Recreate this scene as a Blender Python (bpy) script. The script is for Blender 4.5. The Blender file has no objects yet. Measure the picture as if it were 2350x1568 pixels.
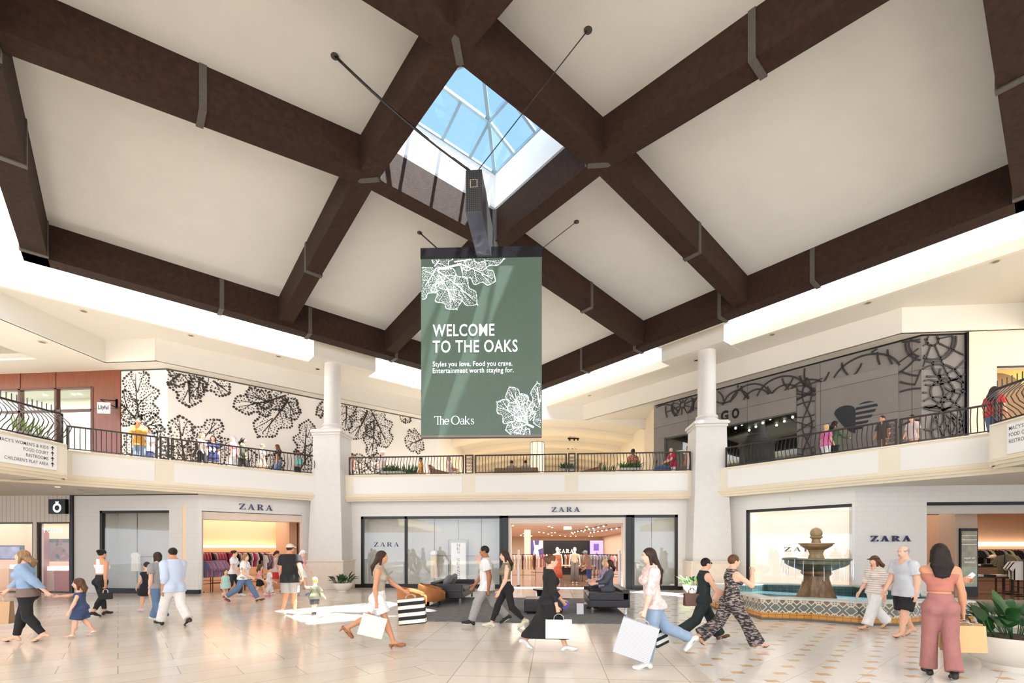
import bpy, math, random
import numpy as np
from mathutils import Vector, Matrix

# ------------------------------------------------------------------ camera, world, sun, big lights, exposure
SC = bpy.context.scene
COL = SC.collection
W_PX, H_PX, F_PX, HORIZON = 2350.0, 1568.0, 1074.0, 1258.0
CAM_H = 1.70
YAW = math.radians(4.9)
cam_d = bpy.data.cameras.new('camera')
cam_d.sensor_width = 36.0
cam_d.lens = 36.0 * F_PX / W_PX
cam_d.shift_y = (HORIZON - H_PX / 2) / W_PX
cam_d.clip_end = 300
cam = bpy.data.objects.new('camera', cam_d)
cam.location = (0, 0, CAM_H)
cam.rotation_euler = (math.radians(90), 0, YAW)
COL.objects.link(cam)
SC.camera = cam

SC.view_settings.view_transform = 'Standard'
SC.view_settings.look = 'None'
SC.view_settings.gamma = 1.0
SC.view_settings.use_curve_mapping = False
SC.view_settings.exposure = 0.56
SC.cycles.use_denoising = True
SC.cycles.max_bounces = 6
SC.cycles.diffuse_bounces = 4
SC.cycles.glossy_bounces = 3
SC.cycles.transmission_bounces = 4
SC.cycles.transparent_max_bounces = 12
SC.cycles.sample_clamp_indirect = 4.0
SC.cycles.caustics_reflective = False
SC.cycles.caustics_refractive = False

world = bpy.data.worlds.new('sky')
SC.world = world
world.use_nodes = True
wn, wl = world.node_tree.nodes, world.node_tree.links
wn.clear()
w_out = wn.new('ShaderNodeOutputWorld')
w_bg = wn.new('ShaderNodeBackground')
w_tc = wn.new('ShaderNodeTexCoord')
w_sep = wn.new('ShaderNodeSeparateXYZ')
w_ramp = wn.new('ShaderNodeValToRGB')
wl.new(w_tc.outputs['Generated'], w_sep.inputs[0])
wl.new(w_sep.outputs['Z'], w_ramp.inputs[0])
wl.new(w_ramp.outputs[0], w_bg.inputs[0])
wl.new(w_bg.outputs[0], w_out.inputs[0])
e = w_ramp.color_ramp.elements
e[0].position = 0.0
e[0].color = (0.86, 0.94, 1.08, 1)
e[1].position = 1.0
e[1].color = (0.085, 0.17, 0.30, 1)
k = e.new(0.30); k.color = (0.84, 0.93, 1.08, 1)
k = e.new(0.55); k.color = (0.13, 0.22, 0.34, 1)
w_bg.inputs[1].default_value = 2.6

def aim(o, d):
    o.rotation_euler = Vector(d).to_track_quat('-Z', 'Y').to_euler()

sun_d = bpy.data.lights.new('sun', 'SUN')
sun_d.energy = 24.0
sun_d.angle = math.radians(0.7)
sun_d.color = (1.0, 0.99, 0.97)
sun = bpy.data.objects.new('sun', sun_d)
SUN_DIR = Vector((-3.9, 1.1, -13.0)).normalized()
aim(sun, SUN_DIR)
COL.objects.link(sun)

def area(name, loc, d, sx, sy, power, col=(1, 0.95, 0.88), rot=None):
    l = bpy.data.lights.new(name, 'AREA')
    l.shape = 'RECTANGLE'
    l.size, l.size_y = sx, sy
    l.energy = power
    l.color = col
    o = bpy.data.objects.new(name, l)
    o.location = loc
    if rot is None:
        aim(o, d)
    else:
        o.rotation_euler = rot
    COL.objects.link(o)
    return o

# building frame: x along the far facade, y away from the camera; the court is an octagon about (XC, YC)
XC, YC = -1.69, 12.40
RX, RY = XC * 0.96, YC * 0.96        # centre of the timber roof
# daylight coming down the four slots round the timber roof
SLOT_POWER = 380
for sx_, sy_ in ((-1, 1), (1, 1), (1, -1), (-1, -1)):
    mx, my = XC + sx_ * 6.95, YC + sy_ * 6.95
    ang = math.atan2(-sx_, sy_) if True else 0
    a_ = math.atan2(my - YC, mx - XC)
    area('slot_daylight', (mx, my, 11.75), None, 0.7, 17.0, SLOT_POWER, (0.90, 0.97, 1.10), rot=(0, 0, a_))
# shop ceilings (the lamps of the shops)
SHOP_LIGHTS = [
    ((-1.6, 25.5, 2.66), 12, 10, 620, (1, .90, .80)),
    ((-1.6, 37.0, 2.66), 12, 12, 560, (1, .90, .80)),
    ((-15.2, 21.5, 3.10), 5, 4, 110, (1, .86, .70)),
    ((14.6, 20.2, 3.15), 7, 5, 110, (1, .84, .70)),
    ((-20.5, 18.9, 3.0), 7, 3.6, 85, (1, .92, .84)),
]
for lc, sx_, sy_, pw, cc in SHOP_LIGHTS:
    area('shop_lamp', lc, None, sx_, sy_, pw, cc, rot=(0, 0, 0))
# lamps of the upper galleries
GALLERY_LIGHTS = [
    ((-1.2, 33.0, 8.2), 7, 12, 420, (1, .86, .66)),
    ((19.0, 14.5, 8.2), 6, 3, 120, (1, .82, .58)),
]
for lc, sx_, sy_, pw, cc in GALLERY_LIGHTS:
    area('gallery_lamp', lc, None, sx_, sy_, pw, cc, rot=(0, 0, 0))

area('cove_lamp', (-23.0, 10.0, 8.75), None, 8, 10, 120, (1, .82, .52), rot=(math.pi, 0, 0))

# ------------------------------------------------------------------ helpers
rnd = random.Random(7)

def lin(c):
    out = []
    for v in c[:3]:
        v = v / 255.0
        out.append(v / 12.92 if v <= 0.04045 else ((v + 0.055) / 1.055) ** 2.4)
    return (*out, 1.0)

_mats = {}
def mat(name, rgb, rough=0.6, metal=0.0, spec=0.5, emit=0.0, emit_rgb=None, noise=0.0, nscale=8.0, bump=0.0, bscale=40.0, stretch=None, alpha=None, coat=0.0):
    if name in _mats:
        return _mats[name]
    m = bpy.data.materials.new(name)
    m.use_nodes = True
    nt = m.node_tree
    b = nt.nodes['Principled BSDF']
    c = lin(rgb)
    b.inputs['Base Color'].default_value = c
    b.inputs['Roughness'].default_value = rough
    b.inputs['Metallic'].default_value = metal
    b.inputs['Specular IOR Level'].default_value = spec
    b.inputs['Coat Weight'].default_value = coat
    if emit:
        b.inputs['Emission Color'].default_value = lin(emit_rgb or rgb)
        b.inputs['Emission Strength'].default_value = emit
        m.cycles.emission_sampling = 'NONE'
    if noise or bump:
        tc = nt.nodes.new('ShaderNodeTexCoord')
        mp = nt.nodes.new('ShaderNodeMapping')
        nt.links.new(tc.outputs['Object'], mp.inputs[0])
        if stretch:
            mp.inputs['Scale'].default_value = stretch
        if noise:
            n = nt.nodes.new('ShaderNodeTexNoise')
            n.inputs['Scale'].default_value = nscale
            n.inputs['Detail'].default_value = 4
            nt.links.new(mp.outputs[0], n.inputs[0])
            r = nt.nodes.new('ShaderNodeMapRange')
            r.inputs[1].default_value = 0.3; r.inputs[2].default_value = 0.7
            r.inputs[3].default_value = 1 - noise; r.inputs[4].default_value = 1 + noise
            nt.links.new(n.outputs[0], r.inputs[0])
            mx = nt.nodes.new('ShaderNodeVectorMath'); mx.operation = 'SCALE'
            mx.inputs[0].default_value = c[:3]
            nt.links.new(r.outputs[0], mx.inputs['Scale'])
            nt.links.new(mx.outputs[0], b.inputs['Base Color'])
        if bump:
            n2 = nt.nodes.new('ShaderNodeTexNoise')
            n2.inputs['Scale'].default_value = bscale
            nt.links.new(mp.outputs[0], n2.inputs[0])
            bp = nt.nodes.new('ShaderNodeBump')
            bp.inputs['Strength'].default_value = bump
            bp.inputs['Distance'].default_value = 0.02
            nt.links.new(n2.outputs[0], bp.inputs['Height'])
            nt.links.new(bp.outputs[0], b.inputs['Normal'])
    _mats[name] = m
    return m

def glass(name='glass', tint=(1, 1, 1), refl=0.07):
    if name in _mats:
        return _mats[name]
    m = bpy.data.materials.new(name)
    m.use_nodes = True
    nt = m.node_tree
    nt.nodes.clear()
    o = nt.nodes.new('ShaderNodeOutputMaterial')
    t = nt.nodes.new('ShaderNodeBsdfTransparent')
    t.inputs[0].default_value = (*tint, 1)
    g = nt.nodes.new('ShaderNodeBsdfGlossy')
    g.inputs['Roughness'].default_value = 0.02
    mx = nt.nodes.new('ShaderNodeMixShader')
    mx.inputs[0].default_value = refl
    nt.links.new(t.outputs[0], mx.inputs[1])
    nt.links.new(g.outputs[0], mx.inputs[2])
    nt.links.new(mx.outputs[0], o.inputs[0])
    _mats[name] = m
    return m

class NB:
    """small node-graph helper for pattern materials"""
    def __init__(s, name, rough=0.6, spec=0.5):
        s.m = bpy.data.materials.new(name); s.m.use_nodes = True
        _mats[name] = s.m
        s.nt = s.m.node_tree
        s.b = s.nt.nodes['Principled BSDF']
        s.b.inputs['Roughness'].default_value = rough
        s.b.inputs['Specular IOR Level'].default_value = spec
    def put(s, sock, v):
        if isinstance(v, (int, float)): sock.default_value = v
        elif isinstance(v, (tuple, list)): sock.default_value = v
        else: s.nt.links.new(v, sock)
    def coord(s, kind='Object'):
        return s.nt.nodes.new('ShaderNodeTexCoord').outputs[kind]
    def xyz(s, v):
        n = s.nt.nodes.new('ShaderNodeSeparateXYZ'); s.put(n.inputs[0], v); return n.outputs
    def comb(s, x, y, z=0.0):
        n = s.nt.nodes.new('ShaderNodeCombineXYZ')
        s.put(n.inputs[0], x); s.put(n.inputs[1], y); s.put(n.inputs[2], z); return n.outputs[0]
    def m_(s, op, a, b=0.0, c=0.0):
        n = s.nt.nodes.new('ShaderNodeMath'); n.operation = op
        s.put(n.inputs[0], a); s.put(n.inputs[1], b); s.put(n.inputs[2], c); return n.outputs[0]
    def mix(s, f, a, b):
        n = s.nt.nodes.new('ShaderNodeMix'); n.data_type = 'RGBA'
        s.put(n.inputs[0], f); s.put(n.inputs[6], a); s.put(n.inputs[7], b); return n.outputs[2]
    def noise(s, v, scale, detail=4):
        n = s.nt.nodes.new('ShaderNodeTexNoise'); n.inputs['Scale'].default_value = scale
        n.inputs['Detail'].default_value = detail
        s.put(n.inputs[0], v); return n.outputs[0]
    def brick(s, v, c1, c2, cm, w, h, mortar=0.006, off=0.5):
        n = s.nt.nodes.new('ShaderNodeTexBrick')
        s.put(n.inputs['Vector'], v); s.put(n.inputs['Color1'], c1); s.put(n.inputs['Color2'], c2); s.put(n.inputs['Mortar'], cm)
        n.inputs['Scale'].default_value = 1.0
        n.inputs['Mortar Size'].default_value = mortar
        n.inputs['Brick Width'].default_value = w; n.inputs['Row Height'].default_value = h
        n.offset = off
        return n
    def rot(s, v, ang, loc=(0, 0, 0)):
        n = s.nt.nodes.new('ShaderNodeMapping'); n.inputs['Rotation'].default_value = (0, 0, ang)
        n.inputs['Location'].default_value = loc
        s.put(n.inputs[0], v); return n.outputs[0]
    def done(s, colour):
        s.put(s.b.inputs['Base Color'], colour); return s.m

class MB:
    """collects shapes and links them as ONE mesh object"""
    def __init__(s):
        s.v, s.f, s.mi, s.uv = [], [], [], None
    def add(s, vs, fs, mi=0):
        o = len(s.v)
        s.v.extend([tuple(p) for p in vs])
        s.f.extend([tuple(i + o for i in f) for f in fs])
        s.mi.extend([mi] * len(fs))
        return s
    def box(s, c, d, rz=0.0, mi=0):
        x, y, z = d[0] / 2, d[1] / 2, d[2] / 2
        ca, sa = math.cos(rz), math.sin(rz)
        vs = []
        for dz in (-z, z):
            for dx, dy in ((-x, -y), (x, -y), (x, y), (-x, y)):
                vs.append((c[0] + dx * ca - dy * sa, c[1] + dx * sa + dy * ca, c[2] + dz))
        return s.add(vs, [(3, 2, 1, 0), (4, 5, 6, 7), (0, 1, 5, 4), (1, 2, 6, 5), (2, 3, 7, 6), (3, 0, 4, 7)], mi)
    def b2(s, lo, hi, mi=0):
        return s.box([(lo[i] + hi[i]) / 2 for i in range(3)], [hi[i] - lo[i] for i in range(3)], 0, mi)
    def hexa(s, bot, top, mi=0):
        return s.add(list(bot) + list(top), [(3, 2, 1, 0), (4, 5, 6, 7), (0, 1, 5, 4), (1, 2, 6, 5), (2, 3, 7, 6), (3, 0, 4, 7)], mi)
    def prism(s, poly, z0, z1, mi=0):
        n = len(poly)
        ar = sum(poly[i][0] * poly[(i + 1) % n][1] - poly[(i + 1) % n][0] * poly[i][1] for i in range(n))
        if ar < 0: poly = poly[::-1]
        vs = [(p[0], p[1], z0) for p in poly] + [(p[0], p[1], z1) for p in poly]
        fs = [tuple(range(n - 1, -1, -1)), tuple(range(n, 2 * n))]
        fs += [(i, (i + 1) % n, n + (i + 1) % n, n + i) for i in range(n)]
        return s.add(vs, fs, mi)
    def quad(s, a, b, c, d, mi=0):
        return s.add([a, b, c, d], [(0, 1, 2, 3)], mi)
    def tube(s, pts, r, n=6, mi=0, caps=True, closed=False):
        pts = [Vector(p) for p in pts]
        m = len(pts)
        rs = r if isinstance(r, (list, tuple)) else [r] * m
        vs, fs = [], []
        up = None
        for i, p in enumerate(pts):
            if closed: t = pts[(i + 1) % m] - pts[i - 1]
            else: t = pts[min(i + 1, m - 1)] - pts[max(i - 1, 0)]
            t = t.normalized() if t.length > 1e-9 else Vector((0, 0, 1))
            if up is None:
                up = Vector((0, 0, 1)) if abs(t.z) < 0.9 else Vector((1, 0, 0))
            a = (up - t * up.dot(t))
            if a.length < 1e-6: a = t.orthogonal()
            a.normalize(); up = a
            b = t.cross(a)
            for j in range(n):
                th = 2 * math.pi * (j + 0.5) / n
                vs.append(p + a * (rs[i] * math.cos(th)) + b * (rs[i] * math.sin(th)))
        for i in range(m if closed else m - 1):
            for j in range(n):
                i2 = (i + 1) % m
                fs.append((i * n + j, i * n + (j + 1) % n, i2 * n + (j + 1) % n, i2 * n + j))
        if caps and not closed:
            fs.append(tuple(range(n - 1, -1, -1)))
            fs.append(tuple((m - 1) * n + j for j in range(n)))
        return s.add(vs, fs, mi)
    def lathe(s, prof, c=(0, 0, 0), n=24, mi=0, sx=1.0, sy=1.0, rz=0.0, lobes=0, amp=0.0):
        vs, fs = [], []
        m = len(prof)
        for r, z in prof:
            for j in range(n):
                th = 2 * math.pi * j / n + rz
                q = r * (1 + (amp * math.cos(lobes * th) if lobes else 0))
                vs.append((c[0] + q * math.cos(th) * sx, c[1] + q * math.sin(th) * sy, c[2] + z))
        for i in range(m - 1):
            for j in range(n):
                fs.append((i * n + j, i * n + (j + 1) % n, (i + 1) * n + (j + 1) % n, (i + 1) * n + j))
        fs.append(tuple(range(n - 1, -1, -1)))
        fs.append(tuple((m - 1) * n + j for j in range(n)))
        return s.add(vs, fs, mi)
    def ball(s, c, r, n=12, mi=0):
        rr = r if isinstance(r, (list, tuple)) else (r, r, r)
        m = max(4, n // 2)
        vs, fs = [], []
        for i in range(m + 1):
            ph = math.pi * (i + 0.02) / (m + 0.04) if 0 else math.pi * min(max(i / m, 0.01), 0.99)
            for j in range(n):
                th = 2 * math.pi * j / n
                vs.append((c[0] + rr[0] * math.sin(ph) * math.cos(th), c[1] + rr[1] * math.sin(ph) * math.sin(th), c[2] - rr[2] * math.cos(ph)))
        for i in range(m):
            for j in range(n):
                fs.append((i * n + j, i * n + (j + 1) % n, (i + 1) * n + (j + 1) % n, (i + 1) * n + j))
        fs.append(tuple(range(n - 1, -1, -1)))
        fs.append(tuple(m * n + j for j in range(n)))
        return s.add(vs, fs, mi)
    def mesh(s, name, mats):
        me = bpy.data.meshes.new(name)
        me.from_pydata(s.v, [], s.f)
        for m in (mats if isinstance(mats, (list, tuple)) else [mats]):
            me.materials.append(m)
        if len(me.polygons) == len(s.mi):
            me.polygons.foreach_set('material_index', s.mi)
        me.update()
        return me
    def build(s, name, mats, parent=None, smooth=False, bevel=0.0, loc=None, auto=None):
        me = s.mesh(name, mats)
        if smooth:
            me.polygons.foreach_set('use_smooth', [True] * len(me.polygons))
            if auto is not None:
                me.set_sharp_from_angle(angle=math.radians(auto))
        o = bpy.data.objects.new(name, me)
        COL.objects.link(o)
        if parent is not None: o.parent = parent
        if loc is not None: o.location = loc
        if bevel:
            bm_ = o.modifiers.new('bevel', 'BEVEL'); bm_.width = bevel; bm_.segments = 3; bm_.limit_method = 'ANGLE'
        return o

def tag(o, label=None, cat=None, group=None, kind=None):
    if label: o['label'] = label
    if cat: o['category'] = cat
    if group: o['group'] = group
    if kind: o['kind'] = kind
    return o

def thing(name, label, cat, loc=(0, 0, 0), rz=0.0, group=None, kind=None):
    o = bpy.data.objects.new(name, None)
    o.empty_display_size = 0.1
    COL.objects.link(o)
    o.location = loc
    o.rotation_euler = (0, 0, rz)
    return tag(o, label, cat, group, kind)

def copy_tree(o, parent=None, loc=None, rz=None, label=None, group=None):
    c = o.copy()
    COL.objects.link(c)
    if parent is not None: c.parent = parent
    for ch in list(o.children):
        copy_tree(ch, c)
    if loc is not None: c.location = loc
    if rz is not None: c.rotation_euler = (0, 0, rz)
    if label: c['label'] = label
    if group: c['group'] = group
    return c

# ------------------------------------------------------------------ from photo pixels to places
CA, SA = math.cos(YAW), math.sin(YAW)
def ray(px, py):
    t = (px - W_PX / 2) / F_PX
    return Vector((t * CA - SA, t * SA + CA, (HORIZON - py) / F_PX))
ORIG = Vector((0, 0, CAM_H))
def on_floor(px, py, z=0.0):
    d = ray(px, py); k = (z - CAM_H) / d.z
    return ORIG + d * k
def on_y(px, py, y):
    d = ray(px, py); return ORIG + d * (y / d.y)
def on_x(px, py, x):
    d = ray(px, py); return ORIG + d * (x / d.x)
def on_plane(px, py, p0, n):
    d = ray(px, py); k = (Vector(p0) - ORIG).dot(Vector(n)) / d.dot(Vector(n))
    return ORIG + d * k
def at_depth(px, py, Z):
    return ORIG + ray(px, py) * Z
def on_S(px, py, S, side):
    # wing planes: side=-1 left, +1 right:  side*(x-XC) + (y-YC) = S
    n = Vector((side, 1, 0)); p0 = Vector((XC + side * S, YC, 0))
    return on_plane(px, py, p0, n)

class Seg:
    """a vertical wall from p0 to p1 (left to right as the camera sees it)"""
    def __init__(s, p0, p1):
        s.p0 = Vector((p0[0], p0[1], 0)); s.p1 = Vector((p1[0], p1[1], 0))
        s.d = (s.p1 - s.p0).normalized(); s.L = (s.p1 - s.p0).length
        s.n = Vector((-s.d.y, s.d.x, 0))       # pointing away from the court (behind the wall)
        s.rz = math.atan2(s.d.y, s.d.x)
    def pt(s, a, back, z):
        p = s.p0 + s.d * a + s.n * back
        return Vector((p.x, p.y, z))
    def hit(s, px, py, back=0.0):
        q = on_plane(px, py, s.p0 + s.n * back, s.n)
        return (q - s.p0).dot(s.d), q.z
    def sx(s, px, back=0.0):
        return s.hit(px, 1200, back)[0]
    def box(s, mb, a0, a1, b0, b1, z0, z1, mi=0):
        return mb.box(s.pt((a0 + a1) / 2, (b0 + b1) / 2, (z0 + z1) / 2), (abs(a1 - a0), abs(b1 - b0), abs(z1 - z0)), s.rz, mi)
    def wall(s, mb, a0, a1, z0, z1, th, holes=(), mi=0):
        cuts = sorted(holes)
        cur = a0
        for (h0, h1, hz0, hz1) in cuts:
            if h0 > cur: s.box(mb, cur, h0, 0, th, z0, z1, mi)
            if hz0 > z0: s.box(mb, h0, h1, 0, th, z0, hz0, mi)
            if hz1 < z1: s.box(mb, h0, h1, 0, th, hz1, z1, mi)
            cur = h1
        if cur < a1: s.box(mb, cur, a1, 0, th, z0, z1, mi)
        return mb
# ------------------------------------------------------------------ materials of the building
def floor_mat():
    n = NB('marble_tiles', rough=0.16, spec=0.55)
    p = n.coord()
    o = n.xyz(p)
    # middle: square-laid cream tiles
    q = n.rot(p, 0, (0.3, 0.1, 0))
    bm_ = n.brick(q, lin((240, 229, 216)), lin((230, 216, 201)), lin((178, 158, 138)), 1.02, 0.78, 0.007, 0.0)
    # left: the same tile laid diagonally
    ql = n.rot(p, math.radians(-45))
    bl = n.brick(ql, lin((240, 228, 213)), lin((230, 214, 196)), lin((186, 166, 144)), 1.3, 0.55, 0.006)
    # right: white tile with small tan insets
    qr = n.rot(p, math.radians(-45))
    br = n.brick(qr, lin((250, 246, 240)), lin((244, 238, 230)), lin((206, 196, 182)), 1.15, 0.58, 0.005, 0.5)
    def inset(dx, dy):
        a = n.m_('ABSOLUTE', n.m_('SUBTRACT', n.m_('FRACT', n.m_('ADD', n.m_('DIVIDE', o[0], 0.56), dx)), 0.5))
        b = n.m_('ABSOLUTE', n.m_('SUBTRACT', n.m_('FRACT', n.m_('ADD', n.m_('DIVIDE', o[1], 0.78), dy)), 0.5))
        return n.m_('MULTIPLY', n.m_('LESS_THAN', a, 0.155), n.m_('LESS_THAN', b, 0.078))
    tan = n.m_('MAXIMUM', inset(0, 0), inset(0.5, 0.5))
    right = n.mix(tan, br.outputs[0], lin((214, 178, 136)))
    # zone borders
    zl = n.m_('LESS_THAN', n.m_('ADD', o[0], n.m_('MULTIPLY', o[1], 0.5)), 1.55)
    zr = n.m_('GREATER_THAN', o[0], 2.05)
    c = n.mix(zl, bm_.outputs[0], bl.outputs[0])
    c = n.mix(zr, c, right)
    v = n.noise(p, 2.2, 6)
    r = n.m_('ADD', 0.90, n.m_('MULTIPLY', v, 0.2))
    s = n.nt.nodes.new('ShaderNodeVectorMath'); s.operation = 'SCALE'
    n.put(s.inputs[0], c); n.put(s.inputs['Scale'], r)
    return n.done(s.outputs[0])

def wall_tile_mat(name, rgb, dark, w=0.62, h=0.16):
    n = NB(name, rough=0.45)
    p = n.coord('Object'); o = n.xyz(p)
    u = n.m_('ADD', o[0], n.m_('MULTIPLY', o[1], 0.83))
    b = n.brick(n.comb(u, o[2]), lin(rgb), lin(rgb), lin(dark), w, h, 0.003)
    return n.done(b.outputs[0])

M_FLOOR = floor_mat()
M_SHOPWALL = wall_tile_mat('white_wall_tile', (230, 224, 216), (214, 206, 195))
M_PLASTER = mat('roof_plaster', (216, 213, 207), 0.9, noise=0.02, nscale=1.5, bump=0.05, bscale=60)
M_CREAM = mat('cream_paint', (222, 215, 203), 0.85)
M_CREAM2 = mat('deep_cream_paint', (236, 224, 202), 0.85)
M_PANEL = mat('fascia_panel_paint', (242, 237, 228), 0.8)
M_WHITE = mat('white_paint', (244, 242, 238), 0.85)
M_STONE = mat('column_stone', (220, 214, 206), 0.7, noise=0.03, nscale=6, bump=0.08, bscale=30)
M_STONE2 = mat('base_stone', (228, 212, 194), 0.6, noise=0.04, nscale=5)
M_WOOD = mat('timber_beam', (44, 28, 20), 0.8, spec=0.2, noise=0.3, nscale=9, bump=0.25, bscale=45)
M_PLATE = mat('dark_steel_plate', (78, 74, 70), 0.55, 0.4, noise=0.2, nscale=30)
M_BLACK = mat('black_metal', (24, 21, 20), 0.35, 0.3)
M_BRONZE = mat('bronze_rail', (58, 47, 42), 0.4, 0.5)
M_GLASS = glass('shop_glass', refl=0.045)
M_SKYGLASS = glass('lantern_glass', (0.92, 0.97, 1.0), 0.05)
M_MULL = mat('lantern_bar', (150, 176, 190), 0.4, 0.2)
M_SHOPFLOOR = mat('shop_floor', (160, 130, 110), 0.12)
M_PEACH = mat('peach_shop_wall', (236, 218, 200), 0.8)
M_PEACHC = mat('peach_shop_ceiling', (230, 206, 188), 0.8)
M_BACKDROP = mat('display_backdrop', (206, 203, 190), 0.7)
M_LAMP = mat('lit_lamp', (255, 240, 214), 0.5, emit=9.0)
M_CHERRY = mat('cherry_wood', (112, 54, 25), 0.3, noise=0.18, nscale=3, stretch=(6, 6, 0.6))

def struct(name, mb, m, label=None, cat=None, parent=None, **kw):
    o = mb.build(name, m, parent, **kw)
    if parent is None:
        o['kind'] = 'structure'
        if label: o['label'] = label; o['category'] = cat
    return o

# ------------------------------------------------------------------ floor and walls of the lower level
struct('floor', MB().add([(-45, -22, 0), (45, -22, 0), (45, 19.6, 0), (-45, 19.6, 0)], [(0, 1, 2, 3)]), M_FLOOR)

ZS, ZF, ZT = 3.70, 4.42, 4.73          # soffit, upper floor, top of the fascia
cl = on_S(455, 1362, 15.2, -1); cr = on_S(1962, 1362, 15.2, 1)
YL, YR = cl.y, cr.y
JL, JR = (XC - 8.2, 19.4), (XC + 8.2, 19.4)
G_L1 = Seg((-45, YL), (cl.x, YL))
G_LW = Seg((cl.x, YL), JL)
G_C = Seg(JL, JR)
G_RW = Seg(JR, (cr.x, YR))
G_R1 = Seg((cr.x, YR), (45, YR))

def zy(seg, px, py): return seg.hit(px, py)[1]

# --- left frontal wall
a230, a388 = G_L1.sx(228), G_L1.sx(388)
zt230 = zy(G_L1, 300, 1172)
aP0, aP1, aP2, aP3 = G_L1.sx(-150), G_L1.sx(75), G_L1.sx(84), G_L1.sx(160)
ztP = zy(G_L1, 80, 1199)
aB = G_L1.sx(170)
mb = MB()
G_L1.wall(mb, aB, G_L1.L, 0, ZS, 0.25, [(a230, a388, 0.12, zt230)])
struct('wall_left_shop', mb, M_SHOPWALL)
mb = MB()
G_L1.wall(mb, 0, aB - 0.12, 0, ZS, 0.25, [(aP0, aP1, 0.0, ztP), (aP2, aP3, 0.0, ztP)])
def rib_mat():
    n = NB('ribbed_shopfront', rough=0.5)
    o = n.xyz(n.coord())
    f = n.m_('FRACT', n.m_('MULTIPLY', o[0], 5.6))
    w = n.noise(n.comb(n.m_('MULTIPLY', o[0], 9.0), 0.0), 1.0, 2)
    line = n.m_('LESS_THAN', f, n.m_('MULTIPLY', w, 0.22))
    return n.done(n.mix(line, lin((222, 208, 190)), lin((176, 156, 134))))
struct('wall_left_ribbed', mb, rib_mat())
mb = MB(); G_L1.box(mb, aB - 0.12, aB, -0.06, 0.2, 0, ZS)
G_L1.box(mb, aB, G_L1.L, -0.02, 0.05, ZS - 0.03, ZS)
struct('trim_1', mb, M_BLACK)
# --- left wing wall
aO0, aO1 = G_LW.sx(463), G_LW.sx(693)
zO = (zy(G_LW, 463, 1172) + zy(G_LW, 693, 1183)) / 2
mb = MB(); G_LW.wall(mb, 0, G_LW.L, 0, ZS, 0.3, [(aO0, aO1, 0, zO)])
struct('wall_left_wing', mb, M_SHOPWALL)
# --- far (central) wall
c0, c1 = G_C.sx(828), G_C.sx(1556)
zC = (zy(G_C, 828, 1186) + zy(G_C, 1556, 1181)) / 2
mb = MB(); G_C.wall(mb, 0, G_C.L, 0, ZS, 0.3, [(c0, c1, 0, zC)])
struct('wall_far', mb, M_SHOPWALL)
# --- right wing wall
w0, w1 = G_RW.sx(1712), G_RW.sx(1955)
zW = (zy(G_RW, 1712, 1171) + zy(G_RW, 1955, 1156)) / 2
mb = MB(); G_RW.wall(mb, 0, G_RW.L, 0, ZS, 0.3, [(w0, w1, 0.18, zW)])
struct('wall_right_wing', mb, M_SHOPWALL)
# --- right frontal wall
r0, r1 = G_R1.sx(2127), G_R1.sx(2560)
zR = zy(G_R1, 2127, 1153)
mb = MB(); G_R1.wall(mb, 0, G_R1.L, 0, ZS, 0.3, [(r0, r1, 0, zR)])
struct('wall_right_shop', mb, M_SHOPWALL)

# --- skirting in black
mb = MB()
G_L1.box(mb, aB, a230, -0.02, 0.0, 0, 0.0001)
G_L1.box(mb, a230 - 0.02, G_L1.L + 0.02, -0.02, 0.02, 0, 0.15)
struct('baseboard_left', mb, M_BLACK)
mb = MB(); G_LW.box(mb, 0, aO0 - 0.02, -0.02, 0.02, 0, 0.15)
struct('baseboard_left_wing', mb, M_BLACK)
mb = MB(); G_C.box(mb, 0.2, c0, -0.02, 0.02, 0, 0.15); G_C.box(mb, c1, G_C.L - 0.2, -0.02, 0.02, 0, 0.15)
struct('baseboard_far', mb, M_BLACK)

def frame_window(name, seg, a0, a1, z0, z1, fw=0.09, posts=(), bottom=0.15, left=True, right=True, mats=None, dep=0.12, back=0.02):
    """black frame (the structure) > panes"""
    mb = MB()
    if left: seg.box(mb, a0, a0 + fw, back, back + dep, z0, z1)
    if right: seg.box(mb, a1 - fw, a1, back, back + dep, z0, z1)
    seg.box(mb, a0, a1, back, back + dep, z1 - fw, z1)
    if bottom: seg.box(mb, a0, a1, back - 0.02, back + dep, z0, z0 + bottom)
    for p in posts: seg.box(mb, p - fw / 2, p + fw / 2, back, back + dep, z0, z1)
    o = struct(name, mb, M_BLACK)
    edges = [a0 + (fw if left else 0)] + list(posts) + [a1 - (fw if right else 0)]
    for i in range(len(edges) - 1):
        g = MB(); x0 = edges[i] + (fw / 2 if i else 0); x1 = edges[i + 1] - (fw / 2 if i < len(edges) - 2 else 0)
        seg.box(g, x0, x1, back + 0.05, back + 0.058, z0 + bottom, z1 - fw)
        g.build('pane', M_GLASS, o)
    return o

def display_niche(name, seg, a0, a1, z1, depth=0.8, m=None, z0=0.12):
    mb = MB()
    seg.box(mb, a0, a1, depth, depth + 0.05, 0, z1)
    seg.box(mb, a0 - 0.05, a0, 0.15, depth + 0.05, 0, z1)
    seg.box(mb, a1, a1 + 0.05, 0.15, depth + 0.05, 0, z1)
    seg.box(mb, a0, a1, 0.15, depth, z1, z1 + 0.05)
    seg.box(mb, a0, a1, 0.15, depth, 0, z0)
    struct(name, mb, m or M_BACKDROP)

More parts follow.
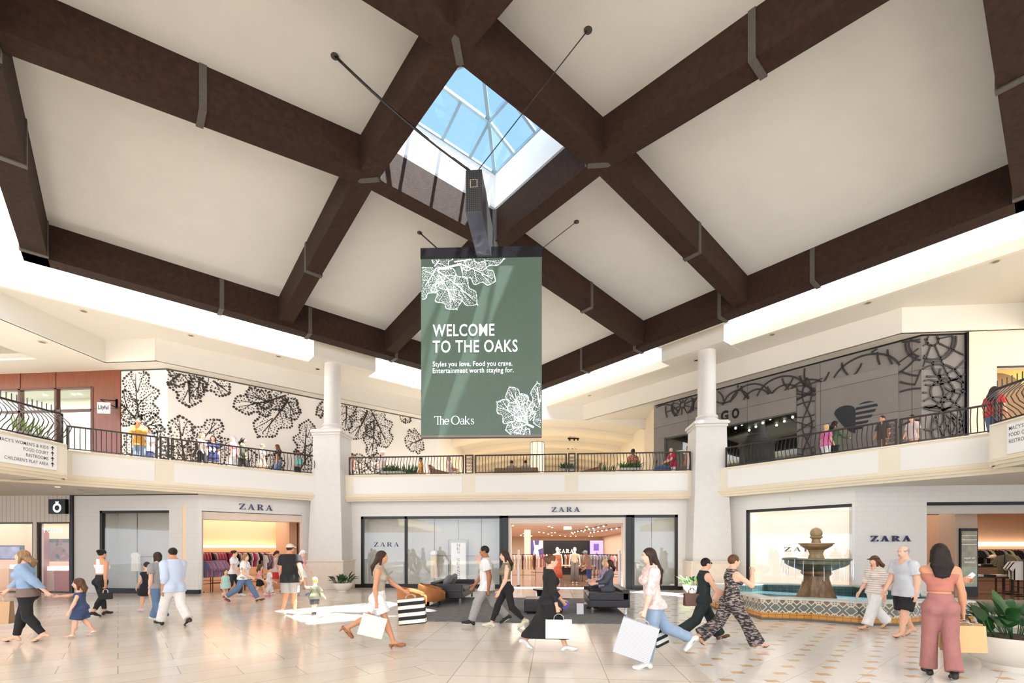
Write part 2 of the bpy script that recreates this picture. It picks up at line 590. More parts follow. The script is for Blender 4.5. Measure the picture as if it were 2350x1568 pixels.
frame_window('window_1', G_L1, a230, a388, 0.12, zt230, 0.09, (), 0.06, right=False)
display_niche('wall_display_left', G_L1, a230, a388 + 0.05, zt230 + 0.1)
pA, pB, pC, pD = G_C.sx(931), G_C.sx(1152), G_C.sx(1450), G_C.sx(1554)
frame_window('window_2', G_C, c0, pB, 0.0, zC, 0.11, (pA,), 0.17)
display_niche('wall_display_far_left', G_C, c0, pB, zC + 0.05)
frame_window('window_3', G_C, pC, c1, 0.0, zC, 0.11, (), 0.17)
display_niche('wall_display_far_right', G_C, pC, c1, zC + 0.05)
frame_window('window_4', G_RW, w0, w1, 0.18, zW, 0.10, (), 0.04, right=False)
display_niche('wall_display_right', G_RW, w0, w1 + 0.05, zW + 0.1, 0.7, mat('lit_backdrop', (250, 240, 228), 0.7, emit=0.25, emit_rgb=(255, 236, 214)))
# portal of the far shop: black reveals and pale lining
mb = MB()
for q0, q1 in ((pB, G_C.sx(1166)), (G_C.sx(1437), pC)):
    G_C.box(mb, q0, q1, 0.04, 0.75, 0, zC)
G_C.box(mb, pB, pC, 0.04, 0.75, zC - 0.09, zC)
door1 = struct('door_1', mb, M_BLACK)
mb = MB()
e0, e1 = G_C.sx(1166), G_C.sx(1437)
zE = on_y(1300, 1203, 20.1).z
G_C.box(mb, e0, e0 + 0.10, 0.10, 0.7, 0, zC - 0.09)
G_C.box(mb, e1 - 0.10, e1, 0.10, 0.7, 0, zC - 0.09)
G_C.box(mb, e0 + 0.1, e1 - 0.1, 0.10, 0.7, zE, zC - 0.09)
mb.build('lining', mat('portal_lining', (214, 202, 188), 0.6), door1)
# right shop opening: black head strip and pale header
mb = MB(); G_R1.box(mb, r0, r1, 0.0, 0.3, zR - 0.10, zR)
door2 = struct('door_2', mb, M_BLACK)
mb = MB(); G_R1.box(mb, r0, r1, 0.1, 0.4, zR - 0.34, zR - 0.10); G_R1.box(mb, r0, r1, 0.12, 0.2, zR - 0.37, zR - 0.34)
mb.build('header', mat('header_panel', (206, 196, 182), 0.5), door2)
# left wing shop opening: roller housing
mb = MB(); G_LW.box(mb, aO0, aO1, 0.12, 0.6, zO - 0.30, zO - 0.02)
mb2 = MB(); G_LW.box(mb2, aO0, aO1, 0.1, 0.16, zO - 0.02, zO)
door3 = struct('door_3', mb2, M_BLACK)
mb.build('header', mat('header_panel2', (226, 204, 184), 0.5), door3)

# shop rooms ---------------------------------------------------------------
def room(name, seg, a0, a1, b0, b1, h, mw, mc, mf=None, sides=(True, True)):
    mb = MB(); seg.box(mb, a0, a1, b0, b1, 0.0, 0.006); struct('floor_' + name, mb, mf or M_SHOPFLOOR)
    mb = MB(); seg.box(mb, a0, a1, b0, b1, h, h + 0.06); struct('ceiling_' + name, mb, mc)
    mb = MB(); seg.box(mb, a0, a1, b1, b1 + 0.1, 0, h)
    if sides[0]: seg.box(mb, a0 - 0.1, a0, b0, b1 + 0.1, 0, h)
    if sides[1]: seg.box(mb, a1, a1 + 0.1, b0, b1 + 0.1, 0, h)
    struct('wall_' + name, mb, mw)

room('far_shop', G_C, 1.6, 14.6, 0.9, 26.0, 2.74, M_PEACH, M_PEACHC)
room('left_shop', G_LW, -0.35, G_LW.L - 0.2, 0.35, 5.5, 3.3, mat('warm_shop_wall', (246, 214, 182), 0.8), M_PEACHC)
room('right_shop', G_R1, r0 - 1.5, r1 + 8.0, 0.45, 6.0, 3.3, mat('tan_shop_wall', (200, 164, 136), 0.8), mat('tan_shop_ceiling', (220, 184, 158), 0.8))
room('jewel_shop', G_L1, aP0, aP3 + 0.1, 0.3, 3.2, 3.05, mat('jewel_shop_wall', (250, 226, 196), 0.7), mat('jewel_shop_ceiling', (250, 228, 206), 0.8), mat('jewel_shop_floor', (214, 176, 140), 0.3))
frame_window('window_5', G_L1, aP2, aP3, 0.0, ztP, 0.05, (), 0.04)
frame_window('window_6', G_L1, aP0, aP1, 0.0, ztP, 0.05, (G_L1.sx(-80),), 0.04)

# ------------------------------------------------------------------ upper level: slab, fascia, parapet panels
DXF, YFC = 7.6, 18.9
BX = 12.49                                   # half width between the side balconies
FL0 = (XC - 14.1 - 0.6, YC - 0.6)            # wing line runs on behind the side balcony
def slab_pieces():
    L = XC - BX; R_ = XC + BX
    yj = 12.5
    wl = XC - (14.1 - (yj - YC)); wr = XC + (14.1 - (yj - YC))
    return [
        [(-45, -20), (L, -20), (L, yj), (-45, yj)],
        [(-45, yj), (wl, yj), (XC - DXF, YFC), (XC - DXF, 26), (-45, 26)],
        [(XC - DXF, YFC), (XC + DXF, YFC), (XC + DXF, 47), (XC - DXF, 47)],
        [(wr, yj), (45, yj), (45, 26), (XC + DXF, 26), (XC + DXF, YFC)],
        [(R_, -20), (45, -20), (45, yj), (R_, yj)],
    ]
mb = MB()
for p in slab_pieces(): mb.prism(p, ZS, ZF)
struct('floor_upper', mb, M_CREAM)

U_LW = Seg((XC - 14.1 + 0.5, YC + 0.5), (XC - DXF, YFC))
U_C = Seg((XC - DXF, YFC), (XC + DXF, YFC))
U_RW = Seg((XC + DXF, YFC), (XC + 14.1 - 0.5, YC + 0.5))
# the wing lines start behind the side balconies
U_LW = Seg((XC - 14.6, YC - 0.5), (XC - DXF, YFC))
U_RW = Seg((XC + DXF, YFC), (XC + 14.6, YC - 0.5))
U_LB = Seg((XC - BX, -12), (XC - BX, 12.5))
U_RB = Seg((XC + BX, 12.5), (XC + BX, -12))
for nm, sg in (('left_wing', U_LW), ('far', U_C), ('right_wing', U_RW), ('left_balcony', U_LB), ('right_balcony', U_RB)):
    mb = MB()
    sg.box(mb, 0, sg.L, -0.02, 0.14, ZS + 0.10, ZT)
    sg.box(mb, 0, sg.L, -0.06, 0.14, ZT - 0.04, ZT)
    struct('wall_fascia_' + nm, mb, M_CREAM2 if 'balcony' not in nm else M_CREAM2)
    mb = MB()
    sg.box(mb, 0, sg.L, -0.05, 0.12, ZS + 0.02, ZS + 0.12)
    sg.box(mb, 0, sg.L, -0.09, 0.12, ZS + 0.10, ZS + 0.17)
    sg.box(mb, 0, sg.L, 0.02, 0.14, ZS - 0.06, ZS + 0.03)
    struct('trim_' + nm, mb, mat('cornice_paint', (226, 210, 182), 0.85))
def panels(nm, sg, pix):
    mb = MB()
    for p0, p1 in pix:
        a0, a1 = sg.sx(p0), sg.sx(p1)
        sg.box(mb, a0, a1, -0.035, 0.0, ZS + 0.26, ZT - 0.10)
    struct('trim_panel_' + nm, mb, M_PANEL)
panels('left_wing', U_LW, ((166, 355), (399, 721)))
panels('far', U_C, ((812, 1061), (1091, 1296), (1327, 1578)))
panels('right_wing', U_RW, ((1671, 2017), (2066, 2291)))
# end faces of the side balconies
mb = MB(); mb.box((XC - BX - 0.9, 12.5, (ZS + ZT) / 2), (1.8, 0.14, ZT - ZS)); struct('wall_balcony_end_left', mb, M_CREAM2)
mb = MB(); mb.box((XC + BX + 0.9, 12.5, (ZS + ZT) / 2), (1.8, 0.14, ZT - ZS)); struct('wall_balcony_end_right', mb, M_CREAM2)

# upper walls ---------------------------------------------------------------
ZM = 8.62                                     # head of the upper shopfronts
S_M = 17.5
tl = on_S(385, 846, S_M, -1)
tr = on_S(2115, 772, S_M, 1)
V_L1 = Seg((-45, tl.y), (tl.x, tl.y))
V_LW = Seg((tl.x, tl.y), (XC - (S_M - 13.0), YC + 13.0))
V_RW = Seg((5.0, XC + 0), (tr.x, tr.y))
yend = YC + S_M - (5.0 - XC)
V_RW = Seg((5.0, yend), (tr.x, tr.y))
V_R1 = Seg((tr.x, tr.y), (45, tr.y))
aM = V_L1.sx(278)
M_MURAL = mat('mural_wall', (240, 233, 223), 0.8)
mb = MB(); V_L1.wall(mb, aM, V_L1.L, ZF, 9.5, 0.2); struct('wall_mural_left', mb, M_MURAL)
mb = MB(); V_LW.wall(mb, 0, V_LW.L, ZF, 9.5, 0.2); struct('wall_mural_wing', mb, M_MURAL)
mb = MB(); V_L1.box(mb, aM, V_L1.L, -0.02, 0.0, ZM - 0.05, ZM); V_LW.box(mb, 0, V_LW.L, -0.02, 0.0, ZM - 0.05, ZM)
struct('trim_mural', mb, mat('dark_trim', (70, 62, 54), 0.6))
# cream wall left of the mural is the timber shopfront (built below); plain wall above it
mb = MB(); V_L1.wall(mb, 0, aM, ZM, 9.5, 0.2); struct('wall_upper_left', mb, M_CREAM)

# gallery ceilings, lips of the light slots, bulkheads
ZC_, ZL = 9.43, 9.75
S_E = 14.6
def dia(S):
    return [(XC - S, YC), (XC, YC + S), (XC + S, YC), (XC, YC - S)]
mb = MB()
i_ = dia(S_E)
for j in range(4):
    o_ = dia(33.0) if j < 2 else dia(27.0)
    a, b, c, d = i_[j], i_[(j + 1) % 4], o_[(j + 1) % 4], o_[j]
    mb.prism([a, b, c, d], ZC_, ZC_ + 0.08)
struct('ceiling_gallery', mb, M_CREAM)
mbl, mbw = MB(), MB()
q_ = dia(S_E)
for j in range(4):
    sg = Seg(q_[j], q_[(j + 1) % 4])
    sg.box(mbl, 0, sg.L, -0.02, 0.12, ZC_ - 0.005, ZL)
    sg.box(mbw, 0, sg.L, 0.0, 0.12, ZL, 12.2)
struct('trim_slot_lip', mbl, M_CREAM2)
struct('wall_light_slot', mbw, M_WHITE)
S_B = 16.6
XBL, XBR = -16.6, 14.9
YA = 25.6
def bulk(side, xb):
    yb = 16.1
    dxw = S_B - (yb - YC)
    pts = [(xb, -20), (xb, yb), (XC + side * dxw, yb), (XC + side * (S_B - (YA - YC)), YA)]
    mb = MB()
    for k_ in range(3):
        p, q = pts[k_], pts[k_ + 1]
        sg = Seg(p, q)
        sg.box(mb, -0.03, sg.L + 0.03, -0.05, 0.05, ZM, ZC_)
    struct('wall_bulkhead_left' if side < 0 else 'wall_bulkhead_right', mb, M_CREAM)
    # soffit between bulkhead and shopfront, and the lower ceiling of the side gallery
    mb = MB()
    yw = tl.y if side < 0 else tr.y
    xe = tl.x if side < 0 else tr.x
    far = (XC - (S_M - 13.0), YC + 13.0) if side < 0 else (5.0, yend)
    poly = [pts[1], pts[2], pts[3], (far[0], YA), far, (xe, yw), (xb, yw)]
    mb.prism([pts[2], pts[3], (far[0], YA) if side > 0 else far, far, (xe, yw)][:5] if side > 0 else [pts[2], pts[3], far, (xe, yw)], ZM, ZM + 0.06)
    mb.prism([pts[1], pts[2], (xe, yw), (xb, yw)], ZM, ZM + 0.06)
    w_ = 2.2
    mb.prism([(xb, -20), (xb + side * w_, -20), (xb + side * w_, yw), (xb, yw)], ZM, ZM + 0.06)
    mb.prism([(xb + side * w_, 15.6), (xb + side * 14, 15.6), (xb + side * 14, yw), (xb + side * w_, yw)], ZM, ZM + 0.06)
    struct('ceiling_soffit_left' if side < 0 else 'ceiling_soffit_right', mb, M_CREAM)
bulk(-1, XBL); bulk(1, XBR)

# far concourse behind the court: arched wall, vault with ribs, end wall
vx0, vx1, vxc = -6.2, 5.0, -0.6
def vault_z(x, rise=0.0):
    return 8.72 - 0.62 * ((x - vxc) / 5.6) ** 2 + rise
mb = MB()
xs_ = [vx0 - 0.6 + (vx1 - vx0 + 1.2) * i / 24 for i in range(25)]
for i in range(24):
    xa, xb = xs_[i], xs_[i + 1]
    mb.hexa([(xa, YA, vault_z(xa)), (xb, YA, vault_z(xb)), (xb, YA + 0.3, vault_z(xb)), (xa, YA + 0.3, vault_z(xa))],
            [(xa, YA, 12), (xb, YA, 12), (xb, YA + 0.3, 12), (xa, YA + 0.3, 12)])
struct('wall_arch', mb, M_CREAM)
mb = MB()
for i in range(24):
    xa, xb = xs_[i], xs_[i + 1]
    mb.quad((xa, YA + 0.3, vault_z(xa, .3)), (xb, YA + 0.3, vault_z(xb, .3)), (xb, 47, vault_z(xb, .3)), (xa, 47, vault_z(xa, .3)))
struct('ceiling_vault', mb, M_CREAM)
mb = MB()
for yr in (28.5, 32.0, 35.5, 39.0, 42.5):
    for i in range(24):
        xa, xb = xs_[i], xs_[i + 1]
        for (dy, dz) in ((0.0, 0.0), (0.9, 0.15)):
            w_ = 0.9 if dy == 0 else 0.3
            mb.hexa([(xa, yr + dy, vault_z(xa, dz)), (xb, yr + dy, vault_z(xb, dz)), (xb, yr + dy + w_, vault_z(xb, dz)), (xa, yr + dy + w_, vault_z(xa, dz))],
                    [(xa, yr + dy, vault_z(xa, .35)), (xb, yr + dy, vault_z(xb, .35)), (xb, yr + dy + w_, vault_z(xb, .35)), (xa, yr + dy + w_, vault_z(xa, .35))])
struct('trim_vault_ribs', mb, M_CREAM2)
mb = MB(); mb.b2((vx0 - 0.8, 47, ZF), (vx1 + 0.8, 47.2, 9.5)); struct('wall_concourse_end', mb, mat('warm_end_wall', (246, 226, 196), 0.8))
mb = MB(); mb.b2((vx0 - 0.2, V_LW.p1.y, ZF), (vx0, 47, 9.3)); struct('wall_concourse_left', mb, M_MURAL)
mb = MB(); mb.b2((vx1, yend + 0.1, ZF), (vx1 + 0.2, YA + 0.4, 9.3)); struct('wall_concourse_return', mb, mat('beige_return', (214, 198, 176), 0.8))
mb = MB()
mb.hexa([(vx1, YA + .4, ZF), (vx1 + .2, YA + .4, ZF), (vx1 - 1.4 + .2, 47, ZF), (vx1 - 1.4, 47, ZF)], [(vx1, YA + .4, 9.3), (vx1 + .2, YA + .4, 9.3), (vx1 - 1.4 + .2, 47, 9.3), (vx1 - 1.4, 47, 9.3)])
struct('wall_concourse_right', mb, M_CREAM2)

# ------------------------------------------------------------------ timber roof
E1, E2 = Vector((1, 1, 0)) / math.sqrt(2), Vector((-1, 1, 0)) / math.sqrt(2)
def rp(s, t, z):
    p = Vector((RX, RY, 0)) + E1 * s + E2 * t
    return Vector((p.x, p.y, z))
ZB, ZSK = 9.76, 10.76
RC, BW = 9.02, 0.46
S0, S1, T0, T1 = -2.60, 1.47, -2.47, 1.56      # the four sloping beams
PAN0, PAN1 = ZB + 0.98, ZSK + 0.86
def g_(a, lo, hi):
    if a < lo: return (a + RC) / (lo + RC)
    if a > hi: return (RC - a) / (RC - hi)
    return 1.0
def panel_z(s, t): return PAN0 + (PAN1 - PAN0) * g_(s, S0, S1) * g_(t, T0, T1)
mb = MB()
cuts_, cutt_ = [-RC, S0, S1, RC], [-RC, T0, T1, RC]
for i in range(3):
    for j in range(3):
        if i == 1 and j == 1: continue
        n = 10
        vs, fs = [], []
        for a in range(n + 1):
            for b in range(n + 1):
                s = cuts_[i] + (cuts_[i + 1] - cuts_[i]) * a / n
                t = cutt_[j] + (cutt_[j + 1] - cutt_[j]) * b / n
                vs.append(rp(s, t, panel_z(s, t)))
        for a in range(n):
            for b in range(n):
                fs.append((a * (n + 1) + b, (a + 1) * (n + 1) + b, (a + 1) * (n + 1) + b + 1, a * (n + 1) + b + 1))
        mb.add(vs, fs)
struct('ceiling_timber_roof', mb, M_PLASTER, smooth=True)

def beam_piece(mb, pts, w, h):
    """pts: list of (point at the bottom centre); side vector horizontal"""
    d = (pts[-1] - pts[0]); d.z = 0; d.normalize()
    sd = Vector((-d.y, d.x, 0)) * (w / 2)
    vs, fs = [], []
    for p in pts:
        vs += [p - sd, p + sd, p + sd + Vector((0, 0, h)), p - sd + Vector((0, 0, h))]
    for i in range(len(pts) - 1):
        for j in range(4):
            fs.append((i * 4 + j, i * 4 + (j + 1) % 4, (i + 1) * 4 + (j + 1) % 4, (i + 1) * 4 + j))
    fs += [(3, 2, 1, 0), tuple(len(pts) * 4 - 4 + k for k in range(4))]
    return mb.add(vs, [f[::-1] for f in fs])
def bz(u, lo, hi): return ZB + 0.10 + (ZSK - ZB - 0.10) * g_(u, lo, hi)
def band(parent, c, d, w, h, slope=0.0, l=0.13):
    """steel strap round a beam: bottom centre c, direction d"""
    mb = MB()
    p0 = c - d * (l / 2); p1 = c + d * (l / 2)
    p0.z -= slope * l / 2; p1.z += slope * l / 2
    beam_piece(mb, [p0 - Vector((0, 0, 0.03)), p1 - Vector((0, 0, 0.03))], w + 0.05, h)
    mb.build('steel_strap', M_PLATE, parent)
names_b = {(0, -1): 'sloping roof beam left of the skylight, running towards the far right', (0, 1): 'sloping roof beam beyond the skylight on its right, running to the far right edge',
           (1, -1): 'sloping roof beam right of the skylight, running towards the near left', (1, 1): 'sloping roof beam along the left rim of the skylight down to the left wing'}
lab = {('s', 1): 'sloping brown roof beam on the right of the skylight, ending at the far right edge beam',
       ('s', -1): 'sloping brown roof beam along the near left rim of the skylight, ending at the left edge beam',
       ('t', 1): 'sloping brown roof beam passing under the far left rim of the skylight to the left frame edge',
       ('t', -1): 'sloping brown roof beam crossing the near right rim of the skylight to the upper right'}
for ax in ('s', 't'):
    for sg_ in (1, -1):
        k_ = (S1 if sg_ > 0 else S0) if ax == 's' else (T1 if sg_ > 0 else T0)
        lo, hi = (T0, T1) if ax == 's' else (S0, S1)
        f = (lambda u, z: rp(k_, u, z)) if ax == 's' else (lambda u, z: rp(u, k_, z))
        mb = MB()
        beam_piece(mb, [f(u, bz(u, lo, hi)) for u in (-RC + 0.1, lo - .05, hi + .05, RC - 0.1)], BW, 0.98)
        b = struct('roof_beam', mb, M_WOOD, lab[(ax, sg_)], 'beam')
        b['group'] = 'sloping beams of the timber roof'
        d = E2 if ax == 's' else E1
        for u in (-6.0, 5.6):
            sl = (ZSK - ZB - 0.1) / ((RC - hi) if u > 0 else (RC + lo))
            band(b, f(u, bz(u, lo, hi)), d.copy(), BW, 0.99, -sl if u > 0 else sl)
lab = {('s', 1): 'brown edge beam of the roof on the right, above the right gallery', ('s', -1): 'brown edge beam of the roof at the left frame edge, nearest the camera',
       ('t', 1): 'long brown edge beam of the roof on the left, above the left gallery', ('t', -1): 'brown edge beam of the roof at the upper right corner of the frame'}
for ax in ('s', 't'):
    for sg_ in (1, -1):
        f = (lambda u, z: rp(sg_ * RC, u, z)) if ax == 's' else (lambda u, z: rp(u, sg_ * RC, z))
        mb = MB(); beam_piece(mb, [f(u, ZB) for u in (-RC - 0.27, RC + 0.27)], 0.52, 1.25)
        b = struct('roof_edge_beam', mb, M_WOOD, lab[(ax, sg_)], 'beam')
        b['group'] = 'edge beams of the timber roof'
        d = E2 if ax == 's' else E1
        for u in (-4.6, -1.75, 1.75, 4.6, 8.6):
            band(b, f(u, ZB), d.copy(), 0.52, 1.0)
# steel gussets under the corners of the skylight frame
SCN, TCN, HS, HT = (S0 + S1) / 2, (T0 + T1) / 2, (S1 - S0) / 2, (T1 - T0) / 2
def rq(s, t, z): return rp(SCN + s, TCN + t, z)
mb = MB()
for s_, t_ in ((1, 1), (1, -1), (-1, 1), (-1, -1)):
    dd = (E1 * s_ + E2 * t_).normalized()
    c0_ = rq(s_ * (HS - BW / 2), t_ * (HT - BW / 2), ZSK - 0.02); c1_ = rq(s_ * (HS + BW / 2), t_ * (HT + BW / 2), ZSK - 0.02)
    beam_piece(mb, [c0_, c1_], 0.14, 0.02)
    c2_ = rq(s_ * (HS - BW / 2), t_ * (HT - BW / 2), ZSK)
    beam_piece(mb, [c2_ - dd * 0.06, c2_ + dd * 0.05], 0.16, 0.9)
struct('trim_skylight_gussets', mb, M_PLATE)
# curb and glazed lantern
RI, RJ = HS - BW / 2, HT - BW / 2
ZCB = 12.75
mb = MB()
for s_ in (1, -1):
    beam_piece(mb, [rq(s_ * (RI + 0.05), -RJ - 0.1, ZSK + 0.9), rq(s_ * (RI + 0.05), RJ + 0.1, ZSK + 0.9)], 0.1, ZCB - ZSK - 0.9)
    beam_piece(mb, [rq(-RI - 0.1, s_ * (RJ + 0.05), ZSK + 0.9), rq(RI + 0.1, s_ * (RJ + 0.05), ZSK + 0.9)], 0.1, ZCB - ZSK - 0.9)
struct('wall_lantern_curb', mb, M_WHITE)
ap = rq(0, 0, ZCB + 0.8)
cs_ = [rq(RI, RJ, ZCB), rq(-RI, RJ, ZCB), rq(-RI, -RJ, ZCB), rq(RI, -RJ, ZCB)]
mb = MB(); r_ = 0.055
def bar(a, b, r=r_): mb.tube([a, b], r, 4)
for c_ in cs_: bar(ap, c_, 0.065)
for i in range(4):
    a, b = cs_[i], cs_[(i + 1) % 4]
    ma, mb_ = (a + ap) / 2, (b + ap) / 2
    bar(ma, mb_); bar(a, b, 0.05)
    bar(ma, a + (b - a) * 0.25); bar(mb_, a + (b - a) * 0.75)
    bar((ma + mb_) / 2, (a + b) / 2)
win = struct('window_7', mb, M_MULL)
mb = MB()
for i in range(4): mb.add([cs_[i], cs_[(i + 1) % 4], ap], [(0, 1, 2)])
mb.build('pane', M_SKYGLASS, win)

# ------------------------------------------------------------------ columns
def column(px, label):
    base = on_y(px, 1352, 19.0)
    cx, cy = base.x, 19.0
    t = thing('stone_column', label, 'column', (cx, cy, 0), 0, 'columns at the corners of the court', 'structure')
    mb = MB()
    mb.box((0, 0, 0.57), (1.62, 1.5, 1.14))
    mb.box((0, 0, 1.17), (1.70, 1.58, 0.07))
    mb.build('pedestal', M_STONE2, t, bevel=0.02)
    mb = MB()
    def ring(w, d, z): return [(-w, -d, z), (w, -d, z), (w, d, z), (-w, d, z)]
    prof = [(0.72, 0.66, 1.2), (0.70, 0.64, 2.2), (0.64, 0.6, 3.7), (0.59, 0.56, 5.3), (0.57, 0.54, 6.35)]
    vs, fs = [], []
    for w, d, z in prof: vs += ring(w, d, z)
    for i in range(len(prof) - 1):
        for j in range(4): fs.append((i * 4 + j, i * 4 + (j + 1) % 4, (i + 1) * 4 + (j + 1) % 4, (i + 1) * 4 + j))
    fs.append((16, 17, 18, 19)); mb.add(vs, fs)
    # raised border panel on the front face
    mb.build('pier', M_STONE, t, bevel=0.015)
    mb = MB()
    mb.box((0, 0, 6.39), (1.22, 1.16, 0.10)); mb.box((0, 0, 6.49), (1.32, 1.26, 0.10)); mb.box((0, 0, 6.56), (1.24, 1.18, 0.05))
    mb.build('capital', M_STONE, t, bevel=0.015)
    mb = MB()
    mb.lathe([(0.46, 6.58), (0.48, 6.63), (0.46, 6.69), (0.38, 6.71), (0.38, 6.75), (0.42, 6.80), (0.40, 6.86), (0.345, 6.90), (0.325, 9.66), (0.36, 9.68), (0.36, 9.72), (0.325, 9.73), (0.325, 10.2)], n=28)
    mb.build('shaft', M_STONE, t, smooth=True, auto=40)
    return cx, cy
for px, lb in ((763, 'pale stone column on a tapering pier at the left end of the central balcony'), (1622, 'pale stone column on a tapering pier behind the two women in jumpsuits')):
    cx, cy = column(px, lb)
    sd = -1 if px < 1000 else 1
    mb = MB()
    d_ = Vector((-sd, -1, 0)).normalized()
    mb.box((cx - sd * 0.08, cy + 0.50, 9.42 + 0.6), (2.6, 1.5, 1.2), math.radians(-45 if sd > 0 else 45))
    k_ = 0.95 / math.sqrt(2)
    mb.box((cx - sd * (0.08 + k_ * 1.0), cy + 0.50 - k_ * 1.0, 10.05 + 0.8), (2.9, 0.62, 1.6), math.radians(-45 if sd > 0 else 45))  # unseen upper block, added to keep the slot sun off the fascia
    struct('trim_column_head_and_sun_block', mb, M_CREAM)
# ------------------------------------------------------------------ lettering
_txt = {}
def text_mesh(body, bold=0.0):
    """outline of a word as flat faces in a unit box: returns (verts 2d, faces, aspect)"""
    key = (body, bold)
    if key in _txt: return _txt[key]
    cu = bpy.data.curves.new('word', 'FONT')
    cu.body = body; cu.offset = bold; cu.resolution_u = 3; cu.space_character = 1.08
    o = bpy.data.objects.new('word', cu)
    COL.objects.link(o)
    bpy.context.view_layer.update()
    dg = bpy.context.evaluated_depsgraph_get()
    me = bpy.data.meshes.new_from_object(o.evaluated_get(dg))
    vs = [(v.co.x, v.co.y) for v in me.vertices]
    fs = [tuple(p.vertices) for p in me.polygons]
    bpy.data.objects.remove(o); bpy.data.meshes.remove(me); bpy.data.curves.remove(cu)
    xs = [v[0] for v in vs]; ys = [v[1] for v in vs]
    _txt[key] = (vs, fs, (min(xs), max(xs), min(ys), max(ys)))
    return _txt[key]
def put_text(mb, body, fn, u0, v0, w, h, bold=0.0, mi=0, mirror=False, caps=None):
    """fn(u,v)->3d point; the word fills the box (u0,v0,w,h)"""
    vs, fs, (x0, x1, y0, y1) = text_mesh(body, bold)
    if caps is not None: y0, y1 = text_mesh(caps, bold)[2][2:]
    pts = []
    for x, y in vs:
        a = (x - x0) / (x1 - x0); b = (y - y0) / (y1 - y0)
        if mirror: a = 1 - a
        pts.append(fn(u0 + a * w, v0 + b * h))
    mb.add(pts, fs, mi)
ARC = lambda cx, cy, rx, ry, a0, a1, n=10: [(cx + rx * math.cos(a0 + (a1 - a0) * i / n), cy + ry * math.sin(a0 + (a1 - a0) * i / n)) for i in range(n + 1)]
H_ = math.pi / 2
GLYPH = {
    'Z': (0.88, [[(0.02, .93), (.84, .93), (.84, 1), (.02, 1)], [(0.02, .72), (.07, .72), (.13, .94), (.02, .94)], [(0, .05), (.24, .05), (.84, .95), (.60, .95)], [(0, 0), (.86, 0), (.86, .07), (0, .07)], [(.86, .06), (.86, .30), (.81, .30), (.75, .06)]]),
    'A': (1.04, [[(.10, 0), (.16, 0), (.53, 1), (.46, 1)], [(.42, 1), (.56, 1), (.94, 0), (.71, 0)], [(.22, .28), (.76, .28), (.74, .35), (.24, .35)], [(0, 0), (.28, 0), (.28, .05), (0, .05)], [(.60, 0), (1.04, 0), (1.04, .05), (.60, .05)]]),
    'R': (1.0, [[(.12, 0), (.33, 0), (.33, 1), (.12, 1)], [(.02, 0), (.43, 0), (.43, .05), (.02, .05)], [(.02, .95), (.45, .95), (.45, 1), (.02, 1)], [(.30, .48), (.46, .48), (.46, .54), (.30, .54)], [(.40, .5), (.60, .52), (1.0, 0), (.74, 0)]]),
}
def put_zara(mb, fn, u0, v0, w, h, depth_pts=None):
    tot = .88 + .30 + 1.04 + .30 + 1.0 + .30 + 1.04
    cur = 0.0
    for ch in 'ZARA':
        gw, polys = GLYPH[ch]
        for p in polys:
            mb.add([fn(u0 + (cur + x) / tot * w, v0 + y * h) for x, y in p], [tuple(range(len(p)))])
        if ch == 'R':
            o = ARC(.45, .74, .40, .26, -H_, H_); i = ARC(.45, .74, .19, .20, -H_, H_)
            for k in range(len(o) - 1):
                mb.add([fn(u0 + (cur + x) / tot * w, v0 + y * h) for x, y in (o[k], o[k + 1], i[k + 1], i[k])], [(0, 1, 2, 3)])
        cur += gw + .30
def ribbon(mb, pts, w, fn, mi=0):
    """flat stroke along 2-d points, width w (number or list)"""
    n = len(pts)
    ws = w if isinstance(w, (list, tuple)) else [w] * n
    L, R = [], []
    for i in range(n):
        a, b = pts[max(i - 1, 0)], pts[min(i + 1, n - 1)]
        dx, dy = b[0] - a[0], b[1] - a[1]
        l = math.hypot(dx, dy) or 1
        nx, ny = -dy / l * ws[i] / 2, dx / l * ws[i] / 2
        L.append(fn(pts[i][0] + nx, pts[i][1] + ny)); R.append(fn(pts[i][0] - nx, pts[i][1] - ny))
    mb.add(L + R, [(i, i + 1, n + i + 1, n + i) for i in range(n - 1)], mi)
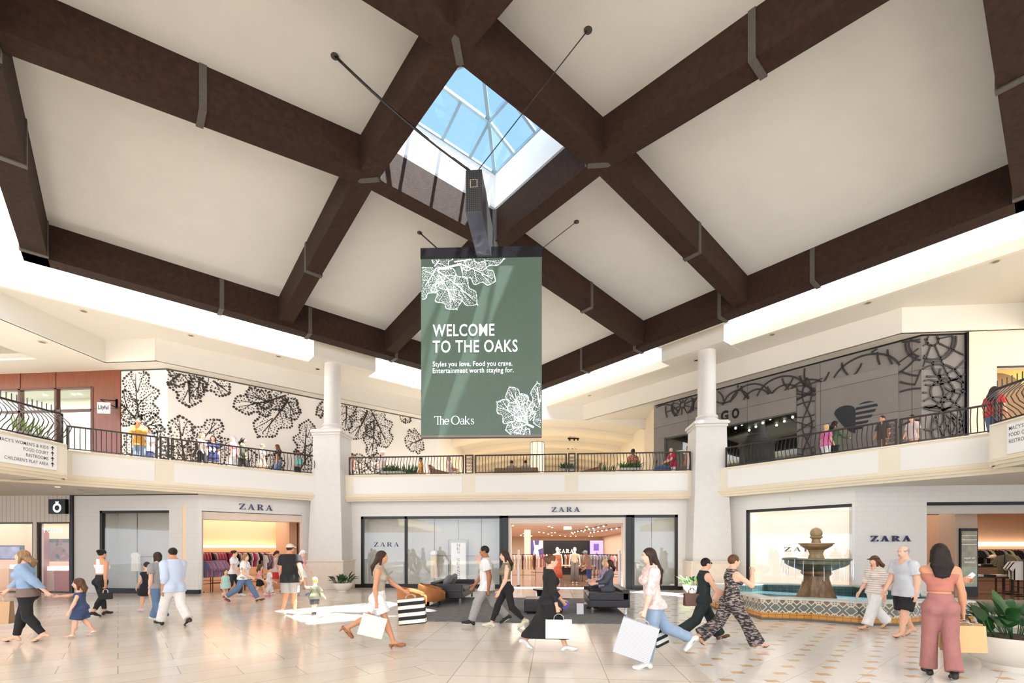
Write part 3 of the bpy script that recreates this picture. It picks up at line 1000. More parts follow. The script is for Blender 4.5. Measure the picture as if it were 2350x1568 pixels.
def put_oaks(mb, fn, u0, v0, h):
    """'The Oaks' in a light roman face; h = capital height"""
    f = lambda x, y: fn(u0 + x * h, v0 + y * h)
    th, tk = 0.045, 0.10
    R = lambda pts, w: ribbon(mb, pts, w, f)
    R([(0, .97), (.80, .97)], th); R([(0.02, .97), (0.0, .80)], th); R([(.40, .97), (.40, .02)], tk); R([(.27, .02), (.53, .02)], th)
    R([(.72, .97), (.72, .02)], tk); R([(.62, .02), (.82, .02)], th)
    R([(.72, .50), (.80, .62), (.92, .66), (1.02, .60), (1.06, .45), (1.06, .02)], [th, th, th, tk * .8, tk, tk]); R([(.96, .02), (1.16, .02)], th)
    R(ARC(1.45, .33, .24, .31, 0, math.pi * 1.75, 16), [th + .05 * abs(math.sin(i / 16 * math.pi * 1.75 + H_)) ** 1 for i in range(17)]); R([(1.21, .34), (1.69, .34)], th)
    o0 = 2.0
    R(ARC(o0 + .46, .49, .44, .49, 0, 2 * math.pi, 28), [th + .07 * abs(math.cos(i / 28 * 2 * math.pi)) for i in range(29)])
    a0 = 3.02
    R(ARC(a0 + .22, .20, .20, .19, 0, 2 * math.pi, 16), [th + .03 * abs(math.cos(i / 16 * 2 * math.pi)) for i in range(17)])
    R([(a0 + .06, .55), (a0 + .14, .64), (a0 + .28, .66), (a0 + .39, .60), (a0 + .42, .48), (a0 + .42, .08), (a0 + .50, .02)], [th, th, th, tk * .8, tk, tk, th])
    k0 = 3.66
    R([(k0, .97), (k0, .02)], tk); R([(k0 - .10, .02), (k0 + .10, .02)], th); R([(k0, .27), (k0 + .36, .62)], th); R([(k0 + .12, .38), (k0 + .42, .02)], tk); R([(k0 + .30, .64), (k0 + .46, .64)], th); R([(k0 + .33, .02), (k0 + .52, .02)], th)
    s0 = 4.28
    R([(s0 + .34, .52), (s0 + .26, .63), (s0 + .12, .64), (s0 + .04, .52), (s0 + .10, .40), (s0 + .28, .28), (s0 + .36, .16), (s0 + .28, .04), (s0 + .12, .02), (s0 + .02, .14)], [th, th, th, tk * .7, tk, tk, tk * .7, th, th, th])

# ------------------------------------------------------------------ oak leaves made of dots
def leaf(mb, fn, base, tip, width, dot, seed=1, lobes=3, vein=None, density=1.0, mi=0, keep=None):
    """an oak leaf in a plane: fn(u,v)->3d; base, tip in plane units"""
    R = random.Random(seed)
    bx, by = base; tx, ty = tip
    L = math.hypot(tx - bx, ty - by); ex, ey = (tx - bx) / L, (ty - by) / L
    nx, ny = -ey, ex
    def hw(t, sd):
        env = math.sin(min(1, (t * 1.02 + 0.02)) ** 0.8 * math.pi) ** 0.55 if 0 < t < 1 else 0
        lob = 0.82 + 0.18 * math.cos(2 * math.pi * (lobes * t - 0.55 + (0.12 if sd > 0 else 0)))
        return width / 2 * env * lob
    def put(t, s, r):
        x, y = bx + ex * L * t + nx * s, by + ey * L * t + ny * s
        if keep and not keep(x, y): return
        n = 6
        a0 = R.random()
        mb.add([fn(x + r * math.cos(a0 + 2 * math.pi * i / n), y + r * math.sin(a0 + 2 * math.pi * i / n)) for i in range(n)], [tuple(range(n))], mi)
    # border dots
    for sd in (1, -1):
        t = 0.02
        prev = (0.0, 0.0)
        n = 240
        acc = 0
        last = None
        for i in range(n + 1):
            t = 0.01 + 0.98 * i / n
            p = (t * L, hw(t, sd) * sd)
            if last is None or math.hypot(p[0] - last[0], p[1] - last[1]) > dot * 2.3:
                put(t, p[1], dot * R.uniform(0.8, 1.3)); last = p
    step = dot * 2.5 / density
    nt, ns = int(L / step), int(width / 2 / step) + 1
    for i in range(nt):
        for j in range(-ns, ns + 1):
            t = (i + 0.5 + R.uniform(-.3, .3)) / nt; s = (j + R.uniform(-.3, .3) + (0.5 if i % 2 else 0)) * step
            if abs(s) < hw(t, 1 if s > 0 else -1) - dot * 1.4 and abs(s) > dot * 1.2:
                put(t, s, dot * R.uniform(0.42, 0.66))
    if vein:
        f2 = lambda u, v: fn(u, v)
        def P_(t, s): return (bx + ex * L * t + nx * s, by + ey * L * t + ny * s)
        def rib(ps, w):
            ps = [p for p in ps if not keep or keep(*p)]
            if len(ps) > 1: ribbon(mb, ps, w[:len(ps)], f2, mi)
        rib([P_(t, 0.03 * L * math.sin(t * 3)) for t in (-.06, .1, .3, .5, .7, .88)], [vein * .9, vein * .8, vein * .6, vein * .45, vein * .3, vein * .15])
        for k in range(lobes):
            for sd in (1, -1):
                t0 = 0.14 + 0.62 * k / lobes; t1 = min(0.95, (k + 0.62) / lobes)
                s1 = hw(t1, sd) * 0.78 * sd
                rib([P_(t0, 0), P_(t0 + (t1 - t0) * .45, s1 * .38), P_(t1, s1)], [vein * .4, vein * .28, vein * .12])

# ------------------------------------------------------------------ the hanging sign
def fabric_screen():
    n = NB('green_screen', rough=0.42, spec=0.4)
    o = n.xyz(n.coord())
    a = n.noise(n.comb(n.m_('MULTIPLY', o[0], 3.0), n.m_('MULTIPLY', o[2], 60.0)), 1.0, 3)
    b = n.noise(n.comb(n.m_('MULTIPLY', o[0], 60.0), n.m_('MULTIPLY', o[2], 3.0)), 1.0, 3)
    t = n.m_('MULTIPLY', n.m_('ADD', a, b), 0.5)
    c = n.mix(t, lin((60, 77, 66)), lin((78, 95, 84)))
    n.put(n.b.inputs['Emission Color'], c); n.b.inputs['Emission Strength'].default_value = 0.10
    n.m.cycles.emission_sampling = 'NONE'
    return n.done(c)
Z_S = 11.3
PXM = Z_S / F_PX
so = at_depth(1105, 1005, Z_S)
s_rz = math.radians(3.2)
sign = thing('hanging_sign', 'tall green hanging welcome screen with white oak leaves and lettering', 'sign', so, s_rz)
SW, SH, ST = 276 * PXM, 408 * PXM, 0.16
M_SCR = fabric_screen()
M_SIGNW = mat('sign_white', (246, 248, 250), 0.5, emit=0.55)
mb = MB(); mb.b2((-SW / 2, -ST / 2, 0.03), (SW / 2, ST / 2, SH)); screen = mb.build('screen', M_SCR, sign)
mb = MB(); mb.b2((-SW / 2, -ST / 2 - 0.004, 0.0), (SW / 2, ST / 2 + 0.004, 0.045)); mb.build('bottom_grille', mat('grey_grille', (112, 104, 100), 0.5, 0.4), sign)
mb = MB(); mb.b2((-SW / 2 - 0.01, -ST / 2 - 0.02, SH), (SW / 2 + 0.01, ST / 2 + 0.02, SH + 24 * PXM)); mb.build('header_bar', mat('glossy_black', (36, 35, 40), 0.25, 0.3, noise=0.15, nscale=3), sign)
sf = lambda u, v: (u, -ST / 2 - 0.004, v)
su = lambda px: (px - 1105) * PXM
sv = lambda py: (1005 - py) * PXM
mb = MB()
def ml_():
    global mb
    mb.build('lettering', M_SIGNW, screen); mb = MB()
put_text(mb, 'WELCOME', sf, su(994), sv(775), 141 * PXM, 28 * PXM, 0.010); ml_()
put_text(mb, 'TO THE OAKS', sf, su(994), sv(812), 194 * PXM, 28 * PXM, 0.010); ml_()
put_text(mb, 'Styles you love. Food you crave.', sf, su(994), sv(847), 182 * PXM, 15 * PXM, 0.008); ml_()
put_text(mb, 'Entertainment worth staying for.', sf, su(994), sv(862), 185 * PXM, 15 * PXM, 0.008); ml_()
put_oaks(mb, sf, su(998), sv(976), 19.5 * PXM)
mb.build('lettering', M_SIGNW, screen)
inside = lambda u, v: abs(u) < SW / 2 - 0.02 and 0.05 < v < SH - 0.02
mb = MB()
LS = [((1012, 640), (1050, 715), 66, 3), ((1010, 628), (1098, 705), 56, 3), ((1000, 622), (950, 690), 60, 3), ((1062, 612), (1140, 652), 52, 3), ((1050, 604), (1160, 600), 46, 3), ((1000, 612), (1035, 575), 50, 2),
      ((1205, 972), (1140, 925), 56, 3), ((1208, 968), (1168, 890), 50, 3), ((1210, 970), (1196, 905), 46, 3), ((1206, 978), (1160, 990), 40, 2), ((1250, 985), (1232, 880), 52, 3), ((1215, 1010), (1180, 992), 36, 2)]
for i, (b, t, w, lb) in enumerate(LS):
    leaf(mb, sf, (su(b[0]), sv(b[1])), (su(t[0]), sv(t[1])), w * PXM * 1.1, 0.0130, 20 + i, lb, 0.034, 1.0, 0, inside)
for pts in (([(960, 632), (1005, 622), (1060, 610), (1105, 596)]), ([(1206, 975), (1225, 984), (1246, 988)])):
    pp = [(su(a), sv(b)) for a, b in pts]
    ribbon(mb, [p for p in pp if inside(*p)] if len([p for p in pp if inside(*p)]) > 1 else pp, 0.05, sf)
mb.build('leaf_print', M_SIGNW, screen)
# cross bar running in depth over the screen
def perforated():
    n = NB('perforated_black', rough=0.4)
    o = n.xyz(n.coord())
    q = n.m_('ADD', o[0], o[1])
    a = n.m_('GREATER_THAN', n.m_('ABSOLUTE', n.m_('SUBTRACT', n.m_('FRACT', n.m_('MULTIPLY', q, 26.0)), 0.5)), 0.30)
    b = n.m_('GREATER_THAN', n.m_('ABSOLUTE', n.m_('SUBTRACT', n.m_('FRACT', n.m_('MULTIPLY', o[2], 26.0)), 0.5)), 0.30)
    return n.done(n.mix(n.m_('MAXIMUM', a, b), lin((70, 70, 74)), lin((22, 21, 23))))
cb_a = math.radians(-3.2 + (-4.9 + 4.9)) # the bar follows the building's depth axis
mb = MB()
bx_, bz0, bz1 = 0.17, SH + 0.02, SH + 0.02 + 0.87
ca_, sa_ = math.cos(cb_a), math.sin(cb_a)
def lb_(x, y, z): return (0.08 + x * ca_ - y * sa_, x * sa_ + y * ca_, z)
mb.hexa([lb_(-bx_, -1.6, bz0), lb_(bx_, -1.6, bz0), lb_(bx_, 1.6, bz0), lb_(-bx_, 1.6, bz0)], [lb_(-bx_, -1.6, bz1), lb_(bx_, -1.6, bz1), lb_(bx_, 1.6, bz1), lb_(-bx_, 1.6, bz1)])
bar_ = mb.build('cross_bar', perforated(), sign)
mb = MB()
mb.hexa([lb_(-bx_, -1.6, bz0 - 0.012), lb_(bx_, -1.6, bz0 - 0.012), lb_(bx_, 1.6, bz0 - 0.012), lb_(-bx_, 1.6, bz0 - 0.012)], [lb_(-bx_, -1.6, bz0), lb_(bx_, -1.6, bz0), lb_(bx_, 1.6, bz0), lb_(-bx_, 1.6, bz0)])
mb.build('soffit_panel', mat('blue_black_gloss', (88, 88, 104), 0.15, 0.4), bar_)
mb = MB()
for i in range(5):
    for j in range(6):
        if i in (0, 4) or j in (0, 5):
            p = lb_(-0.07 + i * 0.035, -1.605, bz1 - 0.36 + j * 0.03)
            mb.box(p, (0.018, 0.01, 0.012))
mb.build('connector_panel', mat('pale_connector', (205, 196, 160), 0.5), bar_)
# cables to the roof, each with a ceiling socket
def panel_hit(px, py):
    d = ray(px, py)
    lo = 4.0
    for i in range(3000):
        p = ORIG + d * lo
        q = Vector((p.x - RX, p.y - RY, 0)); s, t = q.dot(E1), q.dot(E2)
        if abs(s) < RC and abs(t) < RC and p.z >= panel_z(s, t): return p
        lo += 0.01
    return ORIG + d * 10
inv = Matrix.Translation(so) @ Matrix.Rotation(s_rz, 4, 'Z')
inv = inv.inverted()
for (px, py), end, r in (((768, 128), (-0.06, -1.55), 0.026), ((1350, 68), (0.06, -1.55), 0.010), ((963, 534), (-0.12, 1.5), 0.022), ((1323, 509), (0.12, 1.5), 0.010)):
    hp = inv @ panel_hit(px, py)
    e_ = Vector(lb_(end[0], end[1], bz1))
    if end[1] > 0: e_.z = bz0 + 0.25
    pts = [e_ + (hp - e_) * (i / 8) for i in range(9)]
    if r > 0.02:
        for i, p in enumerate(pts): p.z -= 0.10 * math.sin(math.pi * i / 8)
    mb = MB(); mb.tube(pts, r, 6)
    c_ = mb.build('cable', M_BLACK, sign, smooth=True)
    mb = MB(); mb.lathe([(0.075, -0.02), (0.08, 0.0), (0.06, 0.02)], hp, 14)
    mb.build('ceiling_socket', mat('socket_dark', (52, 46, 42), 0.5), c_)

# ------------------------------------------------------------------ shop signs on the lower walls
M_NAVY = mat('navy_letters', (38, 44, 84), 0.35)
def zara(seg, px0, px1, py0, py1, label, back=-0.05, m=None, thick=0.035):
    a0, z1 = seg.hit(px0, py0, back); a1, z1b = seg.hit(px1, py0, back); z0 = seg.hit(px0, py1, back)[1]
    z0b = seg.hit(px1, py1, back)[1]
    z0, z1 = (z0 + z0b) / 2, (z1 + z1b) / 2
    org = seg.pt(a0, back, z0)
    t = bpy.data.objects.new('shop_sign', None)
    mb = MB(); put_zara(mb, lambda u, v: (u, 0.0, v), 0, 0, a1 - a0, z1 - z0)
    o = mb.build('shop_sign', m or M_NAVY)
    bpy.data.objects.remove(t)
    o.location = org; o.rotation_euler = (0, 0, seg.rz)
    if thick:
        sm = o.modifiers.new('solid', 'SOLIDIFY'); sm.thickness = thick; sm.offset = 0
    tag(o, label, 'sign', 'dark serif letters of the clothing shop')
    return o
zara(G_C, 1266, 1331, 1164, 1175, 'dark serif letters on the white wall over the central shop entrance')
zara(G_LW, 549, 626, 1158, 1171, 'dark serif letters over the left shop opening with the clothes rails', -0.04)
zara(G_R1, 1999, 2091, 1230, 1243, 'large dark serif letters on the blank wall right of the fountain', -0.05, None, 0.06)
zara(G_C, 858, 916, 1245, 1255, 'dark serif letters on the narrow window pane at the left of the central shop', 0.065, None, 0.004)
zara(G_RW, 1800, 1888, 1256, 1266, 'dark serif letters on the bright window partly hidden by the fountain', 0.065, mat('brown_letters', (74, 62, 60), 0.5), 0.004)
# ring-and-crown box sign
a0, z1 = G_L1.hit(121, 1147); a1, z0 = G_L1.hit(159, 1180)
t = thing('shop_sign', 'black square shop sign with a white ring and small crown', 'sign', G_L1.pt(a0, 0, z0), G_L1.rz)
w_, h_ = a1 - a0, z1 - z0
mb = MB(); mb.b2((0, -0.16, 0), (w_, -0.02, h_)); mb.build('sign_box', M_BLACK, t, bevel=0.01)
mb = MB(); c_ = (w_ * .53, h_ * .40)
ribbon(mb, ARC(c_[0], c_[1], w_ * .20, h_ * .25, 0, 2 * math.pi, 28), w_ * .105, lambda u, v: (u, -0.163, v))
for dx in (-.07, 0, .07): ribbon(mb, [(c_[0] + dx * w_ * .4, c_[1] + h_ * .30), (c_[0] + dx * w_ * 1.3, c_[1] + h_ * .44)], w_ * .05, lambda u, v: (u, -0.163, v))
ribbon(mb, [(c_[0] - w_ * .08, c_[1] + h_ * .30), (c_[0] + w_ * .08, c_[1] + h_ * .30)], w_ * .05, lambda u, v: (u, -0.163, v))
mb.build('ring_emblem', mat('lit_white', (255, 255, 255), 0.4, emit=1.0), t)
# direction boards on the side balconies
M_BOARD = mat('direction_board', (244, 240, 232), 0.7)
M_DARKTXT = mat('dark_text', (66, 64, 62), 0.6)
def board(seg, a0, a1, z0, z1, lines, right_a, label, arrows):
    t = thing('direction_board', label, 'sign', seg.pt(a0, 0, z0), seg.rz)
    mb = MB(); mb.b2((0, -0.05, 0), (a1 - a0, -0.021, z1 - z0)); bd = mb.build('board', M_BOARD, t)
    fn = lambda u, v: (u, -0.053, v)
    n = len(lines); hh = (z1 - z0)
    for i, (tx, w) in enumerate(lines):
        mb = MB(); v = hh * (0.78 - i * 0.215)
        th = 0.088
        if arrows:
            put_text(mb, tx, fn, right_a - a0 - w - 0.16, v, w, th, 0.004, caps='MACYS')
            u = right_a - a0 - 0.05
            ribbon(mb, [(u, v - 0.01), (u, v + 0.10)], 0.022, fn)
            mb.add([fn(u - 0.05, v + 0.06), fn(u + 0.05, v + 0.06), fn(u, v + 0.125)], [(0, 1, 2)])
        else:
            put_text(mb, tx, fn, right_a - a0, v, w, th, 0.004, caps='MACYS')
        mb.build('board_text', M_DARKTXT, bd)
ab1 = U_LB.sx(127)
board(U_LB, ab1 - 5.0, ab1, ZS + 0.22, ZT - 0.10, [("MACY'S WOMEN'S & KIDS", 1.20), ('FOOD COURT', .62), ('RESTROOMS', .56), ("CHILDREN'S PLAY AREA", 1.06)], U_LB.sx(121),
      'white direction board on the left balcony listing four places with arrows', True)
ab0 = U_RB.sx(2316)
board(U_RB, ab0, ab0 + 4.0, ZS + 0.22, ZT - 0.10, [("MACY'S WOMEN'S & KIDS", 1.20), ('FOOD COURT', .62), ('RESTROOMS', .56)], U_RB.sx(2321),
      'white direction board on the right balcony, cut off by the frame edge', False)

# ------------------------------------------------------------------ balcony railings
def baluster_mesh(bulge, h=0.70):
    mb = MB()
    prof = [(0, 0), (-bulge * .25, .10), (-bulge * .8, .22), (-bulge, .34), (-bulge * .75, .46), (-bulge * .25, .58), (0, .66), (0, h)]
    mb.tube([(0, y, z * h / 0.70) for y, z in prof], 0.0125, 5)
    return mb.mesh('baluster', M_BRONZE)
ME_BAL = {b: baluster_mesh(b) for b in (0.11, 0.05)}
ME_BASKET = baluster_mesh(0.36, 0.84)
def railing(seg, a0, a1, label, bulge=0.11, base=ZT, posts=(True, True), step=0.125, h=0.75):
    t = thing('balcony_railing', label, 'railing', seg.pt(a0, 0.05, base), seg.rz, 'iron railings round the upper level')
    L = a1 - a0
    mb = MB(); mb.box((L / 2, 0, h), (L, 0.07, 0.05)); mb.build('top_rail', M_BRONZE, t, bevel=0.01)
    mb = MB(); mb.box((L / 2, 0, 0.055), (L, 0.035, 0.03)); mb.build('bottom_rail', M_BRONZE, t)
    n = max(2, int(L / step))
    me = ME_BAL.get(bulge, ME_BASKET)
    for i in range(n):
        o = bpy.data.objects.new('baluster', me); COL.objects.link(o); o.parent = t
        o.location = ((i + 0.5) * L / n, 0, 0.05)
    for s_, x in zip(posts, (0.02, L - 0.02)):
        if s_:
            mb = MB(); mb.box((x, 0, h / 2), (0.05, 0.05, h)); mb.build('post', M_BRONZE, t)
    m = max(1, int(L / 1.5))
    for i in range(1, m):
        mb = MB(); mb.box((i * L / m, 0, 0.01), (0.04, 0.04, 0.07)); mb.build('rail_foot', M_BRONZE, t)
    return t
def scroll_panel(seg, a0, a1, label, base=ZT, h=0.78):
    t = thing('railing_panel', label, 'railing panel', seg.pt(a0, 0.05, base), seg.rz, 'scroll panels between the railings')
    L = a1 - a0
    for x in (0.03, L - 0.03):
        mb = MB(); mb.box((x, 0, h / 2), (0.06, 0.07, h)); mb.build('post', M_BRONZE, t)
    mb = MB(); mb.box((L / 2, 0, h - 0.02), (L, 0.08, 0.05)); mb.build('top_rail', M_BRONZE, t)
    mb = MB(); mb.box((L / 2, 0, 0.03), (L, 0.06, 0.06)); mb.build('bottom_rail', M_BRONZE, t)
    mb = MB()
    for i in range(2):
        for j in range(4):
            cx, cz = 0.07 + (L - 0.14) * (i + 0.5) / 2, 0.10 + (h - 0.2) * (j + 0.5) / 4
            r = min((L - .14) / 4, (h - .2) / 8)
            mb.tube([(cx + r * math.cos(k * math.pi / 6), 0, cz + r * math.sin(k * math.pi / 6)) for k in range(12)], 0.009, 4, closed=True)
            mb.tube([(cx + r * .5 * math.cos(k * math.pi / 5), 0, cz + r * .5 * math.sin(k * math.pi / 5)) for k in range(10)], 0.008, 4, closed=True)
    mb.build('scrollwork', M_BRONZE, t)
runs = [
    (U_LW, 152, 362, 'dark iron railing of the left wing beside the cherry wood shop', 0.05),
    (U_LW, 393, 732, 'dark iron railing of the left wing in front of the leaf mural', 0.11),
    (U_C, 800, 1064, 'dark iron railing of the central balcony, left third, beside the left column', 0.11),
    (U_C, 1089, 1301, 'dark iron railing of the central balcony, middle third under the green sign', 0.05),
    (U_C, 1324, 1586, 'dark iron railing of the central balcony, right third, beside the right column', 0.11),
    (U_RW, 1664, 2020, 'dark iron railing of the right wing between the column and the scroll panel', 0.11),
    (U_RW, 2064, 2300, 'dark iron railing of the right wing from the scroll panel to the side balcony', 0.11),
]
for sg, p0, p1, lb, bl in runs:
    railing(sg, sg.sx(p0), sg.sx(p1), lb, bl)
for sg, p0, p1, lb in ((U_LW, 362, 393, 'scroll panel in the left wing railing in front of the leaf mural'), (U_C, 1064, 1089, 'scroll panel in the central railing below the left part of the green sign'),
                       (U_C, 1301, 1324, 'scroll panel in the central railing right of the green sign'), (U_RW, 2020, 2064, 'scroll panel in the right wing railing before the grey shopfront')):
    scroll_panel(sg, sg.sx(p0) + .05, sg.sx(p1) - .05, lb)
railing(U_LB, U_LB.L - 4.2, U_LB.L - 0.02, 'bulging iron basket railing of the left balcony above the direction board', 0.36, ZT, (True, True), 0.12, 0.86)
railing(U_RB, 0.02, 4.2, 'bulging iron basket railing of the right balcony at the frame edge', 0.36, ZT, (True, True), 0.12, 0.86)

# ------------------------------------------------------------------ leaf mural on the upper left wall
M_INK = mat('mural_ink', (62, 54, 46), 0.8)
mural = thing('leaf_mural', 'wall mural of large dotted oak leaves behind the left wing railing', 'mural', V_LW.pt(0, 0, ZF))
def mural_leaf(seg, b, t, w, seed, lobes=3):
    lo = V_LW.pt(0, 0, ZF)
    f = lambda u, v: tuple(seg.pt(u, -0.012, v) - lo)
    B, T = seg.hit(*b), seg.hit(*t)
    kp = (lambda u, v: ZF < v < ZM - 0.06 and ((u < seg.L) if seg is V_L1 else u > 0.0) and (seg is not V_L1 or u > aM))
    mb = MB()
    sc = (seg.pt(B[0], 0, 0) - Vector((0, 0, 0))).length / F_PX
    leaf(mb, f, B, T, w * sc, 0.050, seed, lobes, 0.10, 1.18, 0, kp)
    if mb.v: mb.build('oak_leaf', M_INK, mural)
ML = [(V_L1, (322, 975), (312, 842), 86, 3), (V_L1, (318, 968), (262, 900), 60, 2), (V_L1, (326, 985), (372, 965), 50, 2), (V_L1, (300, 1060), (320, 985), 60, 2), (V_L1, (360, 1060), (366, 972), 44, 3),
      (V_LW, (428, 845), (434, 936), 62, 3), (V_LW, (424, 848), (384, 880), 48, 2), (V_LW, (470, 862), (528, 905), 50, 2), (V_LW, (458, 868), (448, 915), 30, 2),
      (V_LW, (668, 906), (590, 1005), 74, 3), (V_LW, (650, 910), (532, 935), 62, 3), (V_LW, (655, 915), (680, 965), 44, 2), (V_LW, (625, 925), (560, 900), 40, 2),
      (V_LW, (426, 1062), (412, 952), 62, 3), (V_LW, (446, 1040), (506, 962), 52, 3), (V_LW, (470, 1055), (535, 1010), 50, 2), (V_LW, (440, 1080), (400, 1020), 40, 2),
      (V_LW, (700, 1060), (708, 962), 54, 3), (V_LW, (690, 1075), (730, 1020), 44, 2), (V_LW, (745, 945), (728, 935), 44, 2), (V_LW, (795, 925), (790, 990), 52, 3),
      (V_LW, (846, 938), (808, 1010), 54, 3), (V_LW, (850, 940), (890, 1030), 74, 3), (V_LW, (858, 970), (850, 1055), 40, 3), (V_LW, (930, 950), (930, 972), 34, 2),
      (V_LW, (968, 1008), (930, 1022), 60, 3), (V_LW, (825, 1085), (822, 1040), 46, 2), (V_LW, (860, 1085), (868, 1040), 46, 2), (V_LW, (620, 1085), (640, 1045), 50, 2), (V_LW, (575, 1085), (570, 1030), 40, 2)]
for i, (sg, b, t, w, lb) in enumerate(ML): mural_leaf(sg, b, t, w, 40 + i, lb)

# ------------------------------------------------------------------ cherry-wood shopfront, upper left
t = thing('wooden_shopfront', 'polished cherry wood shopfront with window grid left of the leaf mural', 'shopfront', V_L1.pt(aM, 0, ZF), 0, None, 'structure')
lo = V_L1.pt(aM, 0, ZF)
def w2(px, py): a, z = V_L1.hit(px, py); return a - aM, z - ZF
mb = MB()
ztop = ZM - ZF
xl = w2(-140, 900)[0]
x213 = w2(213, 900)[0]
z893, z943 = w2(120, 893)[1], w2(120, 944)[1]
mb.b2((x213, -0.03, 0), (-0.01, 0.15, ztop)); mb.b2((xl, -0.02, z893), (x213, 0.15, ztop))
mb.build('wood_panel', M_CHERRY, t)
mb = MB()
for px in (47, 130, 213, -50): x = w2(px, 900)[0]; mb.b2((x - 0.05, -0.05, 0), (x + 0.05, 0.1, z893 + 0.02))
mb.b2((xl, -0.05, z943 - 0.04), (x213, 0.1, z943 + 0.04)); mb.b2((xl, -0.05, z893 - 0.03), (x213, 0.1, z893 + 0.04))
for px in (48, 129): x = w2(px, 900)[0]; mb.b2((x - 0.012, -0.035, z893), (x + 0.012, 0.0, ztop))
mb.b2((x213, -0.045, w2(240, 938)[1] - 0.01), (0, -0.03, w2(240, 938)[1] + 0.01))
mb.build('window_frame', mat('dark_cherry', (78, 36, 18), 0.35), t)
mb = MB(); mb.b2((xl, 0.03, 0), (x213, 0.04, z893)); mb.build('pane', M_GLASS, t)
mb = MB(); mb.b2((xl, 2.2, 0), (x213 + 0.2, 2.3, ztop)); mb.b2((xl, 0.15, ztop - 0.3), (x213, 2.2, ztop - 0.2)); mb.b2((x213 + .1, .16, 0), (x213 + .2, 2.2, ztop)); mb.build('back_wall', mat('pale_green_wall', (206, 212, 200), 0.8), t)
for i, px in enumerate((20, 90, 105, 165, 190)):
    mb = MB(); x = w2(px, 900)[0] - 0.3; mb.lathe([(0.06, 0), (0.06, 0.02)], (x, 1.6, ztop - 0.33), 10); o = mb.build('downlight', M_LAMP, t)
area('shop_lamp', tuple(lo + Vector(((xl + x213) / 2, 1.2, ztop - 0.35))), None, 5, 1, 70, (1, .86, .66), rot=(0, 0, 0))
# blade sign
bs = on_y(238, 930, V_L1.p0.y - 0.45)
t = thing('blade_sign', 'small white blade sign on a black bracket beside the leaf mural', 'sign', (bs.x, V_L1.p0.y, bs.z))
mb = MB(); mb.tube([(0.1, 0.0, 0.30), (-0.05, -0.55, 0.18)], 0.018, 5); mb.tube([(0.1, 0.0, 0.02), (-0.05, -0.55, 0.18)], 0.018, 5); mb.b2((0.06, -0.03, -0.02), (0.16, 0.0, 0.36)); mb.build('bracket', M_BLACK, t)
mb = MB(); mb.hexa([(-.22, -.50, -.32), (.22, -.42, -.32), (.22, -.38, -.32), (-.22, -.46, -.32)], [(-.22, -.50, .10), (.22, -.42, .10), (.22, -.38, .10), (-.22, -.46, .10)]); pl = mb.build('sign_plate', mat('plate_white', (240, 232, 222), 0.6), t)
mb = MB(); put_text(mb, 'Lilyful', lambda u, v: (u, -0.465 + u * 0.18, v), -0.18, -0.22, 0.36, 0.22, 0.03); mb.build('lettering', M_BLACK, pl)

# ------------------------------------------------------------------ grey shopfront, upper right
def concrete():
    n = NB('grey_concrete_panels', rough=0.7)
    p = n.coord(); o = n.xyz(p)
    u = n.m_('ADD', o[0], n.m_('MULTIPLY', o[1], -0.4))
    b = n.brick(n.comb(u, o[2]), lin((128, 122, 117)), lin((118, 112, 108)), lin((84, 78, 74)), 2.6, 1.25, 0.012, 0.0)
    v = n.m_('ADD', 0.88, n.m_('MULTIPLY', n.noise(p, 2.5, 6), 0.24))
    s = n.nt.nodes.new('ShaderNodeVectorMath'); s.operation = 'SCALE'
    n.put(s.inputs[0], b.outputs[0]); n.put(s.inputs['Scale'], v)
    return n.done(s.outputs[0])
M_CONC = concrete()
q0, q1 = V_RW.sx(1512), V_RW.sx(1585)
d0, d1 = V_RW.sx(1600), V_RW.sx(1829)
zb0 = V_RW.hit(1829, 947)[1]; zband = V_RW.hit(1829, 892)[1]
mb = MB()
V_RW.wall(mb, -0.1, V_RW.L, ZF, 9.5, 0.25, [(q0 + 0.35, d1, ZF, zb0)])
struct('wall_right_grey', mb, M_CONC)
mb = MB(); xg = V_R1.sx(2218)
V_R1.wall(mb, 0, xg, ZF, 9.5, 0.25); struct('wall_right_grey_end', mb, M_CONC)
mb = MB(); V_R1.wall(mb, xg, V_R1.L, ZF, 9.5, 0.25, [(V_R1.sx(2288), V_R1.sx(2480), ZF, V_R1.hit(2300, 844)[1])]); V_R1.box(mb, xg, V_R1.sx(2258), -0.08, 0, ZF, ZM)
struct('wall_upper_right', mb, mat('pale_pilaster', (238, 220, 196), 0.8))
mb = MB(); V_R1.box(mb, xg - 0.06, xg, -0.1, 0.0, ZF, ZM); V_R1.box(mb, 0, xg, -0.03, 0, ZM - .05, ZM); V_RW.box(mb, 0, V_RW.L, -0.03, 0, ZM - .05, ZM)
V_R1.box(mb, V_R1.sx(2288), V_R1.sx(2480), -0.03, 0.02, V_R1.hit(2300, 844)[1], V_R1.hit(2300, 841)[1])
struct('trim_grey_shop', mb, M_BLACK)
# sign band and plain panel, proud of the wall
mb = MB(); V_RW.box(mb, q0, d1, -0.10, 0, zb0 + 0.02, zband); V_RW.box(mb, q0, q0 + 0.35, -0.10, 0, ZF, zb0 + 0.05)
h0, h1 = V_RW.sx(1875), V_RW.sx(2062)
V_RW.box(mb, h0, h1, -0.10, 0, ZF, V_RW.hit(2062, 838)[1])
struct('trim_grey_panels', mb, M_CONC)
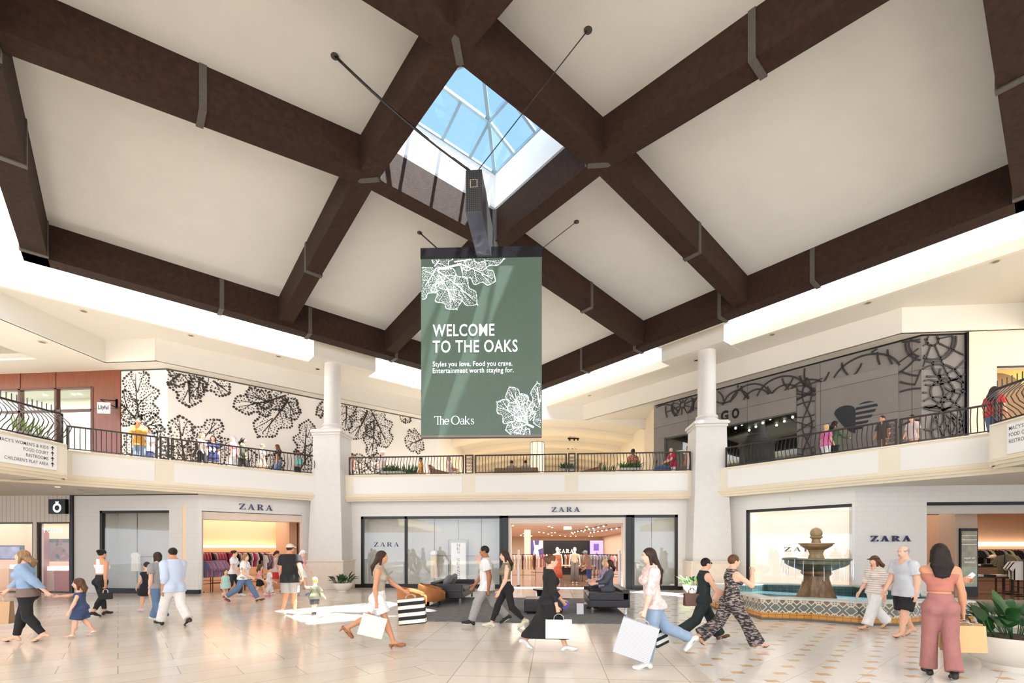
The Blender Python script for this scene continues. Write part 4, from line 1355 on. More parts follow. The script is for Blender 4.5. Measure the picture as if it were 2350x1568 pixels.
# glass front with the dark shop behind
mb = MB(); V_RW.box(mb, q0 + 0.35, d1, 0.06, 0.07, ZF, zb0)
wd = struct('window_8', mb, glass('tinted_glass', (.86, .92, .9), 0.10))
mb = MB(); V_RW.box(mb, q0 + .2, d1 + .4, 4.0, 4.1, ZF, zb0 + .6); V_RW.box(mb, q0 + .2, d1 + .4, .25, 4.0, zb0 + .4, zb0 + .5); V_RW.box(mb, d1 + .3, d1 + .4, .25, 4.0, ZF, zb0 + .5); V_RW.box(mb, q0 + .2, q0 + .3, .25, 4.0, ZF, zb0 + .5)
struct('wall_dark_shop', mb, mat('dark_shop', (40, 38, 37), 0.6))
mb = MB(); V_RW.box(mb, q0 + 0.6, d1, 2.0, 3.2, ZF + 0.0, ZF + 1.0); struct('wall_dark_shop_counter', mb, mat('shop_counter', (120, 100, 78), 0.5))
R_ = random.Random(5)
for i in range(14):
    a = d0 + 0.5 + (d1 - d0 - 0.7) * (i + .5) / 14; b = 1.0 + 2.2 * ((i * 7) % 5) / 5
    mb = MB(); mb.ball((0, 0, 0), 0.05, 8); o = mb.build('spot_lamp', M_LAMP, None); o.location = V_RW.pt(a, b, zb0 + 0.33)
    tag(o, 'small bright spot lamp under the ceiling of the dark upper shop', 'spot lamp', 'spot lamps in the dark upper shop')
# letters G O
t = thing('shop_letters', 'dark letters on the grey sign band right of the column', 'sign', V_RW.pt(V_RW.sx(1655), -0.11, V_RW.hit(1690, 962)[1]), V_RW.rz)
hL = V_RW.hit(1690, 938)[1] - V_RW.hit(1690, 962)[1]
for ch, p0, p1 in (('G', 1657, 1674), ('O', 1682, 1699)):
    mb = MB(); u0 = V_RW.sx(p0) - V_RW.sx(1655); put_text(mb, ch, lambda u, v: (u, 0, v), u0, 0, V_RW.sx(p1) - V_RW.sx(p0), hL, 0.05)
    o = mb.build('letter', M_BLACK, t); sm = o.modifiers.new('solid', 'SOLIDIFY'); sm.thickness = 0.06
# heart emblem
hc = V_RW.hit(1965, 955)
t = thing('heart_emblem', 'dark half solid, half striped heart emblem on the grey panel', 'emblem', V_RW.pt(hc[0], -0.12, hc[1]), V_RW.rz)
hs = (V_RW.sx(2012) - V_RW.sx(1917)) / 2 * 1.05
def heart(x):
    """upper and lower edge of the heart, x in -1..1"""
    a = abs(x)
    up = 0.32 + 0.33 * math.sqrt(max(0, 1 - ((a - .5) / .5) ** 2))
    dn = -0.98 + 1.28 * a ** 1.6
    return up, min(dn, up)
mb = MB()
for i in range(14):
    xa, xb = -1 + i / 14, -1 + (i + 1) / 14
    (ua, da), (ub, db) = heart(xa), heart(xb)
    mb.add([(xa * hs, 0, da * hs), (xb * hs, 0, db * hs), (xb * hs, 0, ub * hs), (xa * hs, 0, ua * hs)], [(0, 1, 2, 3)])
for k in range(6):
    y0, y1 = 0.56 - k * 0.27, 0.70 - k * 0.27
    xs = [i / 24 for i in range(25)]
    for i in range(24):
        xa, xb = xs[i], xs[i + 1]; (ua, da), (ub, db) = heart(xa), heart(xb)
        ta, tb, ba, bb = min(y1, ua), min(y1, ub), max(y0, da), max(y0, db)
        if ta > ba and tb > bb: mb.add([(xa * hs, 0, ba * hs), (xb * hs, 0, bb * hs), (xb * hs, 0, tb * hs), (xa * hs, 0, ta * hs)], [(0, 1, 2, 3)])
o = mb.build('heart_shape', mat('emblem_navy', (26, 27, 32), 0.6), t)
sm = o.modifiers.new('solid', 'SOLIDIFY'); sm.thickness = 0.03
# iron line work on the grey wall
iron = thing('iron_tracery', 'dark curling ironwork pattern across the grey upper shopfront', 'ironwork', V_RW.pt(0, 0, ZF))
def tracery(seg, build, label=None):
    lo = V_RW.pt(0, 0, ZF)
    f = lambda u, v: tuple(seg.pt(u, -0.03, v) - lo)
    def ok(u, v):
        if not (ZF < v < ZM - 0.07): return False
        if seg is V_RW:
            if u < 0.02 or u > seg.L: return False
            if q0 < u < d1 and v < zband: return False
            if h0 < u < h1 and v < V_RW.hit(2062, 838)[1]: return False
        else:
            if u < 0 or u > xg - 0.06: return False
        return True
    mb = MB()
    def flush(mb):
        if mb.v:
            o = mb.build('iron_scroll', mat('iron_lines', (44, 38, 36), 0.5), iron)
            sm = o.modifiers.new('solid', 'SOLIDIFY'); sm.thickness = 0.025
    def line(pts, w=0.055):
        mb = MB()
        run = []
        for p in pts + [None]:
            if p is not None and ok(*p): run.append(p)
            else:
                if len(run) > 1: ribbon(mb, run, w, f)
                run = []
        flush(mb)
    build(line)
def circ(c, r, a0=0, a1=2 * math.pi, n=40, sq=1.0): return ARC(c[0], c[1], r, r * sq, a0, a1, n)
def seg_line(a, b, n=14): return [(a[0] + (b[0] - a[0]) * i / n, a[1] + (b[1] - a[1]) * i / n) for i in range(n + 1)]
def wheel(line, c, r, spokes, rings, ph=0.2):
    for k in rings: line(circ(c, r * k))
    for i in range(spokes):
        a = ph + 2 * math.pi * i / spokes
        line(seg_line((c[0] + .25 * r * math.cos(a), c[1] + .25 * r * math.sin(a)), (c[0] + r * max(rings) * math.cos(a), c[1] + r * max(rings) * math.sin(a))), 0.04)
c1 = V_RW.hit(1567, 930); tracery(V_RW, lambda L: wheel(L, c1, 0.50, 10, (0.25, 1.0, 1.12, 1.75)))
c2 = V_R1.hit(2138, 782); tracery(V_R1, lambda L: wheel(L, c2, 0.62, 9, (0.28, 1.0, 1.14, 1.9, 2.35)))
c2b = (V_RW.L + c2[0] * 1.0, c2[1]); tracery(V_RW, lambda L: wheel(L, c2b, 0.62, 9, (1.0, 1.14, 1.9, 2.35)))
def sweeps(L):
    R = random.Random(3)
    z1 = ZM
    for px, r, dz, a0, a1 in ((1520, .9, -.9, .3, 2.6), (1535, .35, -1.3, 0, 4.5), (1530, .8, -2.3, -1, 2), (1525, .5, -3.0, 0, 5), (1625, .7, -.6, 0, 6.2), (1665, .55, -.2, 0, 6.2), (1690, .5, -.75, 0, 6.2), (1720, .8, -.9, .2, 3.0), (1735, .5, -.9, 0, 4), (1760, 1.0, -.1, 3.2, 6.0), (1790, .9, -1.0, .2, 2.8),
                              (1800, .5, -1.0, .2, 2.8), (1830, 1.1, -.2, 3.4, 6.0), (1850, .7, -1.2, 0, 3), (1875, 1.2, -.1, 3.3, 5.2), (1905, 1.0, -.2, 3.3, 6), (1940, 1.3, -.3, 2.8, 5.5), (1985, 1.0, -1.1, .3, 2.9), (2020, 1.1, -.2, 3.2, 5.8), (2050, 1.0, -.9, .3, 2.2), (2075, 1.3, -1.0, -1.2, 2.0), (2090, 1.9, -2.0, -1.0, 1.4), (2085, 1.0, -2.6, -1.5, 1.8), (2100, .6, -3.3, 0, 5)):
        a, _ = V_RW.hit(px, 900)
        L(circ((a, z1 + dz), r, a0, a1, 30, 0.9))
tracery(V_RW, sweeps)
def star(L):
    cx = (V_RW.sx(1832) + V_RW.sx(1874)) / 2
    for k in range(3):
        cz = ZF + 0.72 + k * 1.2
        for sg_ in (-1, 1):
            L([(cx + sg_ * 0.16 * math.sin(math.pi * t / 12), cz + 0.6 * (t / 6 - 1)) for t in range(13)], 0.045)
            L([(cx + 0.5 * (t / 6 - 1), cz + sg_ * 0.28 * (t / 6 - 1)) for t in range(13)], 0.045)
            L([(cx + 0.5 * (t / 6 - 1), cz + sg_ * (0.32 + 0.12 * (t / 6 - 1) ** 2)) for t in range(13)], 0.04)
tracery(V_RW, star)
def scroll(L):
    for (px, py, r, a0, a1) in ((2130, 905, .45, 0, 6.3), (2150, 890, .75, -2, 3.5), (2135, 960, .40, 0, 6.3), (2150, 965, .75, -1, 4), (2160, 900, .35, 0, 6.3), (2200, 930, .5, 1.2, 4.6), (2200, 860, .6, 2.8, 5), (2180, 835, .55, 3, 6.2), (2140, 1000, .9, 0, 3.1), (2190, 985, .7, 1, 4), (2125, 860, .6, 1.6, 4.7), (2165, 940, 1.0, -.6, 1.6)):
        L(circ(V_R1.hit(px, py), r, a0, a1, 30))
    c = V_R1.hit(2190, 1000)
    for i in range(5):
        L(seg_line((c[0] - .6 + i * .25, c[1] - .6), (c[0] - .1 + i * .25, c[1] + .6)), .05); L(seg_line((c[0] - .1 + i * .25, c[1] - .6), (c[0] - .6 + i * .25, c[1] + .6)), .05)
tracery(V_R1, scroll)
# yellow arch window of the shop at the upper right edge
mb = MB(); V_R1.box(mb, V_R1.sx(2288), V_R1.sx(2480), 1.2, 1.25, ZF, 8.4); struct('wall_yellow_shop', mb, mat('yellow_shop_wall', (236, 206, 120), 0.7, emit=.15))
mb = MB(); cc = V_R1.hit(2365, 890)
for i in range(16):
    a_, b_ = math.pi * i / 16, math.pi * (i + 1) / 16
    mb.add([tuple(V_R1.pt(cc[0] + math.cos(x) * r, 1.15, cc[1] - .1 + math.sin(x) * r)) for x, r in ((a_, 0.02), (a_, 1.0), (b_, 1.0), (b_, .02))], [(0, 1, 2, 3)])
V_R1.box(mb, cc[0] - 1.0, cc[0] + 1.0, 1.14, 1.16, ZF, cc[1] - .1)
struct('wall_shop_arch', mb, mat('arch_brown', (150, 120, 84), 0.7))

# ------------------------------------------------------------------ downlights
def downlight(p, r, label, group, lit=False):
    t = thing('downlight', label, 'ceiling light', p, 0, group)
    mb = MB(); mb.lathe([(r, 0.0), (r * 1.15, -0.012), (r * 0.8, -0.015), (r * .75, 0.0)], (0, 0, 0), 16); mb.build('trim_ring', mat('ring_paint', (206, 192, 170), 0.5), t)
    mb = MB(); mb.lathe([(r * .76, -0.010), (r * .76, -0.004)], (0, 0, 0), 14); mb.build('lamp', M_LAMP if lit else mat('dark_lamp', (96, 84, 70), 0.4), t)
for px, py in ((192, 714), (438, 770), (639, 818), (729, 847)):
    downlight(on_floor(px, py, ZC_ - 0.0), 0.10, 'round recessed light in the left gallery ceiling beside the bulkhead', 'recessed lights of the left gallery ceiling')
for px, py in ((1772, 768), (1992, 695), (2285, 600), (1598, 827), (1353, 908)):
    downlight(on_floor(px, py, ZC_ - 0.0), 0.10, 'round recessed light in the right gallery ceiling beside the bulkhead', 'recessed lights of the right gallery ceiling')
downlight(on_floor(132, 1117, ZS), 0.09, 'lit round recessed light in the soffit over the ring sign', None, True)
downlight(on_floor(185, 1125, ZS), 0.09, 'round recessed light in the left soffit, unlit', None, False)
downlight(on_floor(97, 785, ZM), 0.12, 'dark round recessed light in the low ceiling above the cherry wood shop', None, False)
for yr in (29.9, 31.0, 33.7):
    z = vault_z(0.9, .3)
    t = thing('track_light', 'short black track light under the vault behind the central balcony', 'track light', (1.4, yr, vault_z(1.4, .30)), 0, 'track lights of the far vault')
    mb = MB(); mb.box((0, 0, -0.04), (0.75, 0.12, 0.08)); mb.build('track', M_BLACK, t)
    for dx in (-.25, .05, .28):
        mb = MB(); mb.lathe([(0.05, -.18), (0.06, -.08), (0.02, -.06)], (dx, 0, 0), 10); mb.build('spot_head', M_BLACK, t)
# security camera on the left gallery lip
cp = at_depth(940, 885, 22.5)
t = thing('security_camera', 'white wall security camera beside the left edge of the sign', 'camera', cp, 0)
mb = MB(); mb.tube([(.22, .3, .18), (.22, .1, .20), (.15, 0, .12)], 0.025, 6); mb.build('arm', M_BLACK, t)
mb = MB(); mb.lathe([(0.02, -.20), (0.10, -.14), (0.12, -.02), (0.08, .06)], (0.1, 0, 0.0), 14); mb.build('dome', mat('camera_grey', (214, 212, 212), 0.3), t)
# ------------------------------------------------------------------ plants
M_LEAF = mat('glossy_leaf', (42, 82, 40), 0.3, noise=0.25, nscale=7)
M_LEAF2 = mat('bright_leaf', (72, 118, 52), 0.4, noise=0.2, nscale=9)
M_SOIL = mat('potting_soil', (52, 36, 28), 0.95, noise=0.3, nscale=30)
M_BOWL = mat('cream_bowl', (232, 224, 210), 0.45)
M_TROUGH = mat('grey_trough', (186, 178, 166), 0.7)
def blade(mb, base, d, L, w, droop, stem=0.0, twist=0.0, n=7, tipw=0.0):
    """one bent leaf; d: start direction"""
    d = Vector(d).normalized()
    p = Vector(base)
    side = d.cross(Vector((0, 0, 1)))
    if side.length < .05: side = Vector((1, 0, 0))
    side.normalize()
    side = Matrix.Rotation(twist, 3, d) @ side
    if stem:
        q = p + d * stem
        mb.tube([p, (p + q) / 2 + Vector((0, 0, -.01)), q], 0.007, 4)
        p = q
    vs = []
    for i in range(n):
        t = i / (n - 1)
        ww = w / 2 * (math.sin(math.pi * min(1, t ** 0.75 * 0.98 + 0.02)) ** 0.8 if tipw == 0 else (1 - t ** 3 * .95))
        nrm = side.cross(d)
        vs += [p - side * ww + nrm * ww * .25, p - nrm * 0.0, p + side * ww + nrm * ww * .25]
        p = p + d * (L / (n - 1))
        d = (d + Vector((0, 0, -droop / n))).normalized()
    fs = []
    for i in range(n - 1):
        for j in range(2): fs.append((i * 3 + j, i * 3 + j + 1, i * 3 + j + 4, i * 3 + j + 3))
    mb.add(vs, fs)
def bowl_planter(name, label, loc, R, h, n, L, w, seed, m=None, cat='potted plant'):
    t = thing(name, label, cat, loc)
    mb = MB(); mb.lathe([(R * .42, 0), (R * .45, h * .12), (R * .45, h * .16), (R * .62, h * .28), (R * .86, h * .60), (R * .98, h * .92), (R, h), (R * .93, h), (R * .90, h * .88)], n=36)
    mb.build('bowl', M_BOWL, t, smooth=True, auto=50)
    mb = MB(); mb.lathe([(R * .91, h * .84), (R * .5, h * .90), (0.01, h * .92)], n=24); mb.build('soil', M_SOIL, t)
    R_ = random.Random(seed)
    for i in range(n):
        mb = MB()
        a = R_.uniform(0, 2 * math.pi); r = R * .75 * math.sqrt(R_.random())
        el = R_.uniform(0.7, 1.9) if r < R * .5 else R_.uniform(.45, 1.4)
        b = (r * math.cos(a), r * math.sin(a), h * .88)
        blade(mb, b, (math.cos(a), math.sin(a), el * 1.3), L * R_.uniform(.75, 1.15), w * R_.uniform(.8, 1.15), R_.uniform(.6, 1.8), L * R_.uniform(.35, .95), R_.uniform(-.5, .5), 8)
        mb.build('leaf', m or M_LEAF, t, smooth=True)
    return t
p = on_floor(2352, 1548); bowl_planter('bowl_planter', 'large cream bowl planter with broad dark leaves at the lower right corner', p + Vector((.12, .30, 0)), 0.72, 0.50, 64, 0.36, 0.16, 4)
p = on_y(786, 1352, 17.45); bowl_planter('bowl_planter', 'cream bowl planter with dark leaves in front of the left column', (p.x, 17.45, 0), 0.42, 0.36, 44, 0.28, 0.12, 5)
p = on_y(1590, 1354, 17.45); bowl_planter('bowl_planter', 'bowl planter with light green leaves in front of the right column', (p.x, 17.45, 0), 0.36, 0.36, 34, 0.28, 0.11, 6, M_LEAF2)
def trough(label, px, py_top, y, w, hplant, kind, seed):
    base = on_y(px, 1080, y)
    t = thing('planter_box', label, 'planter', (base.x, y, ZF))
    h = 0.62
    mb = MB(); mb.hexa([(-w * .46, -.20, 0), (w * .46, -.20, 0), (w * .46, .20, 0), (-w * .46, .20, 0)], [(-w / 2, -.24, h), (w / 2, -.24, h), (w / 2, .24, h), (-w / 2, .24, h)])
    mb.build('box', M_TROUGH, t, bevel=.01)
    mb = MB(); R_ = random.Random(seed)
    if kind == 'bush':
        for i in range(150):
            a = R_.uniform(0, 6.28); x = R_.uniform(-w * .42, w * .42)
            blade(mb, (x, R_.uniform(-.15, .15), h - .02), (math.cos(a), math.sin(a), R_.uniform(.5, 2.2)), hplant * R_.uniform(.7, 1.2), 0.045, R_.uniform(.8, 2.4), 0, 0, 6)
    else:
        for i in range(34):
            a = R_.uniform(0, 6.28); x = R_.uniform(-w * .42, w * .42)
            blade(mb, (x, R_.uniform(-.12, .12), h - .02), (math.cos(a) * .22, math.sin(a) * .22, 1), hplant * R_.uniform(.6, 1.1), 0.06, 0.0, 0, R_.uniform(-1, 1), 6)
    mb.build('foliage', M_LEAF2 if kind == 'bush' else M_LEAF, t)
trough('grey trough with bushy green plant behind the central railing, nearest the left column', 902, 1062, 20.0, 0.95, 0.45, 'bush', 1)
trough('grey planter box with upright snake plants behind the central railing, left part', 940, 1055, 20.9, 0.8, 0.55, 'snake', 2)
trough('dark bushy plant pot behind the central railing right of the green sign', 1302, 1058, 20.0, 0.6, 0.40, 'bush', 3)
trough('grey planter box with upright snake plants behind the central railing, right part', 1396, 1050, 21.5, 0.8, 0.50, 'snake', 4)
trough('grey trough with bushy green plant beside the man in the crimson shirt', 1446, 1055, 20.0, 0.95, 0.45, 'bush', 5)
b_ = on_x(70, 985, XC - BX - 0.45)
t = thing('planter_box', 'tall snake plants in a box behind the left basket railing', 'planter', (XC - BX - .55, b_.y, ZF))
mb = MB(); mb.box((0, 0, .25), (.4, .9, .5)); mb.build('box', M_TROUGH, t)
mb = MB(); R_ = random.Random(9)
for i in range(30):
    a = R_.uniform(0, 6.28); blade(mb, (R_.uniform(-.15, .15), R_.uniform(-.4, .4), .5), (math.cos(a) * .3, math.sin(a) * .3, 1), R_.uniform(.3, .55), 0.05, 0.2, 0, R_.uniform(-1, 1), 6)
mb.build('foliage', mat('yellow_green_leaf', (120, 138, 70), .4, noise=.25, nscale=9), t)

# ------------------------------------------------------------------ lounge in the middle of the court
M_LEATHER = mat('black_leather', (30, 26, 25), 0.38, bump=0.1, bscale=60)
M_TAN = mat('tan_velvet', (150, 94, 46), 0.75, noise=0.12, nscale=10)
M_CHROME = mat('chrome', (205, 205, 205), 0.12, 1.0)
M_RUG = mat('rug_grey', (112, 112, 114), 0.95, noise=0.45, nscale=7, stretch=(1, 3.5, 1), bump=0.6, bscale=50)
rl, rr = on_floor(906, 1429), on_floor(1450, 1430)
rd = (rr - rl).normalized(); ry0 = (rl.y + rr.y) / 2
mb = MB(); mb.b2((0, 0, 0), ((rr - rl).length, 5.2, 0.018))
o = mb.build('rug', M_RUG); o.location = (rl.x, ry0, 0.0); tag(o, 'large dark grey woven rug under the lounge furniture', 'rug')
def barrel_chair(label, px, py, rz):
    loc = on_floor(px, py); loc.z = 0.018
    t = thing('tub_chair', label, 'chair', loc, rz, 'tan tub chairs on the rug')
    mb = MB()
    mb.lathe([(.30, .16), (.36, .19), (.37, .38), (.34, .43), (.2, .45), (.01, .45)], n=28, sx=1.0, sy=.95); mb.build('seat', M_TAN, t, smooth=True, auto=60)
    mb = MB(); n = 20
    vs, fs = [], []
    for i in range(n + 1):
        th = math.radians(-128 + 256 * i / n) + math.pi
        edge = abs(i / n - .5) * 2
        top = .66 - .18 * edge ** 1.6
        for r, z in ((.35, .15), (.41, .20), (.43, top - .06), (.41, top - .01), (.37, top), (.33, top - .06), (.335, .20)):
            vs.append((r * math.cos(th), r * math.sin(th) * .98, z))
    for i in range(n):
        for j in range(7): fs.append((i * 7 + j, i * 7 + (j + 1) % 7, (i + 1) * 7 + (j + 1) % 7, (i + 1) * 7 + j))
    fs += [tuple(range(6, -1, -1)), tuple(n * 7 + j for j in range(7))]
    mb.add(vs, fs); mb.build('back', M_TAN, t, smooth=True, auto=50)
    for a in (45, 135, 225, 315):
        mb = MB(); mb.lathe([(.018, 0), (.028, .17)], (.26 * math.cos(math.radians(a)), .26 * math.sin(math.radians(a)), 0), 10); mb.build('leg', M_BLACK, t)
barrel_chair('tan velvet tub chair nearest the woman with the striped bag', 948, 1405, math.radians(8))
barrel_chair('tan velvet tub chair beside the black leather sofa', 993, 1392, math.radians(8))
def sofa(label, loc, rz, L, D=.95, H=.66, pillows=0):
    """local x: from back to front, y: along the sofa"""
    t = thing('leather_sofa', label, 'sofa', loc, rz, 'black leather sofas of the lounge')
    mb = MB(); mb.b2((0, 0, .17), (D, L, .36)); mb.build('frame', M_LEATHER, t, bevel=.02)
    mb = MB(); mb.b2((.0, 0, .34), (.20, L, H)); mb.build('backrest', M_LEATHER, t, bevel=.04)
    for y0 in (0, L - .16):
        mb = MB(); mb.b2((.0, y0, .34), (D, y0 + .16, H - .06)); mb.build('armrest', M_LEATHER, t, bevel=.03)
    for k in range(2):
        y0 = .17 + k * (L - .34) / 2
        mb = MB(); mb.b2((.20, y0 + .01, .36), (D + .02, y0 + (L - .34) / 2 - .01, .47)); mb.build('seat_cushion', M_LEATHER, t, bevel=.04)
    for y0 in (.08, L - .14):
        for x0 in (.06, D - .12):
            mb = MB(); mb.b2((x0, y0, 0), (x0 + .06, y0 + .06, .18)); mb.build('leg', M_CHROME, t)
    return t
rp0 = on_floor(1347, 1413); rp0.z = .018
# right sofa: faces left, seen from its near end
rz_r = math.pi
sr = on_floor(1446, 1413)
sofa('black leather sofa on the right of the rug with two people sitting on it', (sr.x, sr.y + 2.1, .018), math.pi, 2.1, 1.02, .62)
sl = on_floor(1000, 1384)
sl = on_floor(976, 1388)
sofa('black leather sofa on the left of the rug with grey cushions', (sl.x + .15, sl.y + .0, .018), math.radians(0), 2.3, .98, .66)
M_CUSH = mat('grey_cushion', (112, 112, 116), .8)
for i, (dx, dy, r) in enumerate(((.42, .50, .3), (.45, 1.15, -.2))):
    mb = MB(); mb.ball((0, 0, 0), (.11, .30, .21), 18); o = mb.build('cushion', M_CUSH, None, smooth=True); o.location = (sl.x + .15 + dx, sl.y + dy, .68); o.rotation_euler = (r * .3, .45, 0)
    tag(o, 'grey cushion leaning on the left black sofa, ' + ('nearer one' if i == 0 else 'farther one'), 'cushion', 'cushions on the left black sofa')
def round_table(label, px, py, r, h, m):
    loc = on_floor(px, py); loc.z = .018
    t = thing('side_table', label, 'table', loc)
    mb = MB(); mb.lathe([(r * .97, h - .05), (r, h - .03), (r, h), (.01, h)], n=28); mb.build('table_top', m, t)
    mb = MB(); mb.lathe([(r * .75, h - .05), (r * .68, .10), (r * .66, 0)][::-1], n=28); mb.build('base', m, t)
round_table('low round black table between the two tan chairs', 975, 1392, .2, .46, M_BLACK)
round_table('round black table behind the black ottoman', 1254, 1378, .44, .36, M_BLACK)
oc = on_floor(1247, 1413)
t = thing('ottoman', 'long black leather ottoman behind the woman in the black dress', 'ottoman', (oc.x, oc.y + .45, .018))
mb = MB(); mb.box((0, 0, .21), (.98, .8, .34)); mb.build('seat', M_LEATHER, t, bevel=.04)
for x in (-.4, .4):
    for y in (-.3, .3):
        mb = MB(); mb.box((x, y, .025), (.05, .05, .05)); mb.build('leg', M_BLACK, t)

# ------------------------------------------------------------------ fountain
def tile_mat():
    n = NB('patterned_tiles', rough=.3)
    uv = n.nt.nodes.new('ShaderNodeUVMap').outputs[0]
    o = n.xyz(uv)
    P = .30
    def lat(dx, dy):
        a = n.m_('ABSOLUTE', n.m_('SUBTRACT', n.m_('FRACT', n.m_('ADD', n.m_('DIVIDE', o[0], P), dx)), .5))
        b = n.m_('ABSOLUTE', n.m_('SUBTRACT', n.m_('FRACT', n.m_('ADD', n.m_('DIVIDE', o[1], P), dy)), .5))
        return a, b
    a, b = lat(0, 0); d1 = n.m_('ADD', a, b)
    a2, b2 = lat(.5, 0); r2 = n.m_('SQRT', n.m_('ADD', n.m_('MULTIPLY', a2, a2), n.m_('MULTIPLY', b2, b2)))
    m2 = n.m_('MINIMUM', a2, b2); 
    brown = n.m_('LESS_THAN', d1, .19)
    line1 = n.m_('LESS_THAN', n.m_('ABSOLUTE', n.m_('SUBTRACT', d1, .28)), .055)
    line3 = n.m_('LESS_THAN', n.m_('ABSOLUTE', n.m_('SUBTRACT', d1, .62)), .04)
    ring = n.m_('LESS_THAN', n.m_('ABSOLUTE', n.m_('SUBTRACT', r2, .20)), .045)
    cross = n.m_('MULTIPLY', n.m_('LESS_THAN', m2, .035), n.m_('LESS_THAN', r2, .2))
    c = n.mix(brown, lin((96, 104, 98)), lin((128, 92, 66)))
    light = n.m_('MAXIMUM', n.m_('MAXIMUM', line1, line3), n.m_('MAXIMUM', ring, cross))
    return n.done(n.mix(light, c, lin((214, 200, 172))))
def grid_tile(name, c1, c2, size):
    n = NB(name, rough=.28)
    uv = n.nt.nodes.new('ShaderNodeUVMap').outputs[0]
    b = n.brick(uv, lin(c1), lin(c2), lin([int(v * .6) for v in c1]), size[0], size[1], .006, 0)
    v = n.m_('ADD', .8, n.m_('MULTIPLY', n.noise(uv, 3.0, 3), .4))
    s = n.nt.nodes.new('ShaderNodeVectorMath'); s.operation = 'SCALE'; n.put(s.inputs[0], b.outputs[0]); n.put(s.inputs['Scale'], v)
    return n.done(s.outputs[0])
fc = at_depth(1873, 1370, 13.0); FC = Vector((fc.x, fc.y, 0))
fountain = thing('tiled_fountain', 'two-tier stone fountain in a patterned tile basin at the right', 'fountain', FC)
a_c = math.atan2((on_floor(1754, 1421) - FC).y, (on_floor(1754, 1421) - FC).x)
outline = []
for k in range(4):
    for da, r in ((0, 3.15), (18, 2.62), (36, 2.82), (54, 2.82), (72, 2.62)):
        th = a_c + math.radians(k * 90 + da)
        outline.append((r * math.cos(th), r * math.sin(th)))
def band_wall(poly, z0, z1, m, name, parent, flip=False):
    mb = MB(); uvs = []; u = 0
    n = len(poly)
    for i in range(n):
        a, b = poly[i], poly[(i + 1) % n]
        l = math.hypot(b[0] - a[0], b[1] - a[1])
        mb.add([(a[0], a[1], z0), (b[0], b[1], z0), (b[0], b[1], z1), (a[0], a[1], z1)], [(0, 1, 2, 3)])
        uvs += [(u, z0), (u + l, z0), (u + l, z1), (u, z1)]; u += l
    o = mb.build(name, m, parent)
    lay = o.data.uv_layers.new(name='UVMap')
    for i, q in enumerate(uvs): lay.data[i].uv = q
    return o
def scaled(poly, k): return [(x * k, y * k) for x, y in poly]
def inset_poly(poly, d): return [(x * (1 - d / math.hypot(x, y)), y * (1 - d / math.hypot(x, y))) for x, y in poly]
band_wall(inset_poly(outline, -.03), 0.0, .055, mat('fountain_plinth', (96, 88, 80), .5), 'plinth', fountain)
band_wall(outline, .05, .17, grid_tile('ochre_tile', (206, 142, 48), (190, 126, 40), (.15, .13)), 'ochre_band', fountain)
band_wall(outline, .17, .48, tile_mat(), 'tile_wall', fountain)
inn = inset_poly(outline, .42)
mb = MB(); n = len(outline); op_ = inset_poly(outline, -.04)
mb.add([(x, y, .48) for x, y in op_] + [(x, y, .48) for x, y in inn] + [(x, y, .52) for x, y in op_] + [(x, y, .52) for x, y in inn],
       [(i, (i + 1) % n, 2 * n + (i + 1) % n, 2 * n + i) for i in range(n)] + [(2 * n + i, 2 * n + (i + 1) % n, 3 * n + (i + 1) % n, 3 * n + i) for i in range(n)] + [(n + i, 3 * n + i, 3 * n + (i + 1) % n, n + (i + 1) % n) for i in range(n)] + [(i, n + i, n + (i + 1) % n, (i + 1) % n) for i in range(n)])
mb.build('rim', mat('rim_stone', (196, 202, 190), .35, noise=.08, nscale=12), fountain)
band_wall(inn, .02, .49, grid_tile('teal_tile', (64, 92, 92), (82, 112, 108), (.10, .10)), 'inner_wall', fountain)
mb = MB(); mb.add([(x, y, .30) for x, y in inset_poly(outline, .41)], [tuple(range(n))]); mb.build('water', mat('pool_water', (62, 88, 94), .06, spec=.6, bump=.25, bscale=9), fountain)
M_FST = mat('weathered_stone', (150, 124, 88), .5, noise=.35, nscale=6, stretch=(1, 1, .35), bump=.2, bscale=20)
M_FST2 = mat('green_stone', (104, 104, 84), .45, noise=.35, nscale=7, bump=.3, bscale=24)
def fz(py, Z=13.0): return 1.7 + (HORIZON - py) / F_PX * Z
fr = lambda w: w / 2 / F_PX * 13.0
mb = MB(); mb.lathe([(fr(78), .12), (fr(78), .36), (fr(72), .42), (fr(60), fz(1345)), (fr(50), fz(1328)), (fr(50), fz(1322)), (fr(62), fz(1316)), (fr(58), fz(1311)), (fr(64), fz(1308))], n=32, lobes=8, amp=.05)
mb.build('pedestal', mat('streaked_stone', (122, 92, 62), .45, noise=.5, nscale=8, stretch=(1.6, 1.6, .16), bump=.2, bscale=16), fountain, smooth=True, auto=35)
mb = MB(); mb.lathe([(fr(44), fz(1312)), (fr(70), fz(1308)), (fr(112), fz(1299)), (fr(126), fz(1294)), (fr(128), fz(1287)), (fr(136), fz(1285)), (fr(136), fz(1282)), (fr(126), fz(1281)), (fr(110), fz(1288)), (.02, fz(1296))], n=48)
mb.build('lower_bowl', M_FST2, fountain, smooth=True, auto=40)
mb = MB(); mb.lathe([(fr(126) - .01, fz(1284)), (.01, fz(1284))], n=40); mb.build('bowl_water', mat('bowl_water', (150, 170, 170), .05), fountain)
mb = MB(); mb.lathe([(fr(36), fz(1290)), (fr(32), fz(1280)), (fr(26), fz(1272)), (fr(30), fz(1266)), (fr(34), fz(1262))], n=28); mb.build('stem', M_FST, fountain, smooth=True, auto=40)
